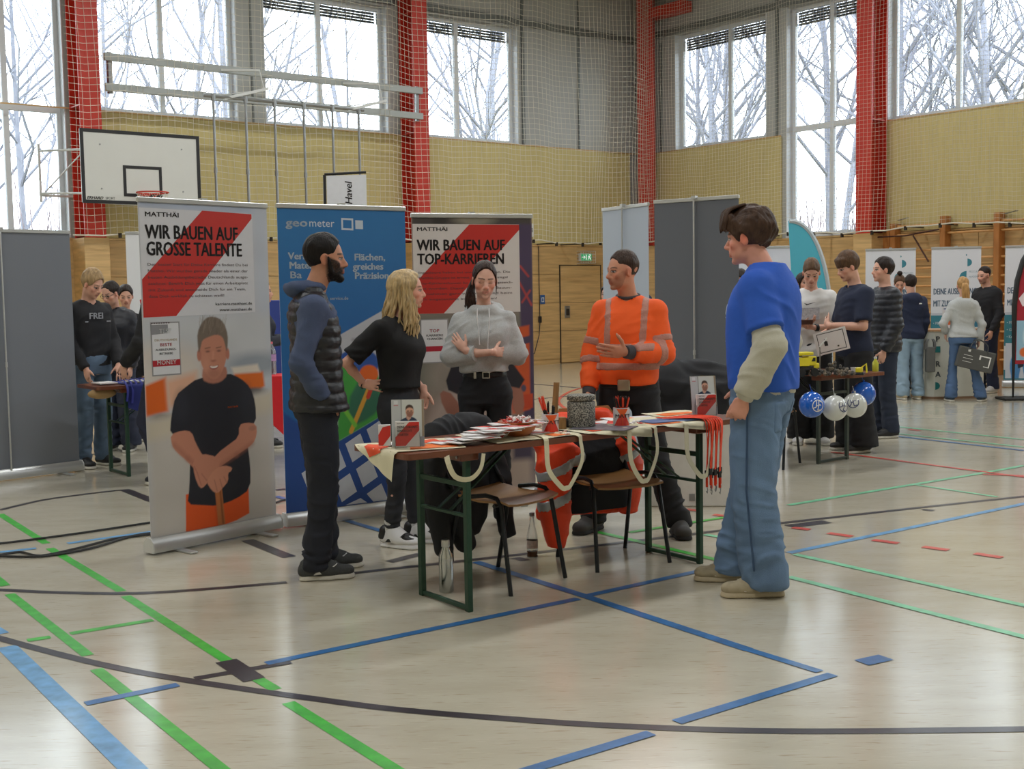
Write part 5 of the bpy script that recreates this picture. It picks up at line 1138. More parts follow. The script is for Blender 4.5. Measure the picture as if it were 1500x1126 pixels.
# ================================================================ PEOPLE AT THE STAND
def fabric(nm, c, rough=.85, noise=.06, b=.25, bs=300, **k): return mat(nm, c, rough, noise=noise, nscale=12, bump=b, bscale=bs, **k)
m_rub = mat('white rubber sole', (206, 202, 192), .6, noise=.12, nscale=12)
def hair_mat(nm, c, c2=None):
    m = mat(nm, c, .42, noise=.35, nscale=55, nstretch=(1, 1, .25), bump=.5, bscale=120, bstretch=(1, 1, .2), spec=.2); return m

# ---- man in the quilted vest
J = person('bearded man with dark hair in black quilted vest over a slate blue hoodie', (-1.03, 6.32), R(-76), 1.785, True, (190, 138, 112),
    arms={1: ((.215, -.085, 1.135), (.165, .025, .955)), -1: ((-.22, -.06, 1.13), (-.19, .07, .93))},
    legs={1: ((.11, .02, .49), (.115, -.035, .085), .0), -1: ((-.11, .03, .49), (-.12, .04, .085), .05)},
    headp=(.0, .075, 1.667), hyaw=R(-8), hpitch=R(2), brow=(28, 20, 18), lips=(150, 88, 80), beard=(lin((34, 27, 24)), .96, -.03), hstep=.0042,
    hands={1: dict(d=(-.05, .25, -1), n=(-1, .1, 0), side=1, curl=(1.0, 1.2, .8), sc=.98, thumb=(.25, .35)), -1: dict(d=(0, .2, -1), n=(1, 0, 0), side=-1, curl=(.6, .7, .4))})
m_slate = fabric('slate blue sweat fabric', (70, 82, 112)); m_vest = mat('black quilted nylon', (32, 33, 38), .42, noise=.05, nscale=20, bump=.35, bscale=28, bstretch=(.6, .6, 2.2))
top(J, m_slate, 'hoodie', hem=.93, gx=.012, gy=.010, sr=(.062, .057, .046), sleeve={1: 1.0, -1: 1.0}, neck=(.062, 1.52), disp=folds(.007, 8, 24))
for s in (1, -1):
    b = MB(); w = J['wr'][s]; d = unit(w - J['el'][s]); b.tube([w - d * .05, w - d * .02, w + d * .004], [.040, .037, .036], 14); b.build('cuff', m_slate, J['o'], smooth=True)
def quilt(V): z = V[:, 2] + .012 * np.sin(V[:, 0] * 9) + .006 * np.sin(V[:, 1] * 14); return .010 * (np.abs(np.sin(z * math.pi / .058)) ** .6 - .75) + .006 * (vn(V, 16) - .5) + .003 * ridge(V, 30)
vrows = [(.84, 0, .02, .185, .160), (.90, 0, .015, .190, .155), (1.0, 0, .008, .176, .140), (1.10, 0, .01, .170, .132), (1.22, 0, .008, .178, .130), (1.34, 0, 0, .182, .132), (1.42, 0, -.01, .172, .116), (1.475, 0, -.015, .128, .088), (1.53, 0, -.02, .085, .075)]
top(J, m_vest, 'quilted_vest', hem=.885, gx=.012, gy=.0, rows=vrows, only_torso=True, neck=(.060, 1.56), disp=quilt, step=.008)
f = SDF((-.22, -.26, 1.36), (.22, .16, 1.68), .007); f.ell((0, -.080, 1.515), (.108, .068, .052), .03); f.ell((0, -.01, 1.515), (.088, .085, .040), .03); f.ell(J['P'](0, -.01, -.03), (.062, .075, .13), .012, op='sub'); f.ell((0, -.09, 1.565), (.07, .055, .04), .02, op='sub')
field_obj(f, 'hood', m_slate, J['o'], folds(.005, 12, 20))
trousers(J, fabric('dark navy denim', (26, 29, 40), .8), 1.0, .012, thigh=.098, knee=.075, hemr=.066, length=.055)
def swoosh(c, k=1.):
    def f(up, P, s, h, w):
        for sd in (-1, 1):
            pts = [(.060, .028), (.020, .030), (-.030, .052), (-.064, .080), (-.030, .064), (.0, .054), (.020, .048), (.042, .0495)]
            vs = [P(sd * (w * .88 - (fw + .02) * .10), fw * k - .01, z * .95 + .008) for fw, z in ((-a + .0, b) for a, b in pts)]; nrm = P(sd, 0, 0) - P(0, 0, 0); mb = MB(); n = len(vs)
            mb.add([Vector(v) + Vector(nrm) * .004 for v in vs] + [Vector(v) - Vector(nrm) * .02 for v in vs], [tuple(range(n)), tuple(range(n, 2 * n))[::-1]] + [(i, (i + 1) % n, n + (i + 1) % n, n + i) for i in range(n)]); mb.build('side_mark', c, up)
    return f
m_whiteink = mat('white leather', (226, 226, 224), .5, noise=.03)
shoes(J, mat('dark grey knit', (62, 64, 64), .8, noise=.15, nscale=90, bump=.3, bscale=200), m_rub, L=.295, W=.100, solez=.036, lace=mat('grey laces', (60, 62, 62), .8), detail=swoosh(m_whiteink))
m_bh = hair_mat('near black hair', (26, 22, 22)); P = J['P']; f = SDF(np.array(P(0, .03, -.06)) - .14, np.array(P(0, .03, -.06)) + .14, .005); q_ = J['hs']; Rm_ = J['HM'][:3, :3]
f.ell(P(0, .030, -.080), (.057 * q_, .056 * q_, .042 * q_), .012, Rm_); f.ell(P(0, .072, -.108), (.028 * q_, .024 * q_, .022 * q_), .012, Rm_)
for s in (-1, 1): f.cone(P(s * .070, .014, .0), P(s * .058, .030, -.070), .009, .014, .012); f.cone(P(s * .034, .076, -.070), P(0, .0955, -.0535), .006, .0055, .006)
f.ell(P(0, .104, -.062), (.026 * q_, .040 * q_, .0165 * q_), .004, Rm_, op='sub'); f.rbox(P(0, .10, -.02), (.055, .06, .028), .01, .01, Rm_, op='sub'); field_obj(f, 'beard', m_bh, J['o'], lambda V: .003 * (vn(V, 90) - .5) * 2)
hair(J, m_bh, top_=.018, side=.004, back=.008, line=.058, disp=.0025, low=-.030)

# ---- blonde woman
J = person('woman with long wavy blonde hair in black shirt, hand on her hip', (-.66, 7.05), R(-112), 1.61, False, (226, 172, 150),
    arms={1: ((.235, -.215, 1.085), (.120, -.165, .955)), -1: ((-.185, -.05, 1.03), (-.12, .10, .90)), ('sh', 1): (.140, -.03, 1.275), ('sh', -1): (-.140, -.0, 1.275)},
    legs={1: ((.09, .02, .43), (.08, -.03, .08), -.1), -1: ((-.09, .02, .43), (-.09, .05, .08), .1)},
    headp=(-.03, .06, 1.497), hyaw=R(24), hpitch=R(2), brow=(122, 92, 66), lips=(196, 110, 104), blush=.7, hstep=.0042,
    hands={1: dict(d=(.10, .95, -.05), n=(-.95, .1, -.2), side=1, curl=(.12, .2, .15), sc=.92, spread=.12, thumb=(-.6, .4)), -1: dict(d=(.3, .1, -.95), n=(1, 0, 0), side=-1, curl=(.5, .6, .4))})
m_btee = fabric('black jersey', (22, 22, 24), .85, .05, .12)
top(J, m_btee, 'shirt', hem=1.04, gx=.030, gy=.026, sleeve=.42, sr=(.066, .074, .07), neck=(.062, 1.47), disp=folds(.010, 7, 14))
trousers(J, fabric('washed black denim', (44, 46, 52), .8, .12), 1.09, .004, thigh=.086, knee=.060, hemr=.046, length=.13, stack=.004)
def retro(up, P, s, h, w):
    blk = mat('black leather', (26, 26, 28), .45)
    mb = MB(); mb.prism([(0, 0), (1, 0), (1, 1), (0, 1)], 0) if False else None
    f = SDF(np.array(P(0, 0, 0)) - .2, np.array(P(0, 0, 0)) + np.array([.2, .2, .2]), .005)
    f.cone(P(0, h * .62, .048), P(0, h * .30, .062), .040, .042, .01, sq=((0, 0, 1), .7)); f.cone(P(0, -h + w * .72, .06), P(0, -h + w * .82, .090), .042, .040, .02); f.clip((0, 0, .046), (0, 0, -1)); f.ell(P(0, h * .72, .075), (.022, .03, .016), .004, op='sub'); field_obj(f, 'overlay', blk, up); swoosh(blk)(up, P, s, h, w)
shoes(J, mat('white leather upper', (224, 224, 224), .45, noise=.03), mat('white cupsole', (226, 226, 226), .5, noise=.03), L=.27, W=.098, solez=.046, high=.105, lace=mat('black laces', (24, 24, 26), .7), detail=retro, sock=fabric('white ribbed sock', (222, 222, 222), .9, .03, .4, 120))
m_blond = mat('blonde hair', (196, 168, 120), .42, noise=.40, nscale=70, nstretch=(1, 1, .22), bump=.4, bscale=140, bstretch=(1, 1, .15))
hair(J, m_blond, top_=.016, side=.018, back=.030, line=.074, low=-.09, disp=.003)
st = []; rnd = random.Random(4); P = J['P']
for i in range(120):
    sd = rnd.choice((-1, 1)); a = rnd.uniform(.15, 2.9); x0 = sd * math.sin(a) * .088; y0 = -.02 + math.cos(a) * -.085 if a > .9 else -.10
    a0 = (x0, -.015 - math.cos(math.pi - a) * -.08, 0); back = math.cos(a)
    px_, py_ = sd * (.082 + .012 * rnd.random()) * math.sin(a), -.02 - .10 * math.cos(a) * (1 if math.cos(a) > 0 else .55)
    L_ = rnd.uniform(.26, .42); pts = [P(px_ * .55, py_ * .55, .105), P(px_, py_, .045)]; ph = rnd.uniform(0, 6.28); n = 8
    for q in range(1, n + 1):
        t = q / n; am = .010 * t + .008 * t * math.sin(ph); out = 1 + .28 * t
        p_ = np.array(P(px_ * out + am * math.sin(ph + q * 1.55), py_ * out - .01 * t + am * math.cos(ph + q * 1.55) + (.03 * t if py_ > -.06 else -.01 * t), .045 - L_ * t)); pts.append(p_)
    st.append((pts, rnd.uniform(.006, .0105)))
locks(J, m_blond, st)
b = MB(); b.tube([P(-.05, .01, -.13), P(-.02, .045, -.19), P(0, .055, -.215), P(.02, .045, -.19), P(.05, .01, -.13)], .0015, 4); b.sphere(P(0, .062, -.222), .006, 8, 6); b.build('necklace', mat('silver chain', (200, 200, 204), .25, metal=1.), J['o'])
b = MB(); w = J['wr'][1]; b.tube([w + np.array([.028 * math.cos(t), .0 + .014 * math.sin(t), .026 * math.sin(t)]) for t in np.linspace(0, 6.28, 13)[:-1]], .003, 5, closed=True); b.build('bracelet', m_blk, J['o'])

# ---- woman in the grey hoodie, arms crossed
J = person('woman in pale grey hoodie with crossed arms and lowered eyes', (-.17, 7.58), R(180), 1.67, False, (226, 178, 158),
    arms={1: ((.205, .03, 1.085), (-.060, .205, 1.110)), -1: ((-.205, .03, 1.085), (.115, .150, 1.120)), ('sh', 1): (.140, -.01, 1.300), ('sh', -1): (-.140, -.01, 1.300)},
    headp=(-.01, .045, 1.552), hyaw=R(8), hpitch=R(12), hroll=R(-3), brow=(70, 50, 40), lips=(200, 124, 116), closed=True, hstep=.0042, blush=.8,
    hands={1: dict(d=(-.72, -.80, -.05), n=(.3, -1, 0), side=1, curl=(.3, .3, .2), sc=.85), -1: dict(d=(.62, -.10, .75), n=(0, -1, .1), side=-1, curl=(.25, .3, .2), sc=.82)})
m_grey = mat('pale grey melange sweat fabric', (186, 188, 188), .9, noise=.14, nscale=160, bump=.15, bscale=300)
def hoodpart(f, P=J['P']): f.ell((0, -.075, 1.365), (.125, .075, .060), .03); f.ell((0, .010, 1.365), (.098, .085, .038), .03)
top(J, m_grey, 'hoodie', hem=1.055, gx=.036, gy=.036, sleeve={1: .78, -1: .80}, sr=(.062, .066, .052), neck=(.058, 1.45), extra=hoodpart, disp=folds(.011, 8, 20), step=.008)
for s in (1, -1):
    b = MB(); e, w = J['el'][s], J['wr'][s]; q = e + (w - e) * (.56 if s > 0 else .60); d = unit(w - e); b.tube([q - d * .03, q + d * .012], [.054, .052], 16); b.build('rolled_cuff', m_grey, J['o'], smooth=True)
b = MB()
for x, l in ((-.035, .20), (.035, .17)): b.tube([(x, .100, 1.375), (x * 1.1, .142, 1.32), (x * .8, .166, 1.375 - l * .9), (x * .7, .172, 1.375 - l * 1.3)], .0032, 6)
b.build('drawstring', mat('white cord', (214, 214, 214), .8), J['o'])
trousers(J, fabric('black denim', (20, 21, 26), .8), 1.06, .006, thigh=.098, knee=.072, hemr=.062, length=.04)
f = SDF((-.22, -.2, .93), (.22, .2, 1.02), .007); torso(f, J['k'], False, .012, .012, z0=.945, z1=.985); field_obj(f, 'belt', mat('black belt leather', (18, 18, 20), .4), J['o'])
b = MB(); rectring(b, -.035, .012, .944, .986, .006, .122, .134); b.box(.05, .066, .122, .132, .944, .986); b.build('buckle', mat('polished steel', (210, 210, 206), .2, metal=1.), J['o'])
shoes(J, mat('black canvas', (26, 26, 28), .7, noise=.05), mat('black sole', (24, 24, 26), .7), L=.26)
m_brown = hair_mat('dark brown hair', (58, 42, 36)); hair(J, m_brown, top_=.012, side=.008, back=.014, line=.070, disp=.0022, low=-.05)
P = J['P']; st = []; rnd = random.Random(9)
for i in range(16): a = rnd.uniform(-.02, .02); st.append(([P(a, -.10, .06), P(.03 + a, -.13, .0), P(.075 + a, -.10 + a, -.08), P(.085 + a * 1.5, -.05, -.14), P(.080 + a * 2, -.03, -.20 - rnd.random() * .05)], .011))
for s in (1, -1): st.append(([P(s * .04, .060, .080), P(s * .070, .040, .03), P(s * .078, .028, -.03), P(s * .082, .02, -.10)], .0035))
locks(J, m_brown, st, 'ponytail')

# ---- man in hi-vis orange
J = person('man in bright orange work shirt with grey reflective bands gesturing with one hand', (.71, 7.3), R(165), 1.715, True, (206, 146, 118),
    arms={1: ((.222, .015, 1.080), (.225, .125, .865)), -1: ((-.215, .035, 1.095), (-.035, .285, 1.115)), ('sh', 1): (.160, -.01, 1.345), ('sh', -1): (-.160, -.01, 1.345)},
    legs={1: ((.14, .0, .47), (.235, -.02, .085), -.35), -1: ((-.16, .03, .47), (-.29, .02, .085), .35)},
    headp=(.03, .055, 1.590), hyaw=R(-50), hpitch=R(3), brow=(60, 42, 32), lips=(160, 92, 80), beard=(lin((96, 66, 50)), .34, .0), blush=.6, hstep=.0042, fat=1.04,
    hands={-1: dict(d=(.80, .50, .06), n=(.5, -.75, .35), side=-1, curl=(.14, .16, .1), spread=.05, sc=1.05, thumb=(1.1, .15)), 1: dict(d=(.05, .55, -.8), n=(-1, 0, 0), side=1, curl=(.4, .5, .3), sc=1.0)})
m_or = fabric('fluorescent orange fabric', (255, 98, 28), .75, .04, .15); m_refl = mat('grey reflective tape', (186, 128, 112), .45, noise=.10, nscale=90, bump=.3, bscale=150)
orows = [(.93, 0, .012, .166, .130), (1.02, 0, .018, .176, .142), (1.12, 0, .018, .174, .142), (1.24, 0, .012, .176, .142), (1.34, 0, .0, .178, .134), (1.42, 0, -.005, .160, .106), (1.475, 0, -.012, .118, .078), (1.51, 0, -.012, .062, .058)]
fo = folds(.008, 7, 18); top(J, m_or, 'work_shirt', hem=.955, gx=.012, gy=.012, rows=orows, sleeve={1: .95, -1: .93}, sr=(.068, .070, .054), neck=(.058, 1.50), disp=fo, step=.008)
tf = J['topf']; k = J['k']; sh, el, wr = J['sh'], J['el'], J['wr']
def slab(z0, z1, xm=.195): return lambda X, Y, Z: np.maximum(np.maximum(z0 - Z, Z - z1), np.abs(X) - xm)
def band(name, fn): field_obj(tf.shell(fn, .0035), name, m_refl, J['o'], fo)
band('reflective_band', slab(1.000, 1.045, .186)); band('reflective_band', slab(1.115, 1.160, .178))
for sx in (-1, 1): band('shoulder_band', lambda X, Y, Z, sx=sx: np.maximum(np.abs(X - sx * (.105 + .03 * (Z - 1.2) )) + 0 * Y - .020, 1.135 - Z))
def armband(a, c, t0, t1):
    d = c - a; L2 = d @ d
    def fn(X, Y, Z):
        t = ((X - a[0]) * d[0] + (Y - a[1]) * d[1] + (Z - a[2]) * d[2]) / L2; tc = np.clip(t, 0, 1); rr = np.sqrt((X - a[0] - d[0] * tc) ** 2 + (Y - a[1] - d[1] * tc) ** 2 + (Z - a[2] - d[2] * tc) ** 2)
        return np.maximum(np.maximum(t0 - t, t - t1) * math.sqrt(L2), rr - .088)
    return fn
for s in (1, -1): band('sleeve_band', armband(sh[s], el[s], .60, .76)); band('sleeve_band', armband(el[s], wr[s], .10, .28))
m_dgrey = fabric('dark grey rib', (74, 72, 76), .9)
for s in (1, -1):
    b = MB(); w = wr[s]; d = unit(w - el[s]); b.tube([w - d * .035, w + d * .012], [.043, .038], 16); b.build('cuff', m_dgrey, J['o'], smooth=True)
P = J['P']; b = MB(); b.tube([(.066 * math.cos(t) + .004, -.005 + .062 * math.sin(t), 1.438 + .012 * -math.sin(t)) for t in np.linspace(0, 6.283, 25)[:-1]], .011, 8, closed=True); b.build('collar', m_dgrey, J['o'], smooth=True)
m_wp = fabric('black work trousers', (24, 24, 28), .85); trousers(J, m_wp, 1.02, .016, thigh=.108, knee=.090, hemr=.085, length=.06, stack=.014)
f = SDF((-.24, -.2, .85), (.24, .2, .96), .007); torso(f, k, True, .022, .022, z0=.885, z1=.930); field_obj(f, 'belt', mat('black web belt', (20, 20, 22), .6), J['o'])
b = MB(); b.cbox(-.03, .045, .150, .168, .878, .945, .006); b.build('buckle', mat('brushed buckle', (170, 160, 140), .3, metal=.9), J['o'])
shoes(J, mat('dark grey safety boot', (58, 56, 54), .7, noise=.12, nscale=20), mat('black lug sole', (30, 30, 30), .8), L=.30, W=.108, high=.12, solez=.03, toe=1.25)
hair(J, hair_mat('short brown hair', (66, 50, 42)), top_=.015, side=.002, back=.004, line=.060, disp=.0022, low=-.028)

# ---- young man in blue
J = person('young man with brown hair in blue t-shirt over cream sleeves and loose jeans', (1.21, 5.88), R(62), 1.875, True, (222, 160, 138),
    arms={-1: ((-.235, -.115, 1.205), (-.225, .010, .960)), 1: ((.27, -.05, 1.2), (.20, .12, .99)), ('sh', -1): (-.172, -.03, 1.480), ('sh', 1): (.172, .0, 1.480)},
    legs={-1: ((-.125, .0, .52), (-.150, -.065, .09), .50), 1: ((.10, .06, .52), (.085, .150, .09), .35)}, hip=(0, -.01), lean=(0, -.02),
    headp=(.0, .060, 1.722), hyaw=R(0), hpitch=R(6), brow=(88, 62, 46), blush=.9, hstep=.0042, hs=1.03,
    hands={-1: dict(d=(.02, .38, -1), n=(1, .0, 0), side=-1, curl=(.85, 1.0, .6), sc=1.02, thumb=(.3, .3)), 1: dict(d=(0, .3, -.9), n=(-1, 0, 0), side=1)})
m_cream = fabric('cream sweat fabric', (198, 195, 178), .9); m_blue = fabric('royal blue jersey', (40, 92, 198), .8, .04, .12)
brows = [(.93, 0, -.01, .180, .135), (1.02, 0, -.005, .178, .138), (1.12, 0, .0, .176, .138), (1.24, 0, .0, .186, .142), (1.34, 0, -.005, .192, .140), (1.42, 0, -.012, .182, .118), (1.485, 0, -.018, .128, .084), (1.53, 0, -.018, .066, .060)]
top(J, m_cream, 'long_sleeved_shirt', hem=.925, gx=-.004, gy=-.004, rows=brows, sleeve={-1: .97, 1: .97}, sr=(.062, .072, .058), neck=(.056, 1.52), disp=folds(.008, 7, 22), step=.008)
for s in (-1, 1):
    b = MB(); w = J['wr'][s]; d = unit(w - J['el'][s]); b.tube([w - d * .055, w - d * .045, w + d * .002, w + d * .006], [.050, .044, .042, .039], 16); b.build('cuff', m_cream, J['o'], smooth=True)
fb = folds(.009, 6, 13, 3.); top(J, m_blue, 't_shirt', hem=.945, gx=.019, gy=.016, rows=brows, sleeve=.36, sr=(.074, .098, .092), neck=(.070, 1.52), disp=fb, step=.008)
tf = J['topf']
def patch(c, r0, r1, n=(0, 1, 0)): return lambda X, Y, Z: np.maximum(np.abs(np.sqrt((X - c[0]) ** 2 + (Z - c[2]) ** 2) - (r0 + r1) / 2) - (r1 - r0) / 2, (c[1] - Y) if n[1] > 0 else (Y - c[1]))
m_print = mat('white screen print', (196, 206, 224), .6)
field_obj(tf.shell(patch((-.085, .03, 1.365), .030, .038), .003), 'chest_emblem', m_print, J['o'], fb); field_obj(tf.shell(patch((-.085, .03, 1.365), .0, .024), .003), 'chest_emblem', m_print, J['o'], fb)
field_obj(tf.shell(lambda X, Y, Z: np.maximum(np.maximum(np.abs(Z - 1.22) - .004, np.abs(X + .085) - .05), .03 - Y), .003), 'chest_print', m_print, J['o'], fb)
P = J['P']; b = MB(); b.tube([(.066 * math.cos(t), -.022 + .066 * math.sin(t), 1.572 - .016 * math.sin(t)) for t in np.linspace(0, 6.283, 25)[:-1]], .009, 8, closed=True); b.build('neckband', m_cream, J['o'], smooth=True)
m_jean = mat('light blue denim', (104, 131, 164), .85, noise=.28, nscale=5, nstretch=(1, 1, .5), bump=.25, bscale=260)
trousers(J, m_jean, 1.0, .020, thigh=.112, knee=.100, hemr=.098, length=.045, stack=.016)
b = MB()
for s in (-1,):
    h, kn, an = J['hp'][s], J['kn'][s], J['an'][s]; b.strip([(h[0] - .128, h[1] + .01, h[2] - .02), (h[0] - .125, h[1] + .01, h[2] - .15), (kn[0] - .104, kn[1] + .0, kn[2]), (an[0] - .106, an[1] + .02, an[2] + .05)], .008, .006)
b.build('side_seam', mat('darker denim seam', (58, 80, 110), .9, noise=.1), J['o'])
for s in (-1, 1): field_obj(J['trf'].shell(lambda X, Y, Z: np.maximum(np.maximum(np.abs(X - s * .095) - .062, np.abs(Z - .86) - .075), Y + .04), .004), 'back_pocket', m_jean, J['o'], J['trd'])
def stripes(up, P, s, h, w):
    for sd in (-1, 1):
        for i in range(3):
            fw = .035 - i * .026; mb = MB(); a = Vector(P(sd * (w * .82), fw + .012, .034)); c = Vector(P(sd * (w * .60), fw - .018, .084)); n = (Vector(P(sd, 0, 0)) - Vector(P(0, 0, 0))); t = Vector(P(0, 1, 0)) - Vector(P(0, 0, 0)); q = [a - t * .006, a + t * .006, c + t * .006, c - t * .006]
            mb.add([v + n * .007 for v in q] + [v - n * .012 for v in q], [(0, 1, 2, 3), (7, 6, 5, 4), (0, 4, 5, 1), (1, 5, 6, 2), (2, 6, 7, 3), (3, 7, 4, 0)]); mb.build('side_stripe', m_whiteink, up)
shoes(J, mat('beige suede', (168, 156, 130), .85, noise=.15, nscale=30), mat('gum cream sole', (190, 176, 148), .6, noise=.1), L=.315, W=.108, solez=.034, lace=mat('cream laces', (206, 202, 186), .8), detail=stripes)
m_hb = hair_mat('brown hair', (74, 55, 44)); hair(J, m_hb, top_=.024, side=.017, back=.022, line=.046, disp=.007, low=-.030, nape=-.088, fringe=.010, taper=.008)
st = []; rnd = random.Random(12); P = J['P']
for i in range(46):
    a = rnd.uniform(-1.4, 1.4) + math.pi / 2; x, y = .062 * math.cos(a), .045 + .055 * math.sin(a); st.append(([P(x * .4, y * .3 - .03, .145), P(x * .9, y * .9, .128), P(x * 1.25, y + .012, .085), P(x * 1.35, y + .016 + .006 * rnd.random(), .040 + rnd.uniform(-.01, .02))], rnd.uniform(.006, .010)))
locks(J, m_hb, st)
# ================================================================ TABLES, CHAIRS AND WHAT IS ON THEM
m_ttop = mat('varnished brown table board', (112, 60, 36), .38, noise=.22, nscale=5, nstretch=(.7, 6, 1), coat=.2)
m_green = mat('dark green steel', (38, 70, 54), .45, metal=.2, noise=.08, nscale=6)
def beer_table(c, ang, label, L=2.2, W=.50, zt=.77, legs=.755, legm=None, lw=.20):
    """folding table: local x along the table"""
    legm = legm or m_green; o = empty('beer_table', (c[0], c[1], 0), ang, label, 'table')
    b = MB(); h = L / 2; w = W / 2; r = .035; out = []
    for sx, sy in ((1, 1), (-1, 1), (-1, -1), (1, -1)):
        a0 = {(1, 1): 0, (-1, 1): 90, (-1, -1): 180, (1, -1): 270}[(sx, sy)]
        for k in range(5): t = R(a0 + 22.5 * k); out.append((sx * (h - r) + r * math.cos(t), sy * (w - r) + r * math.sin(t)))
    b.prism(out, .027, z0=zt - .027); top_ = b.build('table_top', m_ttop, o)
    for sx in (-1, 1):
        b = MB(); b.cbox(sx * legs - .05, sx * legs + .05, -w + .02, w - .02, zt - .062, zt - .027, .004); ba = b.build('batten', m_ttop, o)
        b = MB(); b.tube([(sx * legs + .051 * sx, -w + .05, zt - .045), (sx * legs + .055 * sx, -w + .05, zt - .045)], .006, 8); b.build('screw', m_steel, ba)
        for sy in (-1, 1): b = MB(); b.cbox(sx * legs - .014, sx * legs + .014, sy * lw - .016, sy * lw + .016, 0, zt - .06, .003); b.build('leg', legm, o)
        for z0_, z1_ in ((.006, .026), (zt - .19, zt - .165), (zt - .33, zt - .315)): b = MB(); b.cbox(sx * legs - .010, sx * legs + .010, -lw, lw, z0_, z1_, .002); b.build('cross_bar', legm, o)
        for y_ in (-.05, .05): b = MB(); b.strip([(sx * legs, y_, zt - .32), (sx * (legs - .38), y_ * .4, zt - .05)], .02, .006); b.build('brace', legm, o)
    return o
TC = Vector((.27, 6.13, 0)); TA = math.atan2(.597, .802); TU = Vector((.802, .597, 0)); TV = Vector((-.597, .802, 0)); ZT = .77
beer_table(TC, TA, 'long brown folding table with dark green legs covered in leaflets and tote bags')
def tl(px, py, z=ZT): p = G(px, py, z) - TC; return (p.x * TU.x + p.y * TU.y, p.x * TV.x + p.y * TV.y)
def tw(a, b_, z=ZT): p = TC + TU * a + TV * b_; return Vector((p.x, p.y, z))

m_ply = mat('plywood seat', (166, 122, 72), .4, noise=.18, nscale=4, nstretch=(1, 5, 1), coat=.2); m_tube = mat('black steel tube', (30, 34, 38), .4, metal=.3, noise=.05)
def chair(c, rz, label, group='stacking chairs pushed under the long table'):
    """front of the seat toward local -y"""
    o = empty('stacking_chair', (c[0], c[1], 0), rz, label, 'chair', group)
    b = MB(); n = 9; rows = []
    for i in range(n): t = i / (n - 1); y = -.21 + .40 * t; rows.append((y, .452 - .020 * math.sin(t * math.pi) - (.018 if i == 0 else 0) + .01 * t, .205 - .01 * t))
    vs = []; m = 9
    for zoff in (0, -.011):
        for y, z, w in rows:
            for k in range(m): x = -w + 2 * w * k / (m - 1); e = abs(x / w); vs.append((x, y + (.012 * e ** 4 if y < 0 else -.012 * e ** 4), z + .010 * e ** 3 + zoff))
    fs = []; K = n * m
    for i in range(n - 1):
        for k in range(m - 1): a = i * m + k; fs += [(a, a + 1, a + m + 1, a + m), (K + a, K + a + m, K + a + m + 1, K + a + 1)]
    for i in range(n - 1): fs += [(i * m, i * m + m, K + i * m + m, K + i * m), (i * m + m - 1, K + i * m + m - 1, K + i * m + 2 * m - 1, i * m + 2 * m - 1)]
    for k in range(m - 1): fs += [(k, K + k, K + k + 1, k + 1), ((n - 1) * m + k, (n - 1) * m + k + 1, K + (n - 1) * m + k + 1, K + (n - 1) * m + k)]
    b.add(vs, fs); b.build('seat', m_ply, o, smooth=True)
    b = MB(); b.prism([(-.19, .66), (-.19, .78), (-.16, .82), (.16, .82), (.19, .78), (.19, .66)], .011, frame((0, .245, 0), (1, 0, 0), (0, .06, 1), (0, -1, 0))); b.build('backrest', m_ply, o)
    for s in (-1, 1):
        b = MB(); b.tube([(s * .228, -.22, 0), (s * .205, -.15, .43), (s * .20, -.12, .465), (s * .20, -.05, .475), (s * .20, .05, .46)], .0115, 8); b.build('leg', m_tube, o, smooth=True)
        b = MB(); b.tube([(s * .222, .22, 0), (s * .205, .12, .42), (s * .20, .16, .47), (s * .195, .235, .60), (s * .195, .262, .80)], .0115, 8); b.build('leg', m_tube, o, smooth=True)
    b = MB(); b.tube([(-.20, -.10, .425), (.20, -.10, .425)], .010, 6); b.tube([(-.20, .10, .425), (.20, .10, .425)], .010, 6); b.build('cross_bar', m_tube, o); return o
c1 = chair((-.055, 6.105), R(52), 'wooden seat chair with black legs under the table, black jacket on its back'); c2 = chair((.535, 6.55), R(27), 'wooden seat chair with black legs under the table, orange jacket on its back')

# jackets hung over the chair backs
def at_chair(c, rz, me_name): o = empty(me_name, (c[0], c[1], 0), rz); return o
m_bj = fabric('black jacket cloth', (24, 25, 30), .75, .06)
f = SDF((-.40, -.02, .08), (.40, .52, .92), .009)
f.loft([(.20, 0, .30, .15, .07), (.32, 0, .31, .22, .10), (.50, 0, .31, .24, .10), (.66, 0, .30, .24, .085), (.76, 0, .285, .22, .07), (.82, 0, .275, .17, .045), (.850, 0, .272, .10, .015)], .03)
for s in (-1, 1): f.cone((s * .19, .29, .74), (s * .27, .24, .48), .065, .058, .03); f.cone((s * .27, .24, .48), (s * .26, .18, .20), .056, .045, .02)
f.cone((-.2, .18, .45), (-.12, .16, .20), .05, .05, .04)
o = field_obj(f, 'jacket', m_bj, None, folds(.018, 7, 9)); o.location = (-.055, 6.105, 0); o.rotation_euler = (0, 0, R(52)); tag(o, 'black jacket hung over the back of the nearer chair behind the table', 'jacket')
root = empty('jacket', (.535, 6.55, 0), R(27), 'orange hi-vis jacket with silver bands and black lining hung over a chair', 'jacket')
m_hv = mat('orange quilted nylon', (250, 74, 30), .55, noise=.05, nscale=14, bump=.3, bscale=40); m_silver = mat('silver reflective tape', (176, 178, 180), .35, noise=.08, nscale=60, metal=.3); m_lin = fabric('black lining', (22, 22, 27), .8)
f = SDF((-.52, -.1, .04), (.45, .5, .9), .009)
f.loft([(.24, .02, .20, .20, .04), (.4, .02, .19, .21, .045), (.6, .02, .235, .20, .04), (.72, 0, .26, .17, .035), (.76, 0, .27, .12, .02)], .02); field_obj(f, 'lining', m_lin, root, folds(.010, 7, 7))
ff = folds(.016, 6, 11, 5.)
f = SDF((-.60, -.16, .02), (.5, .55, .92), .009)
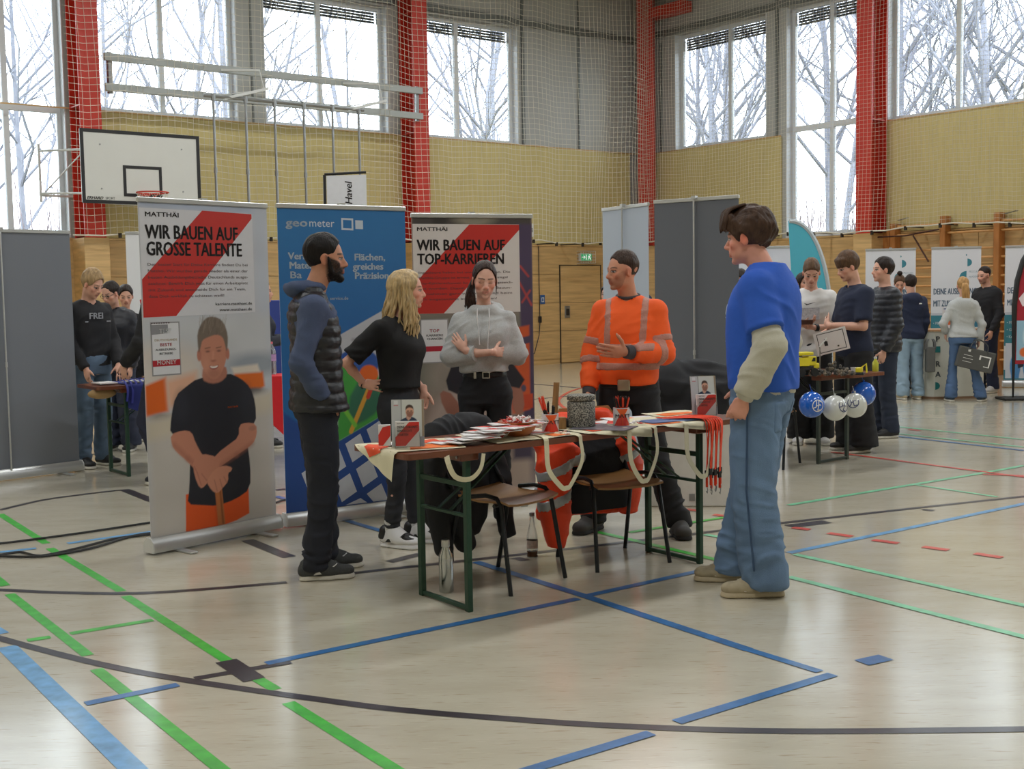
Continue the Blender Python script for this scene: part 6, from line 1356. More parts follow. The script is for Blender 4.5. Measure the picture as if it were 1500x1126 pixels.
f.loft([(.10, -.32, .06, .040, .05), (.22, -.31, .08, .072, .065), (.42, -.29, .13, .095, .075), (.60, -.25, .19, .09, .07), (.72, -.20, .25, .09, .06), (.79, -.10, .28, .06, .04)], .03)
f.loft([(.20, .27, .25, .05, .04), (.34, .27, .24, .075, .06), (.52, .25, .24, .085, .065), (.70, .17, .27, .08, .05), (.79, .08, .28, .06, .04)], .03)
f.loft([(.20, 0, .34, .28, .04), (.5, 0, .34, .27, .05), (.74, 0, .31, .20, .04), (.80, 0, .28, .12, .03)], .03)
f.cone((-.30, .22, .66), (-.14, .16, .56), .06, .05, .03)
bd = field_obj(f, 'jacket_shell', m_hv, root, ff)
for z0, z1 in ((.285, .335), (.435, .485)): field_obj(f.shell(lambda X, Y, Z, z0=z0, z1=z1: np.maximum(z0 + (X + .4) * .35 - Z, Z - z1 - (X + .4) * .35), .004), 'reflective_band', m_silver, root, ff)
b = MB(); b.strip([(-.17, .155, .66), (-.26, .10, .48), (-.34, .05, .28)], .014, .010); b.build('zip', m_blk, root)

# cloth tote bags: flat on the table, folding over its edges
m_tote = fabric('natural cotton', (222, 214, 184), .9, .05, .2, 200); m_orp = mat('orange tote print', (240, 120, 50), .8, noise=.05); m_orr = mat('red orange tote print', (232, 84, 44), .8, noise=.05)
def fold(a, b_, lift=0.):
    H_, W_ = 1.1 + .004, .25 + .004; ea = max(0, abs(a) - H_); eb = max(0, abs(b_) - W_); x = math.copysign(min(abs(a), H_) + lift * (ea > 0), a); y = math.copysign(min(abs(b_), W_) + lift * (eb > 0), b_); dr = ea + eb
    if ea > 0 and eb > 0: x += math.copysign(min(ea, eb) * .5, a); y += math.copysign(min(ea, eb) * .35, b_); dr = max(ea, eb) * .95
    return (x + (0 if ea == 0 else math.copysign(.006 * math.sin(b_ * 30), a)), y, ZT + .003 + lift * (dr < .002) - dr)
def sheet_mesh(quad_, lift, n=22, inset=None):
    vs = []; P = [Vector((*q, 0)) for q in quad_]
    for i in range(n + 1):
        for j in range(n + 1):
            u, v = i / n, j / n; p = (P[0] * (1 - u) + P[1] * u) * (1 - v) + (P[3] * (1 - u) + P[2] * u) * v; x, y, z = fold(p.x, p.y, lift); z += .003 * max(0, math.sin(p.x * 24) * math.sin(p.y * 19)) if abs(p.y) < .25 and abs(p.x) < 1.1 else 0; vs.append((x, y, z))
    fs = [(i * (n + 1) + j, (i + 1) * (n + 1) + j, (i + 1) * (n + 1) + j + 1, i * (n + 1) + j + 1) for i in range(n) for j in range(n)]
    return vs, fs
def tote(corners_px, label, prints=(), straps=(), lift=.0):
    q = [tl(*p) if len(p) == 2 else p[1:] for p in corners_px]; o = empty('tote_bag', TC, TA, label, 'tote bag', 'natural cotton tote bags on the long table')
    vs, fs = sheet_mesh(q, .001 + lift); b = MB(); b.add(vs, fs); N = len(vs); b.add([(x, y, z - .0022) for x, y, z in vs], [f[::-1] for f in fs]); b.build('cloth', m_tote, o, smooth='all', fix=False)
    for m, pq in prints:
        # pq: corners in the bag's own 0..1 square
        P = [Vector((*c, 0)) for c in q]; mp = lambda u, v: ((P[0] * (1 - u) + P[1] * u) * (1 - v) + (P[3] * (1 - u) + P[2] * u) * v); vs, fs = sheet_mesh([tuple(mp(*c))[:2] for c in pq], .0032 + lift, 14); b = MB(); b.add(vs, fs); b.build('printed_design', m, o, smooth='all', fix=False)
    for pts in straps: b = MB(); b.tube([Vector(p) for p in smooth_path(pts)], 1, 4, flat=(.024, .003)); b.build('strap', m_tote, o)
    return o
def smooth_path(P, k=5):
    P = [Vector(p) for p in P]; Q = []
    for i in range(len(P) - 1):
        a = P[max(i - 1, 0)]; b_, c_ = P[i], P[i + 1]; d = P[min(i + 2, len(P) - 1)]
        for t in np.linspace(0, 1, k)[:-1 if i < len(P) - 2 else k]: Q.append(.5 * ((2 * b_) + (c_ - a) * t + (2 * a - 5 * b_ + 4 * c_ - d) * t * t + (3 * b_ - a - 3 * c_ + d) * t ** 3))
    return Q
def strap_loop(a0, a1, drop, b0=-.262, skew=0.): m = (a0 + a1) / 2 + skew; return [(a0 + .05, -.12, ZT + .008), (a0, -.25, ZT + .008), (a0 - .002, b0, ZT - .03), (a0 + .006, b0 - .004, ZT - drop * .6), (m - .03, b0 - .012, ZT - drop * .97), (m, b0 - .016, ZT - drop), (m + .03, b0 - .012, ZT - drop * .95), (a1, b0 - .008, ZT - drop * .5), (a1, b0, ZT - .03), (a1 - .01, -.25, ZT + .008), (a1 - .05, -.12, ZT + .008)]
tote([(0, -1.24, -.12), (0, -.78, -.24), (0, -.62, .12), (0, -1.10, .22)], 'cotton tote bag draped over the near left table end under the brochure stand', [(m_orr, [(.03, .55), (.18, .30), (.34, .60), (.12, .88)]), (m_orp, [(.45, .1), (.95, .1), (.9, .45), (.5, .5)]), (m_orr, [(.40, .55), (.85, .6), (.8, .9), (.42, .85)])],
     [[(-.86, -.2, ZT + .004), (-.90, -.262, ZT - .04), (-.86, -.262, ZT - .12), (-.78, -.262, ZT - .14), (-.72, -.262, ZT - .10), (-.70, -.262, ZT - .03)]])
tote([(0, -.60, -.235), (0, -.10, -.24), (0, -.08, .16), (0, -.56, .18)], 'cotton tote bag under the fanned leaflets and the candy bowl', [(m_orp, [(.25, .55), (.95, .55), (.9, .9), (.3, .9)]), (m_orp, [(.70, .04), (1.0, .04), (.98, .35), (.72, .3)])], [strap_loop(-.33, -.12, .24)], .001)
tote([(0, -.06, -.25), (0, .36, -.30), (0, .34, .12), (0, -.06, .15)], 'cotton tote bag under the granite pot with its handle hanging down', [(m_orr, [(.15, .12), (.6, .10), (.55, .5), (.2, .5)])], [strap_loop(.20, .38, .26)], .002)
tote([(0, .38, -.245), (0, .86, -.31), (0, .84, .10), (0, .40, .12)], 'cotton tote bag under the blue leaflet at the right half of the table', [(m_orp, [(.05, .1), (.45, .08), (.4, .35), (.08, .35)]), (m_orr, [(.55, .5), (.95, .5), (.95, .8), (.6, .85)])], [strap_loop(.60, .78, .28, skew=.02)], .003)
tote([(0, .70, .02), (0, 1.06, -.02), (0, 1.07, .22), (0, .74, .24)], 'cotton tote bag at the far right table end behind the lanyards', [(m_orp, [(.1, .1), (.8, .15), (.8, .6), (.1, .6)])], [], .006)

# leaflets, flyers
m_red = MATS['red lacquered steel']; m_paper = mat('white paper', (226, 222, 222), .6, noise=.02); m_redp = mat('red printed paper', (214, 52, 42), .5, noise=.03); m_bluep = mat('blue photo paper', (92, 120, 168), .45, noise=.35, nscale=30); m_greyp = mat('grey photo paper', (112, 108, 116), .45, noise=.4, nscale=30)
def leaflet(a, b_, rot, z, label, w=.105, h=.20, m=None, stripe=True, group='leaflets spread over the long table', pm=None):
    o = empty('leaflet', tw(a, b_, z), TA + rot, label, 'leaflet', group)
    b = MB(); b.box(-w / 2, w / 2, -h / 2, h / 2, 0, .0014); b.box(-w / 2, w / 2, -h / 2 + .001, h / 2 - .003, .0016, .003); b.build('folded_paper', m or m_paper, o)
    if stripe: b = MB(); b.face([(-w / 2, -h * .35), (-w / 2, -h * .05), (w / 2, h * .35), (w / 2, h * .05)], None, .0034); b.build('printed_stripe', pm or m_redp, o)
    return o
rnd = random.Random(21); GL = 'white folded leaflet with red stripe in the fanned pile beside the brochure stand'
for i in range(18): t = i / 17; leaflet(-.74 + .46 * t + rnd.uniform(-.02, .02), -.10 + rnd.uniform(-.07, .07), rnd.uniform(1.1, 2.0), ZT + .012 + .0036 * i * (1.6 if i < 9 else 1.2 if i < 14 else .9), GL, group='fanned pile of leaflets on the long table')
leaflet(.14, -.13, .5, ZT + .009, 'grey photo flyer under the granite pot', .21, .30, m_greyp, False); leaflet(.20, .05, -.3, ZT + .006, 'red and grey flyer behind the granite pot', .15, .21, m_greyp, True)
leaflet(.33, .02, .2, ZT + .008, 'red printed flyer between the pot and the second pen mug', .12, .2, m_paper, True); leaflet(.62, -.13, 1.45, ZT + .012, 'blue photo flyer lying right of the second pen mug', .15, .36, m_bluep, False); leaflet(.56, .12, 1.2, ZT + .003, 'white sheet behind the blue flyer', .21, .29, m_paper, True, pm=m_orp)
leaflet(-.98, .02, .3, ZT + .012, 'small orange postcard beside the brochure stand', .10, .14, m_paper, True, pm=m_orp); leaflet(-.22, .03, 1.4, ZT + .006, 'orange postcard near the candy bowl', .10, .15, m_paper, True, pm=m_orp); leaflet(-.25, -.06, 1.8, ZT + .010, 'red and white postcard left of the candy bowl', .10, .15, m_paper, True)

# brochure holders
m_clear = mat('clear acrylic', (236, 240, 242), .05, trans=.9, alpha=.35)
def portrait(w, h, res=.0022):
    p = Print(w, h, res, (206, 208, 204)); p.poly([(0, 0), (w * .28, 0), (w * .28, h), (0, h)], (190, 192, 194)); p.line([(w * .30, 0), (w * .30, h * .5)], .003, (60, 60, 64)); p.poly([(w * .93, 0), (w, 0), (w, h), (w * .93, h)], (150, 132, 110))
    p.poly([(w * .12, h * .62), (w * .22, h * .46), (w * .42, h * .38), (w * .58, h * .36), (w * .74, h * .40), (w * .83, h * .5), (w * .85, h * .75), (w * .9, h), (w * .1, h)], (44, 60, 84), .002, smooth=1); p.poly([(w * .45, h * .34), (w * .60, h * .34), (w * .60, h * .40), (w * .52, h * .45), (w * .46, h * .40)], (206, 160, 140))
    p.ell(w * .56, h * .26, w * .125, h * .115, (212, 160, 136)); p.poly([(w * .45, h * .26), (w * .67, h * .26), (w * .64, h * .35), (w * .56, h * .385), (w * .48, h * .35)], (150, 104, 86), .004); p.poly([(w * .43, h * .24), (w * .44, h * .14), (w * .54, h * .10), (w * .66, h * .13), (w * .69, h * .24), (w * .66, h * .19), (w * .56, h * .165), (w * .47, h * .19)], (70, 52, 44), .003, smooth=1)
    for x in (.51, .61): p.ell(w * x, h * .245, .005, .0022, (60, 42, 38))
    p.line([(w * .52, h * .325), (w * .60, h * .325)], .003, (150, 84, 76)); p.poly([(w * .75, h * .80), (w, h * .78), (w, h), (w * .75, h)], (150, 150, 156)); p.poly([(w * .08, h * .02), (w * .2, h * .02), (w * .2, h * .1), (w * .08, h * .1)], (216, 216, 220)); p.line([(w * .08, h * .12), (w * .2, h * .12)], .003, (190, 60, 60)); return p
def leaf_front(o, M, w, h, t=True):
    b = MB(); b.face([(0, 0), (w, 0), (w, -h), (0, -h)], M, .0012); b.build('leaflet_front', m_paper, o, fix=False)
    art(o, 'red_stripe', [[(w * .58, .003), (w, .003), (w, h * .36), (w * .42, h * .97), (0, h * .97), (0, h * .62)]], M, .0018, m_redp)
    if t: words(o, [('MATTHÄI', .008, h * .10, h * .04, w * .3, .03), ('DEINE ZUKUNFT', .008, h * .27, h * .10, w * .86, .02), ('SENKRECHT', .008, h * .42, h * .10, w * .62, .02), ('STARTEN', .008, h * .57, h * .10, w * .46, .02)], M, .0026, ink(IK))
def holder(pos, rz, label, second=True, sc=1.):
    o = empty('brochure_stand', pos, rz, label, 'brochure stand', 'clear brochure stands on the long table'); w, h = .148, .212; tilt = .16
    Mb = frame((-w / 2, .0, h), (1, 0, 0), (0, tilt, 1), (0, -1, tilt)); b = MB(); b.box(-w / 2 - .003, w / 2 + .003, 0, .085, 0, .003); b.prism([(0, -h), (w, -h), (w, .003), (0, .003)], .003, Mb, -.006); b.box(-.06, .056, -.062, -.059, 0, .095); b.box(-.06, .056, -.062, -.035, 0, .003); b.box(-.06, -.057, -.062, -.02, 0, .06); b.box(.053, .056, -.062, -.02, 0, .06); b.build('acrylic_body', m_clear, o)
    portrait(w, h).build('poster', o, Mb @ Matrix.Translation((0, 0, .002)))
    b = MB(); b.box(-.056, .052, -.058, -.036, .004, .118); b.build('leaflet_stack', m_paper, o); leaf_front(o, frame((-.056, -.0585, .118), (1, 0, 0), (0, 0, 1), (0, -1, 0)), .108, .114)
    if second: b = MB(); b.box(-.135, -.080, -.02, .002, .004, .100); ls = b.build('side_leaflet_stack', m_paper, o); art(ls, 'red_stripe', [[(.02, .01), (.055, .003), (.055, .05), (.02, .094), (0, .094), (0, .045)]], frame((-.135, -.0205, .1), (1, 0, 0), (0, 0, 1), (0, -1, 0)), .001, m_redp)
    return o
a_, b2 = tl(607, 658); holder(tw(a_, b2 + .05, ZT + .012), R(3), 'clear brochure stand with portrait poster at the left table end')
a_, b2 = tl(1039, 612); holder(tw(a_ - .02, b2 + .03, ZT + .016), R(14), 'clear brochure stand with portrait poster at the right table end', False)

# candy bowl
a_, b2 = tl(764, 640); bp_ = tw(a_, b2 + .03, ZT + .005)
o = empty('bowl', bp_, 0, 'copper coloured bamboo bowl filled with wrapped sweets', 'bowl'); b = MB(); b.lathe([(.045, 0), (.058, .004), (.083, .028), (.096, .064), (.098, .072), (.095, .072), (.090, .062), (.078, .030), (.055, .010), (.0, .008)], 28, capb=True, capt=False); b.build('bowl_body', mat('bamboo copper lacquer', (190, 108, 58), .35, noise=.15, nscale=14, nstretch=(1, 1, 4), coat=.3), o, smooth=True)
m_cw = mat('white sweet wrapper', (230, 222, 220), .4, noise=.05); m_cr = mat('red sweet wrapper', (206, 66, 54), .4, noise=.05)
def candy_mesh(m):
    b = MB(); b.sphere((0, 0, 0), (.013, .009, .007), 8, 6); b.prism([(-.011, 0), (-.024, .009), (-.022, 0), (-.024, -.009)], .003, z0=-.0015); b.prism([(.011, 0), (.024, .009), (.022, 0), (.024, -.009)], .003, z0=-.0015); me = b.mesh('sweet', True); me.materials.append(m); return me
cms = [candy_mesh(m_cw), candy_mesh(m_cr)]; rnd = random.Random(3)
def candy(p, label, group): o = bpy.data.objects.new('wrapped_sweet', cms[rnd.random() < .36]); COL.objects.link(o); o.location = p; o.rotation_euler = (rnd.uniform(-.6, .6), rnd.uniform(-.6, .6), rnd.uniform(0, 6.28)); tag(o, label, 'sweet', group)
for i in range(60):
    r_, t = .080 * math.sqrt(rnd.random()), rnd.uniform(0, 6.28); lay = i // 20; r_ *= (1, .95, .6)[lay]; candy(bp_ + Vector((r_ * math.cos(t), r_ * math.sin(t), .056 + .013 * lay + rnd.uniform(0, .004))), 'small wrapped sweet heaped in the copper coloured bowl', 'sweets in the bowl')
for px_, py_ in ((716, 641), (722, 643), (729, 641), (735, 644), (741, 642)): a_, b2 = tl(px_, py_); candy(tw(a_, b2, ZT + .016), 'wrapped sweet lying left of the bowl', 'sweets left of the bowl')
for px_, py_ in ((822, 637), (828, 635), (833, 638)): a_, b2 = tl(px_, py_); candy(tw(a_, b2, ZT + .012), 'wrapped sweet lying right of the first pen mug', 'sweets right of the first pen mug')
for px_, py_ in ((928, 622), (934, 621), (939, 624)): a_, b2 = tl(px_, py_); candy(tw(a_, b2, ZT + .014), 'wrapped sweet lying right of the second pen mug', 'sweets right of the second pen mug')
# pen mugs
m_mug = mat('white glazed mug', (222, 218, 218), .3, coat=.4); m_om = mat('orange glaze', (238, 98, 36), .3, noise=.03, coat=.4); m_rm = mat('red glaze', (214, 58, 44), .3, noise=.03, coat=.4)
def mug(pos, rz, label):
    o = empty('pen_mug', pos, rz, label, 'mug', 'printed pen mugs on the table'); r_, h = .042, .094; b = MB(); b.lathe([(r_ - .002, 0), (r_, .003), (r_, h), (r_ - .004, h), (r_ - .004, .006), (0, .006)], 28, capb=True, capt=False); b.build('mug_body', m_mug, o, smooth=True)
    def wrap(poly, rr, m, nm):
        P = Print; mb = MB()
        # subdivided polygon strip wrapped on the wall: rows of quads between left and right outlines
        n = 14
        for i in range(n):
            z0, z1 = i / n, (i + 1) / n; xs = [poly(z) for z in (z0, z1)]
            for (l0, r0_), (l1, r1_) in [(xs[0], xs[1])]:
                k = 8
                for j in range(k):
                    q = [(l0 + (r0_ - l0) * j / k, z0), (l0 + (r0_ - l0) * (j + 1) / k, z0), (l1 + (r1_ - l1) * (j + 1) / k, z1), (l1 + (r1_ - l1) * j / k, z1)]
                    mb.add([(rr * math.sin(x), -rr * math.cos(x), .004 + z * (h - .008)) for x, z in q], [(0, 1, 2, 3)])
        mb.build(nm, m, o, smooth='all', fix=False)
    wrap(lambda z: (-.95 + .0 * z, -.95 + 1.5 * abs(z - .5) + .25), r_ + .0006, m_rm, 'printed_shape') if False else None
    wrap(lambda z: (-.75 * abs(z - .5) * 2 - .02, .75 * abs(z - .5) * 2 + .02) if z > .5 else (-.02, .02), r_ + .0007, m_om, 'printed_shape'); wrap(lambda z: (-1.2 * abs(z - .5) - .5, 1.2 * abs(z - .5) + .5) if z <= .5 else (-.5 + (z - .5), .5 - (z - .5)), r_ + .0005, m_rm, 'printed_shape')
    mb = MB(); tmp = MB(); text_mb(tmp, 'MATTHÄI', .026, Matrix.Identity(4), sx=1.25, bold=.03); mb.add([((r_ + .0016) * math.sin(v[0] / r_ - .95), -(r_ + .0016) * math.cos(v[0] / r_ - .95), .045 + v[1]) for v in tmp.v], tmp.f); mb.build('lettering', ink(IK), o, fix=False); return o
def pen_mesh(c1_, c2_, L=.145, r_=.0045):
    b = MB(); b.cur = 0; b.tube([(0, 0, 0), (0, 0, L * .62)], r_, 7); b.cur = 1; b.tube([(0, 0, L * .62), (0, 0, L * .95)], r_ * 1.02, 7); b.tube([(0, 0, L * .95), (0, 0, L)], r_ * .6, 7); b.box(r_, r_ + .0025, -.0015, .0015, L * .66, L * .95); me = b.mesh('pen', True); me.materials.append(c1_); me.materials.append(c2_); return me
m_pb = mat('black pen barrel', (26, 26, 28), .35); m_po = mat('orange red pen barrel', (226, 70, 40), .35, noise=.02); PM = [pen_mesh(m_pb, m_po), pen_mesh(m_po, m_pb), pen_mesh(m_pb, m_pb, .125), pen_mesh(m_pb, m_po, .175)]
def pens(pos, spec, label, group):
    rnd = random.Random(8)
    for i, (k, lean_, az) in enumerate(spec):
        o = bpy.data.objects.new('pen', PM[k]); COL.objects.link(o); d = Vector((math.cos(az) * math.sin(lean_), math.sin(az) * math.sin(lean_), math.cos(lean_))); base = pos + Vector((-d.x * .03 * .7 + math.cos(az + .9) * .012, -d.y * .02 + math.sin(az + .9) * .012, .01)); o.location = base; o.rotation_euler = d.to_track_quat('Z', 'Y').to_euler(); tag(o, label, 'pen', group)
a_, b2 = tl(810, 635); mp = tw(a_, b2 + .02, ZT + .005); mug(mp, R(8), 'red and white printed mug holding black and red pencils beside the bowl'); pens(mp, [(3, .34, 3.3), (3, .30, 3.0), (3, .26, 3.6), (3, .22, 2.8), (0, .18, 3.3), (3, .2, 2.4), (2, .06, 0), (2, .16, .3), (2, .10, 5.5), (1, .1, 1.5)], 'black and red pen standing in the first mug beside the bowl', 'pens in the first mug')
a_, b2 = tl(914, 626); mp = tw(a_, b2 + .02, ZT + .008); mug(mp, R(4), 'red and white printed mug full of orange pens in front of the orange worker'); pens(mp, [((1, 1, 0)[i % 3], .10 + .20 * ((i * 7) % 5) / 4, i * 6.283 / 20 + (i % 3) * .1) for i in range(20)], 'orange and black pen standing in the second mug', 'pens in the second mug')
# granite pot, mallet, tray
a_, b2 = tl(861, 628); gp = tw(a_, b2 + .05, ZT + .011)
def granite():
    m = bpy.data.materials.new('dark speckled granite'); m.use_nodes = True; N = m.node_tree.nodes; L = m.node_tree.links; b = N['Principled BSDF']; tc = N.new('ShaderNodeTexCoord'); n = N.new('ShaderNodeTexNoise'); n.inputs['Scale'].default_value = 190; n.inputs['Detail'].default_value = 3; L.new(tc.outputs['Object'], n.inputs['Vector'])
    r_ = N.new('ShaderNodeValToRGB'); r_.color_ramp.elements[0].position = .42; r_.color_ramp.elements[0].color = (*lin((48, 48, 46)), 1); r_.color_ramp.elements[1].position = .60; r_.color_ramp.elements[1].color = (*lin((168, 164, 152)), 1); L.new(n.outputs[0], r_.inputs[0]); L.new(r_.outputs[0], b.inputs['Base Color']); b.inputs['Roughness'].default_value = .75
    bp = N.new('ShaderNodeBump'); bp.inputs['Strength'].default_value = .5; bp.inputs['Distance'].default_value = .004; L.new(n.outputs[0], bp.inputs['Height']); L.new(bp.outputs[0], b.inputs['Normal']); return m
m_gran = granite(); o = empty('stone_pot', gp, 0, 'round speckled granite pot with a stone lid', 'stone pot'); b = MB(); b.lathe([(.068, 0), (.072, .004), (.072, .124), (.069, .128)], 36); b.build('pot_body', m_gran, o, smooth=True); b = MB(); b.lathe([(.060, .128), (.060, .133), (.071, .136), (.073, .140), (.072, .158), (.066, .163), (0, .165)], 36, capt=False); ld = b.build('lid', m_gran, o, smooth=True)
a_, b2 = tl(826, 630); mpp = tw(a_, b2 + .06, ZT + .006); o = empty('mallet', mpp, 0, 'wooden paver mallet standing on its head with upright handle', 'mallet'); m_mal = mat('worn beech wood', (150, 112, 66), .6, noise=.2, nscale=20, nstretch=(3, 3, .6)); b = MB(); b.tube([(-.012, 0, .03), (.004, 0, .235)], .0155, 12); b.build('handle', m_mal, o, smooth=True); b = MB(); b.lathe([(.018, 0), (.021, .002), (.021, .058), (.018, .060)], 20, Matrix.Translation((.028, -.04, 0))); b.build('wooden_block', m_mal, o, smooth=True); b = MB(); b.cbox(-.06, .07, .01, .06, 0, .045, .008); b.build('head', m_blk, o)
a_, b2 = tl(836, 622); o = empty('tray', tw(.14, .10, ZT + .004), TA, 'low black tray behind the granite pot', 'tray'); b = MB(); rectring2 = [(-.09, .09, -.06, .06, 0, .006), (-.09, .09, -.06, -.054, .006, .035), (-.09, .09, .054, .06, .006, .035), (-.09, -.084, -.054, .054, .006, .035), (.084, .09, -.054, .054, .006, .035)]
for q in rectring2: b.box(*q)
b.build('tray_body', m_blk, o)
# lanyards over the right end of the front edge
m_lan = fabric('orange red ribbon', (238, 70, 34), .7, .04)
for i in range(7):
    a0 = .745 + i * .017; dz = .012 * math.sin(i * 2.2); bb_ = -.262 - .012 * (i % 2); o = empty('lanyard', TC, TA, 'orange red lanyard with black buckle hanging over the front table edge', 'lanyard', 'lanyards hanging over the table edge')
    b = MB(); b.tube(smooth_path([(a0 - .16 + .02 * i, -.10 + .02 * math.sin(i * 3), ZT + .02), (a0 - .06, -.19, ZT + .024), (a0 - .01, -.245, ZT + .018), (a0, bb_, ZT - .02), (a0 + .008, bb_, ZT - .14), (a0 - .002, bb_ - .004, ZT - .26 + dz)]), 1, 4, flat=(.017, .002)); b.tube(smooth_path([(a0 - .13 + .02 * i, -.04, ZT + .018), (a0 - .03, -.18, ZT + .026), (a0 + .012, -.25, ZT + .015), (a0 + .014, bb_ - .006, ZT - .03), (a0 + .004, bb_ - .006, ZT - .15), (a0 - .002, bb_ - .006, ZT - .26 + dz)]), 1, 4, flat=(.017, .002)); b.build('ribbon', m_lan, o)
    b = MB(); b.cbox(a0 - .012, a0 + .010, bb_ - .009, bb_ + .003, ZT - .29 + dz, ZT - .255 + dz, .002); b.build('buckle', m_blk, o); b = MB(); b.strip([(a0 - .001, bb_ - .004, ZT - .29 + dz), (a0 - .001, bb_ - .004, ZT - .345 + dz)], .015, .003); b.build('ribbon_end', m_lan, o); b = MB(); b.tube([(a0, bb_ - .004, ZT - .345 + dz), (a0 + .006, bb_ - .004, ZT - .36 + dz), (a0 + .002, bb_ - .004, ZT - .378 + dz), (a0 - .006, bb_ - .004, ZT - .366 + dz)], .0022, 6); b.build('hook', m_steel, o)
# steel flask and glass bottle on the floor
p_ = G(654, 866); o = empty('steel_flask', p_, 0, 'stainless steel drinking flask standing on the floor inside the table legs', 'flask'); b = MB(); b.lathe([(.034, 0), (.036, .004), (.036, .165), (.034, .185), (.022, .212), (.019, .222), (.019, .228)], 28); b.build('flask_body', mat('brushed stainless steel', (196, 200, 200), .22, metal=1., noise=.03, nscale=60, nstretch=(1, 1, .1)), o, smooth=True); b = MB(); b.lathe([(.021, .226), (.0215, .229), (.0215, .255), (.019, .260)], 24); b.build('cap', mat('steel cap', (206, 206, 204), .3, metal=1.), o, smooth=True); b = MB(); b.tube([(.021, 0, .215), (.036, .006, .20), (.037, .006, .15)], .003, 5); b.build('strap', m_blk, o)
p_ = G(780, 815); o = empty('glass_bottle', p_, 0, 'clear glass soft drink bottle with a brown rest standing behind the chair', 'bottle'); m_gl = mat('clear bottle glass', (226, 232, 230), .04, trans=1., alpha=.55); b = MB(); b.lathe([(.029, 0), (.031, .004), (.031, .10), (.030, .12), (.022, .155), (.0135, .19), (.012, .225), (.0135, .228), (.0135, .236)], 24, capt=False); b.build('bottle_glass', m_gl, o, smooth=True); b = MB(); b.lathe([(.0275, .003), (.0285, .03), (.0285, .034)], 20); b.build('drink', mat('brown drink', (110, 62, 34), .2), o, smooth=True); b = MB(); b.lathe([(.0145, .228), (.0145, .246), (.013, .248)], 20); b.build('screw_cap', mat('silver cap', (150, 150, 152), .3, metal=.8), o, smooth=True); b = MB(); b.lathe([(.0315, .05), (.0315, .095)], 20, capb=False, capt=False); b.build('label', mat('pale bottle label', (196, 176, 166), .6, noise=.3, nscale=60), o, smooth=True)
# black cloth-covered box behind the table (between the worker and the dark panel), white carton under the table
o = empty('coat_pile', (1.33, 8.75, 0), 0, 'pile of black coats lying on a stand behind the orange worker', 'coats'); f = SDF((-.5, -.4, .0), (.5, .4, 1.02), .014); f.ell((-.20, 0, .80), (.20, .20, .17), .06); f.ell((.05, .02, .80), (.20, .20, .16), .06); f.ell((.26, 0, .76), (.16, .18, .14), .06); f.loft([(.36, 0, 0, .33, .22), (.8, 0, 0, .34, .22)], .08); field_obj(f, 'coats', m_bj, o, folds(.03, 6, 8)); b = MB(); b.cbox(-.3, .3, -.18, .18, 0, .45, .01); b.build('box_stand', mat('dark grey crate', (60, 60, 66), .7, noise=.1), o)
o = empty('counter_box', (1.30, 8.25, 0), R(-5), 'white cardboard promotion box standing behind the table', 'box'); b = MB(); b.cbox(-.36, .22, -.14, .14, 0, .60, .008); b.build('carton', mat('white carton', (206, 204, 198), .7, noise=.04), o); b = MB(); b.box(-.1, -.06, -.1425, -.1405, .04, .09); b.build('tape', m_steel, o)
# black cables on the floor at the left
for k, pts in enumerate(([(-40, 800), (0, 798), (80, 788), (150, 778), (228, 766)], [(-40, 822), (0, 815), (30, 811), (60, 816), (110, 806), (170, 791), (228, 784)], [(-40, 818), (0, 817), (60, 817), (130, 806), (190, 788), (228, 782)], [(404, 738), (412, 735), (424, 733)])):
    o = empty('floor_cable', (0, 0, 0), 0, ('straight black cable running to the first banner', 'black cable with a small kink lying nearest at the left', 'black cable lying alongside the kinked cable', 'short black cable between the two banners')[k], 'cable', 'black cables on the floor'); b = MB(); b.tube([Vector((p.x, p.y, .010)) for p in smooth_path([G(*q) for q in pts], 7)], .0075, 6); b.build('cord', m_blk, o, smooth=True)

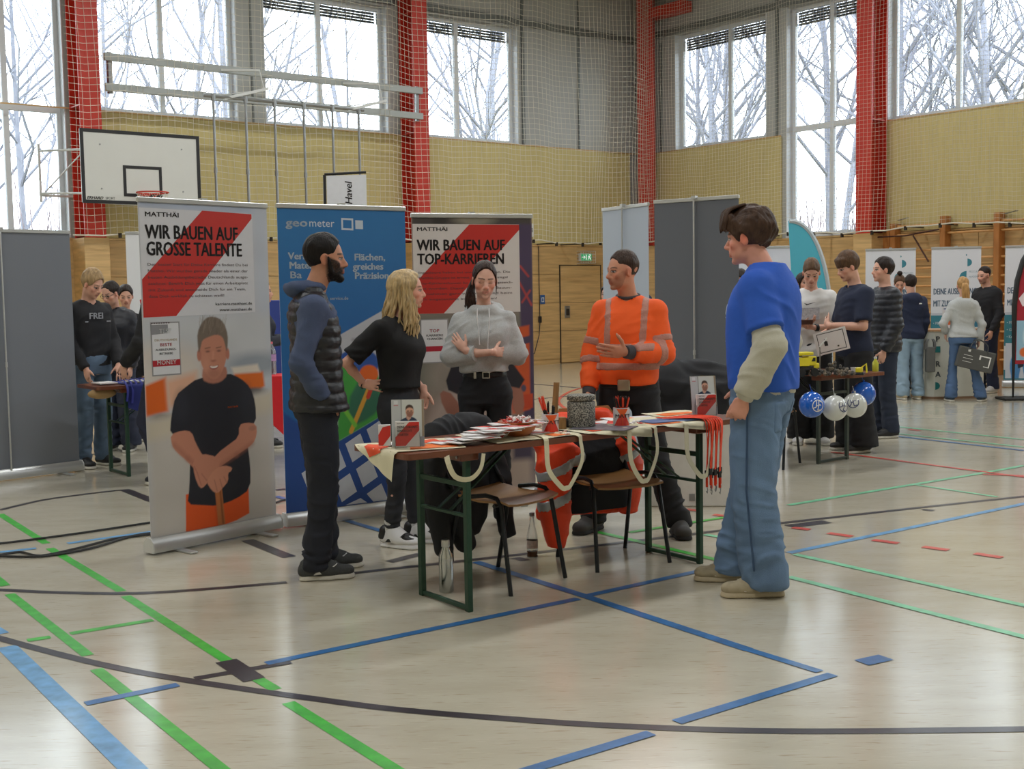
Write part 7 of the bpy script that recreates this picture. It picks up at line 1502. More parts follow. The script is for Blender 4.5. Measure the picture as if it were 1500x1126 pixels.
# ---------------------------------------------------------------- second stand on the right: table with balloons
LEGM = mat('grey green steel leg', (62, 72, 66), .5, metal=.3, noise=.06)
a2 = math.atan2(.77, -.64); beer_table((2.215, 10.715), a2, 'brown folding table with balloons tied to its near end', legm=LEGM, zt=.76)
T2 = Vector((2.215, 10.715, 0)); U2 = Vector((-.64, .77, 0)); V2 = Vector((-.77, -.64, 0))
def t2(px, py, z=.76): return G(px, py, z)
def balloon(px, py, d, r, col, label, logo=None, lc=None):
    x = (px - CX) / FOC; c = G(px, py, 0); rr = G(px, py, 0); dirv = Vector((c.x, c.y, -EYE)); p = Vector((0, 0, EYE)) + dirv * (d / c.y)
    o = empty('balloon', p, 0, label, 'balloon', 'round balloons tied to the table end'); b = MB(); n, m_ = 24, 16; vs = []; fs = []
    for i in range(m_ + 1):
        th = math.pi * i / m_
        for k in range(n): an = 2 * math.pi * k / n; q = r * (1 if th > math.pi / 2 else 1); zz = -math.cos(th) * r * (1.06 if th < math.pi / 2 else 1.0); vs.append((q * math.sin(th) * math.cos(an), q * math.sin(th) * math.sin(an), -zz))
    for i in range(m_):
        for k in range(n): fs.append((i * n + k, (i + 1) * n + k, (i + 1) * n + (k + 1) % n, i * n + (k + 1) % n))
    b.add(vs, fs); b.build('rubber_skin', col, o, smooth='all'); b = MB(); b.lathe([(.004, r), (.010, r + .018)], 8); b.tube([(0, 0, r), (-.01, .03, r + .06)], .002, 4); b.build('knot', col, o)
    if logo is not None:
        az, el_, rot = logo; F = Vector((math.sin(az) * math.cos(el_), -math.cos(az) * math.cos(el_), math.sin(el_))); Rr = Vector((math.cos(az), math.sin(az), 0)); U_ = F.cross(Rr) * -1; 
        if U_.z < 0: U_ = -U_
        def on(u, v): c_, s_ = math.cos(rot), math.sin(rot); u, v = u * c_ - v * s_, u * s_ + v * c_; q = (F * math.sqrt(max(0, 1 - u * u - v * v)) + Rr * u + U_ * v) * (r * 1.008); return q
        b = MB(); rg = .44
        def stroke(p0, p1, w):
            p0, p1 = Vector((*p0, 0)), Vector((*p1, 0)); t = (p1 - p0).normalized(); nn = Vector((-t.y, t.x, 0)) * w / 2; k = 5
            for i in range(k): a, c_ = p0.lerp(p1, i / k), p0.lerp(p1, (i + 1) / k); b.add([on(*(a - nn)[:2]), on(*(c_ - nn)[:2]), on(*(c_ + nn)[:2]), on(*(a + nn)[:2])], [(0, 1, 2, 3)])
        for i in range(24): t0, t1 = i * 2 * math.pi / 24, (i + 1) * 2 * math.pi / 24; stroke((rg * math.cos(t0), rg * math.sin(t0)), (rg * math.cos(t1), rg * math.sin(t1)), .06)
        for s_ in (((-.16, .36), (-.16, -.12), ), ((-.16, -.12), (-.34, -.22)), ((.02, .40), (.02, -.34)), ((.02, .40), (.26, .33)), ((.02, .08), (.24, .08)), ((-.16, .0), (.02, .0)), ((.02, -.34), (.28, -.28))): stroke(s_[0], s_[1], .07)
        b.build('printed_emblem', lc, o, smooth='all', fix=False)
    return o
m_bb = mat('glossy blue balloon', (30, 96, 196), .18, coat=.5, noise=.02); m_wbal = mat('glossy white balloon', (206, 208, 204), .2, coat=.5, noise=.02)
balloon(1189, 593, 9.55, .102, m_bb, 'blue balloon with white round emblem, furthest left of the four', (.28, .02, -.15), m_whiteink)
balloon(1223, 598, 9.62, .100, m_wbal, 'white balloon whose emblem is tilted to the right, next to the left blue one', (.55, .25, -.5), ink((44, 52, 100)))
balloon(1252, 594, 9.72, .098, m_wbal, 'white balloon with its emblem at the upper left, between white and blue balloons', (-.42, .38, .3), ink((44, 52, 100)))
balloon(1265, 577, 9.88, .098, m_bb, 'plain blue balloon, highest and furthest right of the four')
# things on that table
m_yel = mat('yellow toy paint', (222, 206, 44), .4, noise=.04)
p_ = t2(1183, 553); o = empty('toy_dump_truck', p_ + Vector((-.03, .14, 0)), R(20), 'yellow toy dump truck beside the stone pile', 'toy truck'); b = MB(); b.cbox(-.13, .10, -.055, .055, .05, .085, .006); b.build('chassis', m_blk, o); b = MB(); b.prism([(-.14, .09), (.05, .085), (.09, .155), (-.02, .15), (-.15, .175)], .12, frame((0, .06, 0), (1, 0, 0), (0, 0, 1), (0, -1, 0))); b.build('skip', m_yel, o); b = MB(); b.cbox(.05, .13, -.05, .05, .085, .16, .008); b.cbox(.10, .16, -.045, .045, .06, .105, .008); cb = b.build('cab', m_yel, o); b = MB(); b.box(.07, .115, -.0515, -.0505, .12, .15); b.build('cab_window', m_blk, cb)
b = MB(); b.cbox(-.05, .10, -.052, .052, .17, .195, .006); b.build('canopy', m_yel, o)
for x in (-.09, -.02, .10):
    for y in (-.06, .06): b = MB(); b.lathe([(.030, -.012), (.034, -.008), (.034, .008), (.030, .012)], 16, frame((x, y, .034), (1, 0, 0), (0, 0, 1), (0, -1, 0))); b.build('wheel', mat('toy tyre', (30, 30, 30), .8), o, smooth=True)
m_st = [mat('dark pebble %d' % i, c, .7, noise=.25, nscale=40) for i, c in enumerate(((74, 68, 60), (120, 108, 92), (48, 46, 44)))]; rnd = random.Random(31); stm = []
for i in range(5):
    b = MB(); b.sphere((0, 0, 0), 1, 7, 5); vs = [Vector(v) * (1 + .3 * (rnd.random() - .5)) for v in b.v]; b.v = [tuple(v) for v in vs]; me = b.mesh('stone', False); me.materials.append(m_st[i % 3]); stm.append(me)
sc_ = t2(1222, 552) + Vector((0, .16, 0))
for i in range(90):
    t = rnd.uniform(0, 6.28); q = math.sqrt(rnd.random()); hx = .19 * q * math.cos(t) + (.02); hh = max(0, (1 - q) * .085) * (1.25 if hx > 0 else .7); o = bpy.data.objects.new('stone', stm[i % 5]); COL.objects.link(o); s_ = rnd.uniform(.010, .019); o.scale = (s_ * 1.2, s_, s_ * .8); o.location = sc_ + Vector((hx, .07 * q * math.sin(t), .013 + hh * rnd.random() ** .5)); o.rotation_euler = (rnd.random() * 3, rnd.random() * 3, rnd.random() * 6); tag(o, 'small dark stone in the heap on the balloon table', 'stone', 'heap of stones on the balloon table')
p_ = t2(1254, 549); o = empty('paper_cup', p_ + Vector((0, .05, 0)), 0, 'small white cup near the right end of the balloon table', 'cup'); b = MB(); b.lathe([(.022, 0), (.030, .055), (.028, .055), (.020, .003)], 16, capt=False); b.build('cup_wall', m_mug, o, smooth=True); b = MB(); b.lathe([(.0305, .052), (.0315, .056), (.030, .058)], 16, capb=False, capt=False); b.build('rim', m_mug, o, smooth=True)
p_ = t2(1262, 550); o = empty('toy_excavator', p_ + Vector((.01, .08, 0)), R(-30), 'small yellow toy digger arm behind the white cup', 'toy digger'); b = MB(); b.cbox(-.035, .035, -.03, .03, 0, .02, .004); b.build('tracks', m_blk, o); b = MB(); b.cbox(-.03, .02, -.025, .025, .02, .06, .005); b.strip([(.0, 0, .05), (.05, 0, .09), (.055, 0, .02)], .014, .012); b.build('digger_arm', m_yel, o)
p_ = t2(1210, 545); o = empty('sign_stand', p_ + Vector((0, .2, 0)), R(10), 'slim metal stand holding a tilted white card on the balloon table', 'stand'); b = MB(); b.tube([(0, 0, 0), (0, 0, .20)], .005, 6); b.lathe([(.04, 0), (.04, .006)], 14); b.build('stand_rod', m_steel, o); b = MB(); b.box(-.05, .05, -.003, .003, -.005, .005, Matrix.Translation((.03, 0, .24)) @ Matrix.Rotation(R(-48), 4, 'Y')); b.build('card_holder', m_whitemetal, o)
ch3 = chair((2.10, 10.0), R(150), 'chair with dark legs standing at the balloon table, mostly hidden by the man in blue', None)

# far table and chair by the wall bars, white counter
beer_table((4.02, 16.7), R(3), 'far brown table standing before the wall bars', zt=.76, legm=LEGM); chair((5.02, 16.05), R(80), 'wooden seat chair beside the far table before the banners', None)
o = empty('cardboard_box', (4.88, 16.72, .76), R(4), 'small orange and white box on the far table', 'box'); b = MB(); b.cbox(-.12, .12, -.09, .09, 0, .12, .004); b.build('carton', mat('orange white carton', (206, 120, 84), .7, noise=.3, nscale=14), o); b = MB(); b.box(-.121, .121, -.02, .02, .1205, .1215); b.build('tape', m_paper, o)
o = empty('promotion_counter', (5.72, 15.80, 0), R(0), 'white rounded promotion counter with teal emblem behind the ponytail woman', 'counter'); out = [(-.42, .20), (-.42, -.10), (-.38, -.20), (-.28, -.26), (0, -.28), (.28, -.26), (.38, -.20), (.42, -.10), (.42, .20)]
b = MB(); b.prism(out, .84, z0=.03); b.build('counter_body', mat('cream white laminate', (214, 214, 204), .45, noise=.02), o); b = MB(); b.prism([(x * 1.04, y * 1.06) for x, y in out], .025, z0=.87); b.build('counter_top', mat('beech counter top', (196, 150, 110), .4, noise=.1), o); b = MB(); b.prism([(x * 1.01, y * 1.02) for x, y in out], .03, z0=0); b.build('plinth', mat('brown plinth', (140, 110, 84), .6, noise=.1), o)
Mc = frame((-.27, -.272, .84), (1, -.04, 0), (0, 0, 1), (-.04, -1, 0)); words(o, [('P', .0, .10, .07, None, .03), ('R', .0, .42, .07, None, .02), ('A', .0, .555, .07, None, .02)], Mc, .004, ink((60, 70, 80))); art(o, 'logo_mark', [[(.0, .62)] + [(.06 * math.sin(t), .67 - .05 * math.cos(t)) for t in np.linspace(.1, 3.04, 8)] + [(.0, .72)], [(-.02, .16), (.06, .16), (.06, .24), (-.02, .24)]], Mc, .004, ink((28, 116, 116)))
for k, (x, lb) in enumerate(((.30, 'white brochure stand with a photo of a woman, right one on the counter'), (.02, 'white brochure stand on the counter, half hidden by the ponytail woman'))):
    o = empty('brochure_display', (5.72 + x, 15.80, .895), 0, lb, 'brochure stand', 'brochure stands on the white counter'); b = MB(); b.cbox(-.11, .11, -.01, .06, 0, .015, .003); b.cbox(-.11, .11, -.004, .004, .01, .28, .002); b.build('stand_body', m_whitemetal, o)
    p = Print(.21, .27, .005, (222, 224, 230)); p.poly([(.01, .012), (.20, .012), (.20, .026), (.01, .026)], (70, 100, 150)); p.poly([(.01, .11), (.10, .11), (.10, .23), (.01, .23)], (214, 110, 60)); p.ell(.145, .13, .028, .05, (176, 60, 70)); p.poly([(.12, .16), (.17, .16), (.18, .27), (.11, .27)], (60, 130, 160)); p.ell(.145, .07, .014, .02, (200, 150, 130)); p.ell(.145, .055, .018, .015, (70, 44, 40)); p.build('printed_cover', o, frame((-.105, -.006, .278), (1, 0, 0), (0, 0, 1), (0, -1, 0)))

# ---------------------------------------------------------------- left table with the blue cloth
a3 = math.atan2(.62, .78); c3 = Vector((-2.92, 10.41, 0)); beer_table(c3, a3, 'folding table under a dark blue cloth behind the first banner', L=1.5, legs=.5, zt=.76)
o = empty('tablecloth', c3, a3, 'dark blue tablecloth with hanging corner on the left table', 'tablecloth'); m_bc = fabric('dark blue tablecloth', (34, 44, 116), .8, .04); vs = []; fs = []; n = 30
for i in range(n + 1):
    for j in range(n + 1):
        x = -.50 + 1.3 * i / n; y = -.62 + 1.0 * j / n; eb = max(0, abs(y) - .256); ea = max(0, x - .756); z = .765 - eb - ea; vs.append((min(x, .758), math.copysign(min(abs(y), .258) + .02 * (eb > 0) * math.sin(x * 14) * min(1, eb * 6), y), z + (.12 * (1 - min(1, (x + .50) / .4)) * (eb > .02) * eb * 4 if True else 0)))
fs = [(i * (n + 1) + j, (i + 1) * (n + 1) + j, (i + 1) * (n + 1) + j + 1, i * (n + 1) + j + 1) for i in range(n) for j in range(n)]; b = MB(); b.add(vs, fs); b.build('cloth', m_bc, o, smooth='all', fix=False)
def on3(a, b_, z=.768): p = c3 + Vector((math.cos(a3), math.sin(a3), 0)) * a + Vector((-math.sin(a3), math.cos(a3), 0)) * b_; return Vector((p.x, p.y, z))
for k, (a, b_, m, lb) in enumerate(((-.60, .0, m_paper, 'white brochure at the end of the left table'), (-.34, -.05, m_paper, 'white brochure on the blue cloth near its corner'), (-.14, .05, m_greyp, 'grey brochure further back on the blue cloth'), (-.0, -.12, m_redp, 'red brochure on the blue cloth by the banner'))):
    o = empty('brochure', on3(a, b_, .77), a3 + .4 * k, lb, 'brochure', 'brochures on the left table'); b = MB(); b.cbox(-.075, .075, -.105, .105, 0, .006, .001); b.build('cover', m, o); b = MB(); b.box(-.074, .074, -.104, .104, .0062, .010); b.build('pages', m_paper, o)
for i in range(5):
    o = empty('ribbon', on3(-.52 + .05 * i, -.18 + .02 * i, .77), a3, 'dark blue lanyard ribbon hanging over the left table end', 'ribbon', 'blue ribbons on the left table'); b = MB(); b.tube(smooth_path([(.05, .10, .02), (-.02, .0, .035), (0, -.07, .02), (.01, -.10, -.05), (.0, -.10, -.14 - .02 * i)]), 1, 4, flat=(.022, .003)); b.build('ribbon_band', fabric('royal blue ribbon', (36, 44, 140), .6), o)
o = empty('pouch', on3(-.68, -.06, .70), a3, 'small tan pouch hanging at the end of the left table', 'pouch'); b = MB(); b.sphere((0, -.1, .0), (.12, .05, .045), 14, 8); b.build('pouch_body', mat('tan leather', (166, 136, 92), .7, noise=.1), o, smooth=True)
# red-clothed table with a water bottle between the first two banners
o = empty('side_table', (-2.02, 10.78, 0), R(5), 'small table under a red cloth with a water bottle on it', 'table'); b = MB(); b.cbox(-.20, .25, -.20, .20, .74, .765, .004); b.build('table_top', m_ttop, o)
for sx in (-.17, .22):
    for sy in (-.17, .17): b = MB(); b.cbox(sx - .015, sx + .015, sy - .015, sy + .015, 0, .74, .003); b.build('leg', m_tube, o)
o = empty('tablecloth', (-2.02, 10.78, 0), R(5), 'bright red cloth hanging in a point over the small table', 'tablecloth'); b = MB(); b.box(-.205, .255, -.205, .205, .765, .769); b.prism([(-.205, .767), (.255, .767), (.255, .62), (.02, .22), (-.16, .40), (-.205, .50)], .004, frame((0, -.206, 0), (1, 0, 0), (0, 0, 1), (0, -1, 0))); b.build('cloth', mat('red tablecloth', (206, 26, 38), .75, noise=.05), o)
p_ = G(398, 548, .77); o = empty('water_bottle', p_, 0, 'clear plastic water bottle with pink cap on the red cloth', 'bottle'); b = MB(); b.lathe([(.040, 0), (.044, .006), (.044, .09), (.041, .10), (.044, .11), (.044, .20), (.036, .235), (.016, .262), (.015, .275)], 22); b.build('bottle_body', mat('clear plastic', (214, 222, 236), .08, trans=.8, alpha=.6), o, smooth=True); b = MB(); b.lathe([(.017, .272), (.017, .292)], 16); b.build('screw_cap', mat('pink cap', (226, 120, 130), .4), o, smooth=True); b = MB(); b.lathe([(.0448, .12), (.0448, .18)], 22, capb=False, capt=False); b.build('label', mat('violet white label', (176, 150, 196), .5, noise=.2, nscale=50), o, smooth=True)
# ================================================================ VISITORS FURTHER BACK
def visitor(label, loc, yaw, H, male, top_, bottom, hair_, shoe=(30, 30, 32), arms=None, hands=None, legs=None, skin=(218, 168, 146), hyaw=0., hpitch=0., brow=(60, 44, 34), hkw=None, topkw=None, trkw=None, closed=False, step=.015, lean=(0, 0), headp=None, hs=1., beard=None, sole=None, pattern='hoodie'):
    k = H / 1.8; A = arms or {1: ((.225 * k, -.02, 1.13 * k), (.20 * k, .09, .88 * k)), -1: ((-.225 * k, -.02, 1.13 * k), (-.20 * k, .09, .88 * k))}
    hd = hands or {1: dict(d=(0, .25, -1), n=(-1, 0, 0), side=1, curl=(.4, .5, .4)), -1: dict(d=(0, .25, -1), n=(1, 0, 0), side=-1, curl=(.4, .5, .4))}
    J = person(label, loc, yaw, H, male, skin, A, legs, lean=lean, hyaw=hyaw, hpitch=hpitch, brow=brow, closed=closed, step=step, hstep=.0075, hands=hd, handfine=False, headp=headp, hs=hs, beard=beard)
    tk = dict(hem=.92, gx=.018, gy=.016, sr=(.060, .056, .046), neck=(.058, 1.5), step=.012, disp=folds(.010, 7, 18)); tk.update(topkw or {}); top(J, top_, pattern, **tk)
    kw = dict(step=.012); kw.update(trkw or {}); trousers(J, bottom, 1.02, **kw)
    shoes(J, mat('shoe %d %d %d' % shoe, shoe, .6, noise=.1), sole or m_rub, L=.29 * k, step=.008)
    h = dict(top_=.016, side=.010, back=.012, line=.055, step=.008, disp=.003); h.update(hkw or {})
    if hair_ is not None: hair(J, hair_, **h)
    return J
m_bks = fabric('black sweatshirt', (26, 26, 30), .85); m_jn = mat('washed blue denim', (88, 108, 130), .85, noise=.2, nscale=6); m_dk = fabric('black trousers', (26, 26, 30), .85); m_navy = fabric('navy cloth', (32, 40, 66), .85); m_dkb = mat('dark puffer nylon', (32, 34, 42), .45, noise=.05, bump=.3, bscale=30)
h_lb = hair_mat('light blond hair', (170, 142, 104)); h_db = hair_mat('dark hair', (44, 34, 30)); h_mb = hair_mat('mid brown hair', (92, 68, 50)); h_po = hair_mat('honey blonde hair', (188, 146, 96))
# left group around the blue-clothed table
p_ = G(137, 684); J = visitor('blond young man in black printed sweatshirt and blue jeans at the left table', (p_.x, p_.y + .05), R(-125), 1.74, True, m_bks, m_jn, h_lb, arms={-1: ((-.22, .03, 1.10), (-.10, .25, .90)), 1: ((.22, .0, 1.10), (.17, .16, .88))}, hpitch=R(26), hyaw=R(10), hkw=dict(top_=.026, side=.012), shoe=(24, 24, 26), headp=(0, .075, 1.60), hands={-1: dict(d=(.3, .6, -.7), n=(0, 0, -1), side=-1), 1: dict(d=(0, .25, -1), n=(-1, 0, 0), side=1)})
f_ = J['topf']; mp_ = mat('grey chest print', (150, 152, 158), .7, noise=.1); pd = folds(.010, 7, 18)
o = J['o']; tm = MB(); text_mb(tm, 'FREI', .075, Matrix.Identity(4), bold=.03); zc, yc = 1.30, .150; b = MB(); b.add([(.10 - v[0], yc - (v[0] - .1) ** 2 * 1.6 + .004, zc + v[1]) for v in tm.v], tm.f); b.add([(x * .13, yc + .002 - (x * .13) ** 2 * 1.6, z) for x, z in ((-1, zc - .02), (1, zc - .02), (1, zc - .03), (-1, zc - .03))], [(0, 1, 2, 3)]); b.build('chest_lettering', mp_, o, fix=False)
p_ = G(180, 660); J = visitor('woman with glasses and tied dark hair in a black padded jacket', (p_.x - .02, p_.y), R(170), 1.66, False, m_dkb, fabric('dark blue wide jeans', (44, 50, 70), .85), h_db, hpitch=R(22), hyaw=R(-14), hkw=dict(top_=.008, side=.006, line=.065), trkw=dict(thigh=.105, knee=.10, hemr=.10), topkw=dict(hem=.88, gx=.04, gy=.035, sr=(.072, .066, .052)), headp=(0, .08, 1.52))
P = J['P']; b = MB()
for s in (-1, 1): b.tube([P(s * .032 + .024 * math.cos(t), .092 - .006 * abs(math.cos(t)), -.004 + .018 * math.sin(t)) for t in np.linspace(0, 6.283, 13)[:-1]], .0018, 5, closed=True); b.tube([P(s * .056, .086, .0), P(s * .080, .0, .004)], .0018, 5)
b.tube([P(-.009, .096, .0), P(.009, .096, .0)], .0018, 5); b.build('glasses', m_blk, J['o'])
J = visitor('dark haired person behind the woman with glasses, only the head showing', (-3.95, 12.45), R(200), 1.60, False, m_bks, m_dk, h_db, hpitch=R(15))
J = visitor('person in black top and navy trousers standing half behind the first banner', (-2.74, 9.62), R(60), 1.80, True, m_bks, fabric('dark navy trousers', (30, 34, 54), .85), h_db, arms={-1: ((-.26, .02, 1.12), (-.22, .24, .96)), 1: ((.24, .02, 1.12), (.18, .22, .98))}, legs={-1: ((-.15, .10, .50), (-.16, -.10, .085), .1)}, shoe=(26, 28, 40))
J = visitor('woman with long brown hair holding a cup in front of the blue display wall', (-2.42, 11.75), R(-70), 1.62, False, fabric('dark grey jumper', (48, 50, 60), .85), m_dk, h_db, arms={1: ((.20, .02, 1.02), (.08, .25, 1.06)), -1: ((-.20, .02, 1.02), (-.08, .25, 1.06))}, hands={1: dict(d=(-.5, .6, .1), n=(-.7, -.5, 0), side=1), -1: dict(d=(.5, .6, .1), n=(.7, -.5, 0), side=-1)}, hkw=dict(back=.02))
P = J['P']; locks(J, h_db, [([P(s * .07, -.02 - .02 * i, .02), P(s * .085, -.03 - .02 * i, -.10), P(s * .08, .0 - .02 * i, -.24), P(s * .07, .02 - .02 * i, -.32)], .020) for s in (-1, 1) for i in range(3)])
cp = Vector((-2.42, 11.75, 0)) + Matrix.Rotation(R(-70), 3, 'Z') @ Vector((0, .34, 1.04)); o = empty('cup', cp, 0, 'white and green paper cup held by the long haired woman', 'cup'); b = MB(); b.lathe([(.028, 0), (.036, .11), (.034, .11)], 16, capt=False); b.build('cup_wall', m_mug, o, smooth=True); b = MB(); b.lathe([(.0305, .02), (.034, .07)], 16, capb=False, capt=False); b.build('green_band', mat('green cup print', (110, 160, 80), .6, noise=.2, nscale=60), o)
# between the display panels
J = visitor('person with black hair and dark coat, a sliver showing left of the pale panel', (1.0, 12.3), R(150), 1.53, False, m_dkb, m_dk, h_db, topkw=dict(gx=.04, gy=.04), hkw=dict(side=.02, back=.03, low=-.1))
J = visitor('person in navy top seen in the gap between the two grey panels', (1.32, 12.6), R(110), 1.72, True, m_navy, m_dk, h_db)
# right group at the balloon table
J = visitor('person with black hair looking down beside the dark panel', (2.50, 13.2), R(165), 1.66, False, m_navy, m_dk, h_db, hpitch=R(25), hkw=dict(side=.018, back=.02, top_=.02))
J = visitor('dark haired person in black standing behind the boy in the white shirt', (3.15, 13.0), R(185), 1.62, False, m_bks, m_dk, h_db, hkw=dict(side=.03, back=.03, top_=.02, low=-.1))
wt = fabric('white cotton jersey', (218, 216, 214), .85, .04)
J = visitor('boy in white t-shirt and black trousers looking down at his phone', (2.80, 11.3), R(168), 1.73, True, wt, m_dk, hair_mat('dark blond hair', (104, 80, 60)), arms={1: ((.23, .06, 1.10), (.08, .30, 1.14)), -1: ((-.24, .03, 1.10), (-.02, .27, 1.10))}, hands={1: dict(d=(-.7, .4, .1), n=(0, -.3, .9), side=1, curl=(.5, .6, .4)), -1: dict(d=(.85, .35, .05), n=(0, -.3, .9), side=-1, curl=(.3, .4, .3))}, hpitch=R(28), headp=(0, .07, 1.605), hkw=dict(top_=.022, side=.006, line=.04), topkw=dict(hem=.86, sleeve=.40, sr=(.075, .088, .08), gx=.030, gy=.026), trkw=dict(thigh=.12, knee=.12, hemr=.12), shoe=(214, 212, 212))
b = MB(); b.prism([(-.09, .0), (.09, .0), (.09, -.11), (-.09, -.11)], .004, frame((0.02, .168, 1.28), (-1, 0, 0), (0, -.08, 1), (0, 1, .08))); b.build('chest_print', mat('grey photo print', (176, 176, 180), .7, noise=.3, nscale=50), J['o'])
b = MB(); b.face([(-.055, .010), (-.03, -.012), (.055, .018), (-.025, .0)], frame((.015, .178, 1.315), (-1, 0, 0), (0, -.08, 1), (0, 1, .08))); b.build('chest_mark', m_blk, J['o'], fix=False)
b = MB(); w = J['wr'][-1]; b.tube([w - np.array([.035, .015, 0]), w - np.array([.010, .004, 0])], .034, 14); b.build('wristwatch', m_blk, J['o'], smooth=True)
ph = Vector((2.80, 11.3, 0)) + Matrix.Rotation(R(168), 3, 'Z') @ Vector((.07, .385, 1.155)); o = empty('phone', ph, R(168), 'dark phone held by the boy in the white t-shirt', 'phone'); b = MB(); b.cbox(-.075, .075, -.038, .038, -.004, .004, .003, Matrix.Rotation(R(35), 4, 'X')); b.build('case', mat('brown phone case', (96, 62, 52), .5), o); b = MB(); b.box(-.07, .07, -.034, .034, .0042, .005, Matrix.Rotation(R(35), 4, 'X')); b.build('screen', m_blk, o)
J = visitor('young man in black padded jacket standing behind the boy in the navy polo', (3.62, 11.75), R(98), 1.74, True, m_dkb, fabric('dark blue jeans', (40, 48, 66), .85), h_db, topkw=dict(gx=.045, gy=.04, sr=(.076, .07, .054), disp=quilt, hem=.86))
npolo = fabric('navy polo cloth', (30, 38, 62), .85)
J = visitor('boy with brown fringe in a navy polo shirt and black wide trousers', (3.05, 10.75), R(102), 1.77, True, npolo, m_dk, h_mb, arms={-1: ((-.24, .04, 1.12), (.02, .24, 1.13)), 1: ((.24, .03, 1.10), (.0, .30, 1.06))}, hands={-1: dict(d=(.8, -.1, .3), n=(0, -1, 0), side=-1, curl=(.3, .4, .3)), 1: dict(d=(-.3, .75, -.5), n=(-.5, 0, -1), side=1, curl=(.6, .7, .5))}, hpitch=R(20), headp=(0, .07, 1.645), hkw=dict(top_=.030, side=.012, line=.030, fringe=.02), topkw=dict(hem=.87, sleeve=.42, sr=(.072, .082, .076), gx=.028, gy=.026), trkw=dict(thigh=.118, knee=.118, hemr=.125), shoe=(40, 38, 36))
pp_ = Vector((3.05, 10.75, 0)) + Matrix.Rotation(R(102), 3, 'Z') @ Vector((-.10, .30, 1.00)); o = empty('paper_sheet', pp_, 0, 'white sheet with black frame and small drawing held by the boy in the polo', 'paper'); Mq = frame((0, -.10, 0), unit((.97, -.15, .24)), unit((-.24, .0, .97)), unit((.15, -.97, 0)))
b = MB(); b.prism([(-.14, -.10), (.14, -.10), (.14, .10), (-.14, .10)], .0012, Mq); b.build('sheet', m_paper, o); mb = MB(); 
for x0, y0, x1, y1 in ((-.115, .078, .115, .084), (-.115, -.084, .115, -.078), (-.115, -.078, -.109, .078), (.109, -.078, .115, .078), (-.065, -.03, -.035, .01), (-.06, .0, -.045, .03), (.04, -.06, .055, -.045)): mb.face([(x0, y0), (x1, y0), (x1, y1), (x0, y1)], Mq, .0020)
mb.build('printed_lines', ink(IK), o, fix=False)
cn = Vector((3.40, 11.2, .73)); o = empty('drink_can', (3.04, 10.09, .76), 0, 'small yellow green drink bottle at the right corner of the balloon table', 'drink'); b = MB(); b.lathe([(.024, 0), (.026, .004), (.026, .07), (.012, .095), (.012, .11)], 16); b.build('bottle_body', mat('yellow green drink', (196, 200, 70), .2, noise=.1), o, smooth=True); b = MB(); b.lathe([(.013, .105), (.013, .122)], 12); b.build('cap', m_whitemetal, o, smooth=True)
# far right at the counter
J = visitor('person with a dark hair bun and headband leaning toward the counter', (5.42, 16.9), R(165), 1.60, False, m_navy, m_dk, h_mb, hpitch=R(25), hkw=dict(top_=.02, side=.012)); P = J['P']; b = MB(); b.sphere(P(0, -.02, .165), (.038, .038, .034), 12, 8); b.build('hair_bun', h_db, J['o'], smooth='all')
J = visitor('person in navy hooded jacket and light blue jeans seen from behind', (5.13, 15.55), R(2), 1.60, True, m_navy, mat('pale blue denim', (140, 164, 184), .85, noise=.15, nscale=6), h_db, topkw=dict(gx=.030, gy=.03, hem=.88, extra=lambda f: f.ell((0, -.09, 1.30), (.11, .06, .07), .04)), shoe=(190, 176, 150), trkw=dict(thigh=.105, knee=.088, hemr=.088))
b = MB(); b.face([(-.02, -.008), (.02, -.008), (.02, .0), (.008, .008), (-.015, .006)], frame((.07, -.158, 1.235), (1, 0, 0), (0, 0, 1), (0, -1, 0))); b.build('back_mark', m_whiteink, J['o'], fix=False)
J = visitor('woman with a blond ponytail in grey hooded jacket and flared blue jeans', (5.66, 15.17), R(-8), 1.56, False, m_grey, mat('mid blue denim', (78, 104, 142), .85, noise=.2, nscale=6), h_po, arms={-1: ((-.24, -.02, .98), (-.18, .10, .86)), 1: ((.23, -.03, .97), (.20, .02, .76))}, legs={-1: ((-.11, .02, .43), (-.13, .0, .08), .1), 1: ((.15, .02, .43), (.22, -.02, .08), -.5)}, topkw=dict(gx=.04, gy=.035, hem=.93, extra=lambda f: f.ell((0, -.085, 1.23), (.12, .06, .075), .04)), shoe=(50, 66, 86), trkw=dict(thigh=.088, knee=.062, hemr=.088), hkw=dict(top_=.012, side=.008))
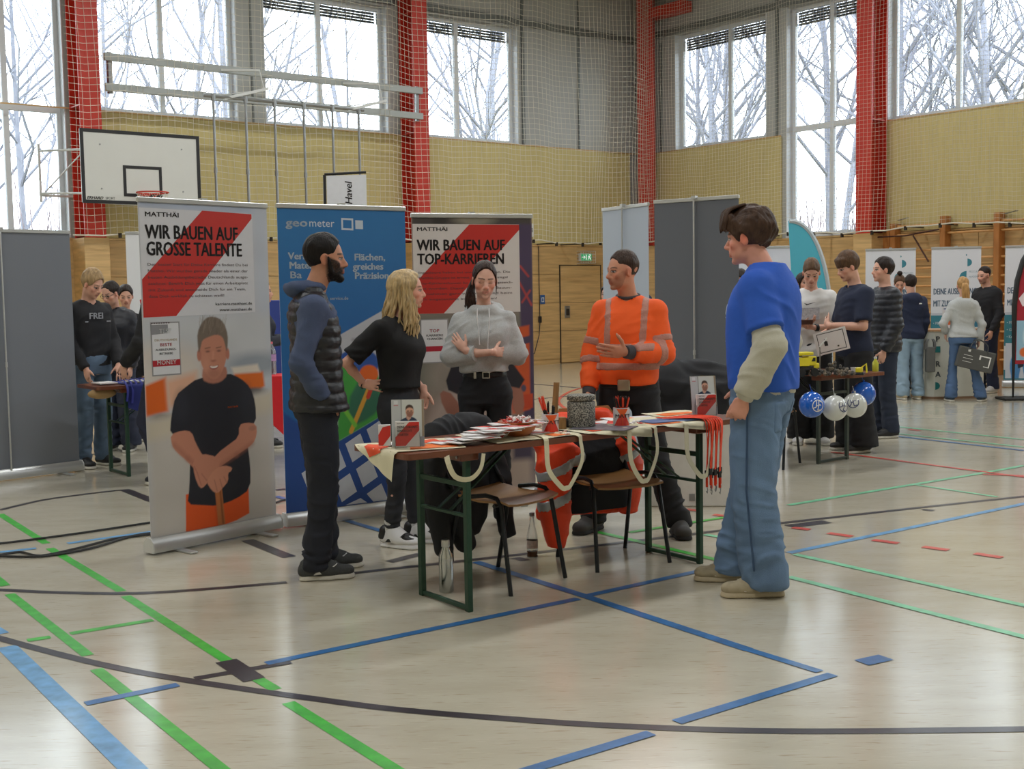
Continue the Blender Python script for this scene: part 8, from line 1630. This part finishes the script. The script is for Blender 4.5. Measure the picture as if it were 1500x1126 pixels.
P = J['P']; locks(J, h_po, [([P(x * .3, -.11, .03), P(x, -.15, .0), P(x * 1.4 + .01, -.155, -.12), P(x * 1.2 + .02, -.14, -.24 - .02 * (i % 3))], .014) for i, x in enumerate((-.03, -.015, 0, .015, .03, -.02, .02))], 'ponytail')
J = visitor('man with short dark hair in a black hooded sweatshirt behind the counter', (6.42, 16.35), R(118), 1.70, True, m_bks, m_navy, h_db, arms={-1: ((-.24, .02, 1.06), (-.22, .16, .84)), 1: ((.24, .02, 1.06), (.22, .16, .84))}, hpitch=R(10), headp=(0, .06, 1.585), topkw=dict(gx=.035, gy=.03, extra=lambda f: f.ell((0, -.09, 1.38), (.11, .065, .06), .04)), hkw=dict(top_=.012, side=.003, back=.005), beard=(lin((90, 66, 54)), .5, .0), shoe=(190, 190, 190))
m_felt = fabric('dark grey felt', (84, 84, 82), .9)
def felt_bag(loc, rz, tilt, w, h, label, design=True, up=.30):
    o = empty('felt_bag', loc, rz, label, 'bag'); T = Matrix.Rotation(tilt, 4, 'Y'); b = MB(); b.cbox(-w / 2, w / 2, -.05, .05, -h, 0, .01, T); b.build('bag_body', m_felt, o)
    b = MB()
    for y in (-.051, .051): b.tube([T @ Vector(v) for v in smooth_path([(-w * .25, y, -.03), (-w * .2, y, up * .6), (-.02, y * .5, up), (w * .2, y, up * .6), (w * .25, y, -.03)])], 1, 4, flat=(.028, .004))
    b.build('handle', m_felt, o)
    if design:
        b = MB(); Mz = T @ frame((0, -.0525, 0), (1, 0, 0), (0, 0, 1), (0, -1, 0))
        for x0, y0, x1, y1 in ((.03, -.08, .17, -.065), (.155, -.20, .17, -.08), (.10, -.20, .155, -.19), (.03, -.12, .05, -.08), (-.16, -.10, -.05, -.095), (-.16, -.14, -.04, -.135), (-.16, -.18, -.05, -.175), (-.12, -.05, -.09, -.02)): b.face([(x0, y0), (x1, y0), (x1, y1), (x0, y1)], Mz)
        b.build('printed_design', m_whiteink, o, fix=False)
    return o
felt_bag((5.80, 15.02, .66), R(-8), R(14), .44, .26, 'grey felt shopping bag with white print carried by the ponytail woman', up=.12); felt_bag((5.33, 15.38, .68), R(75), R(4), .34, .32, 'plain grey felt bag hanging beside the person in pale jeans', False, .10)
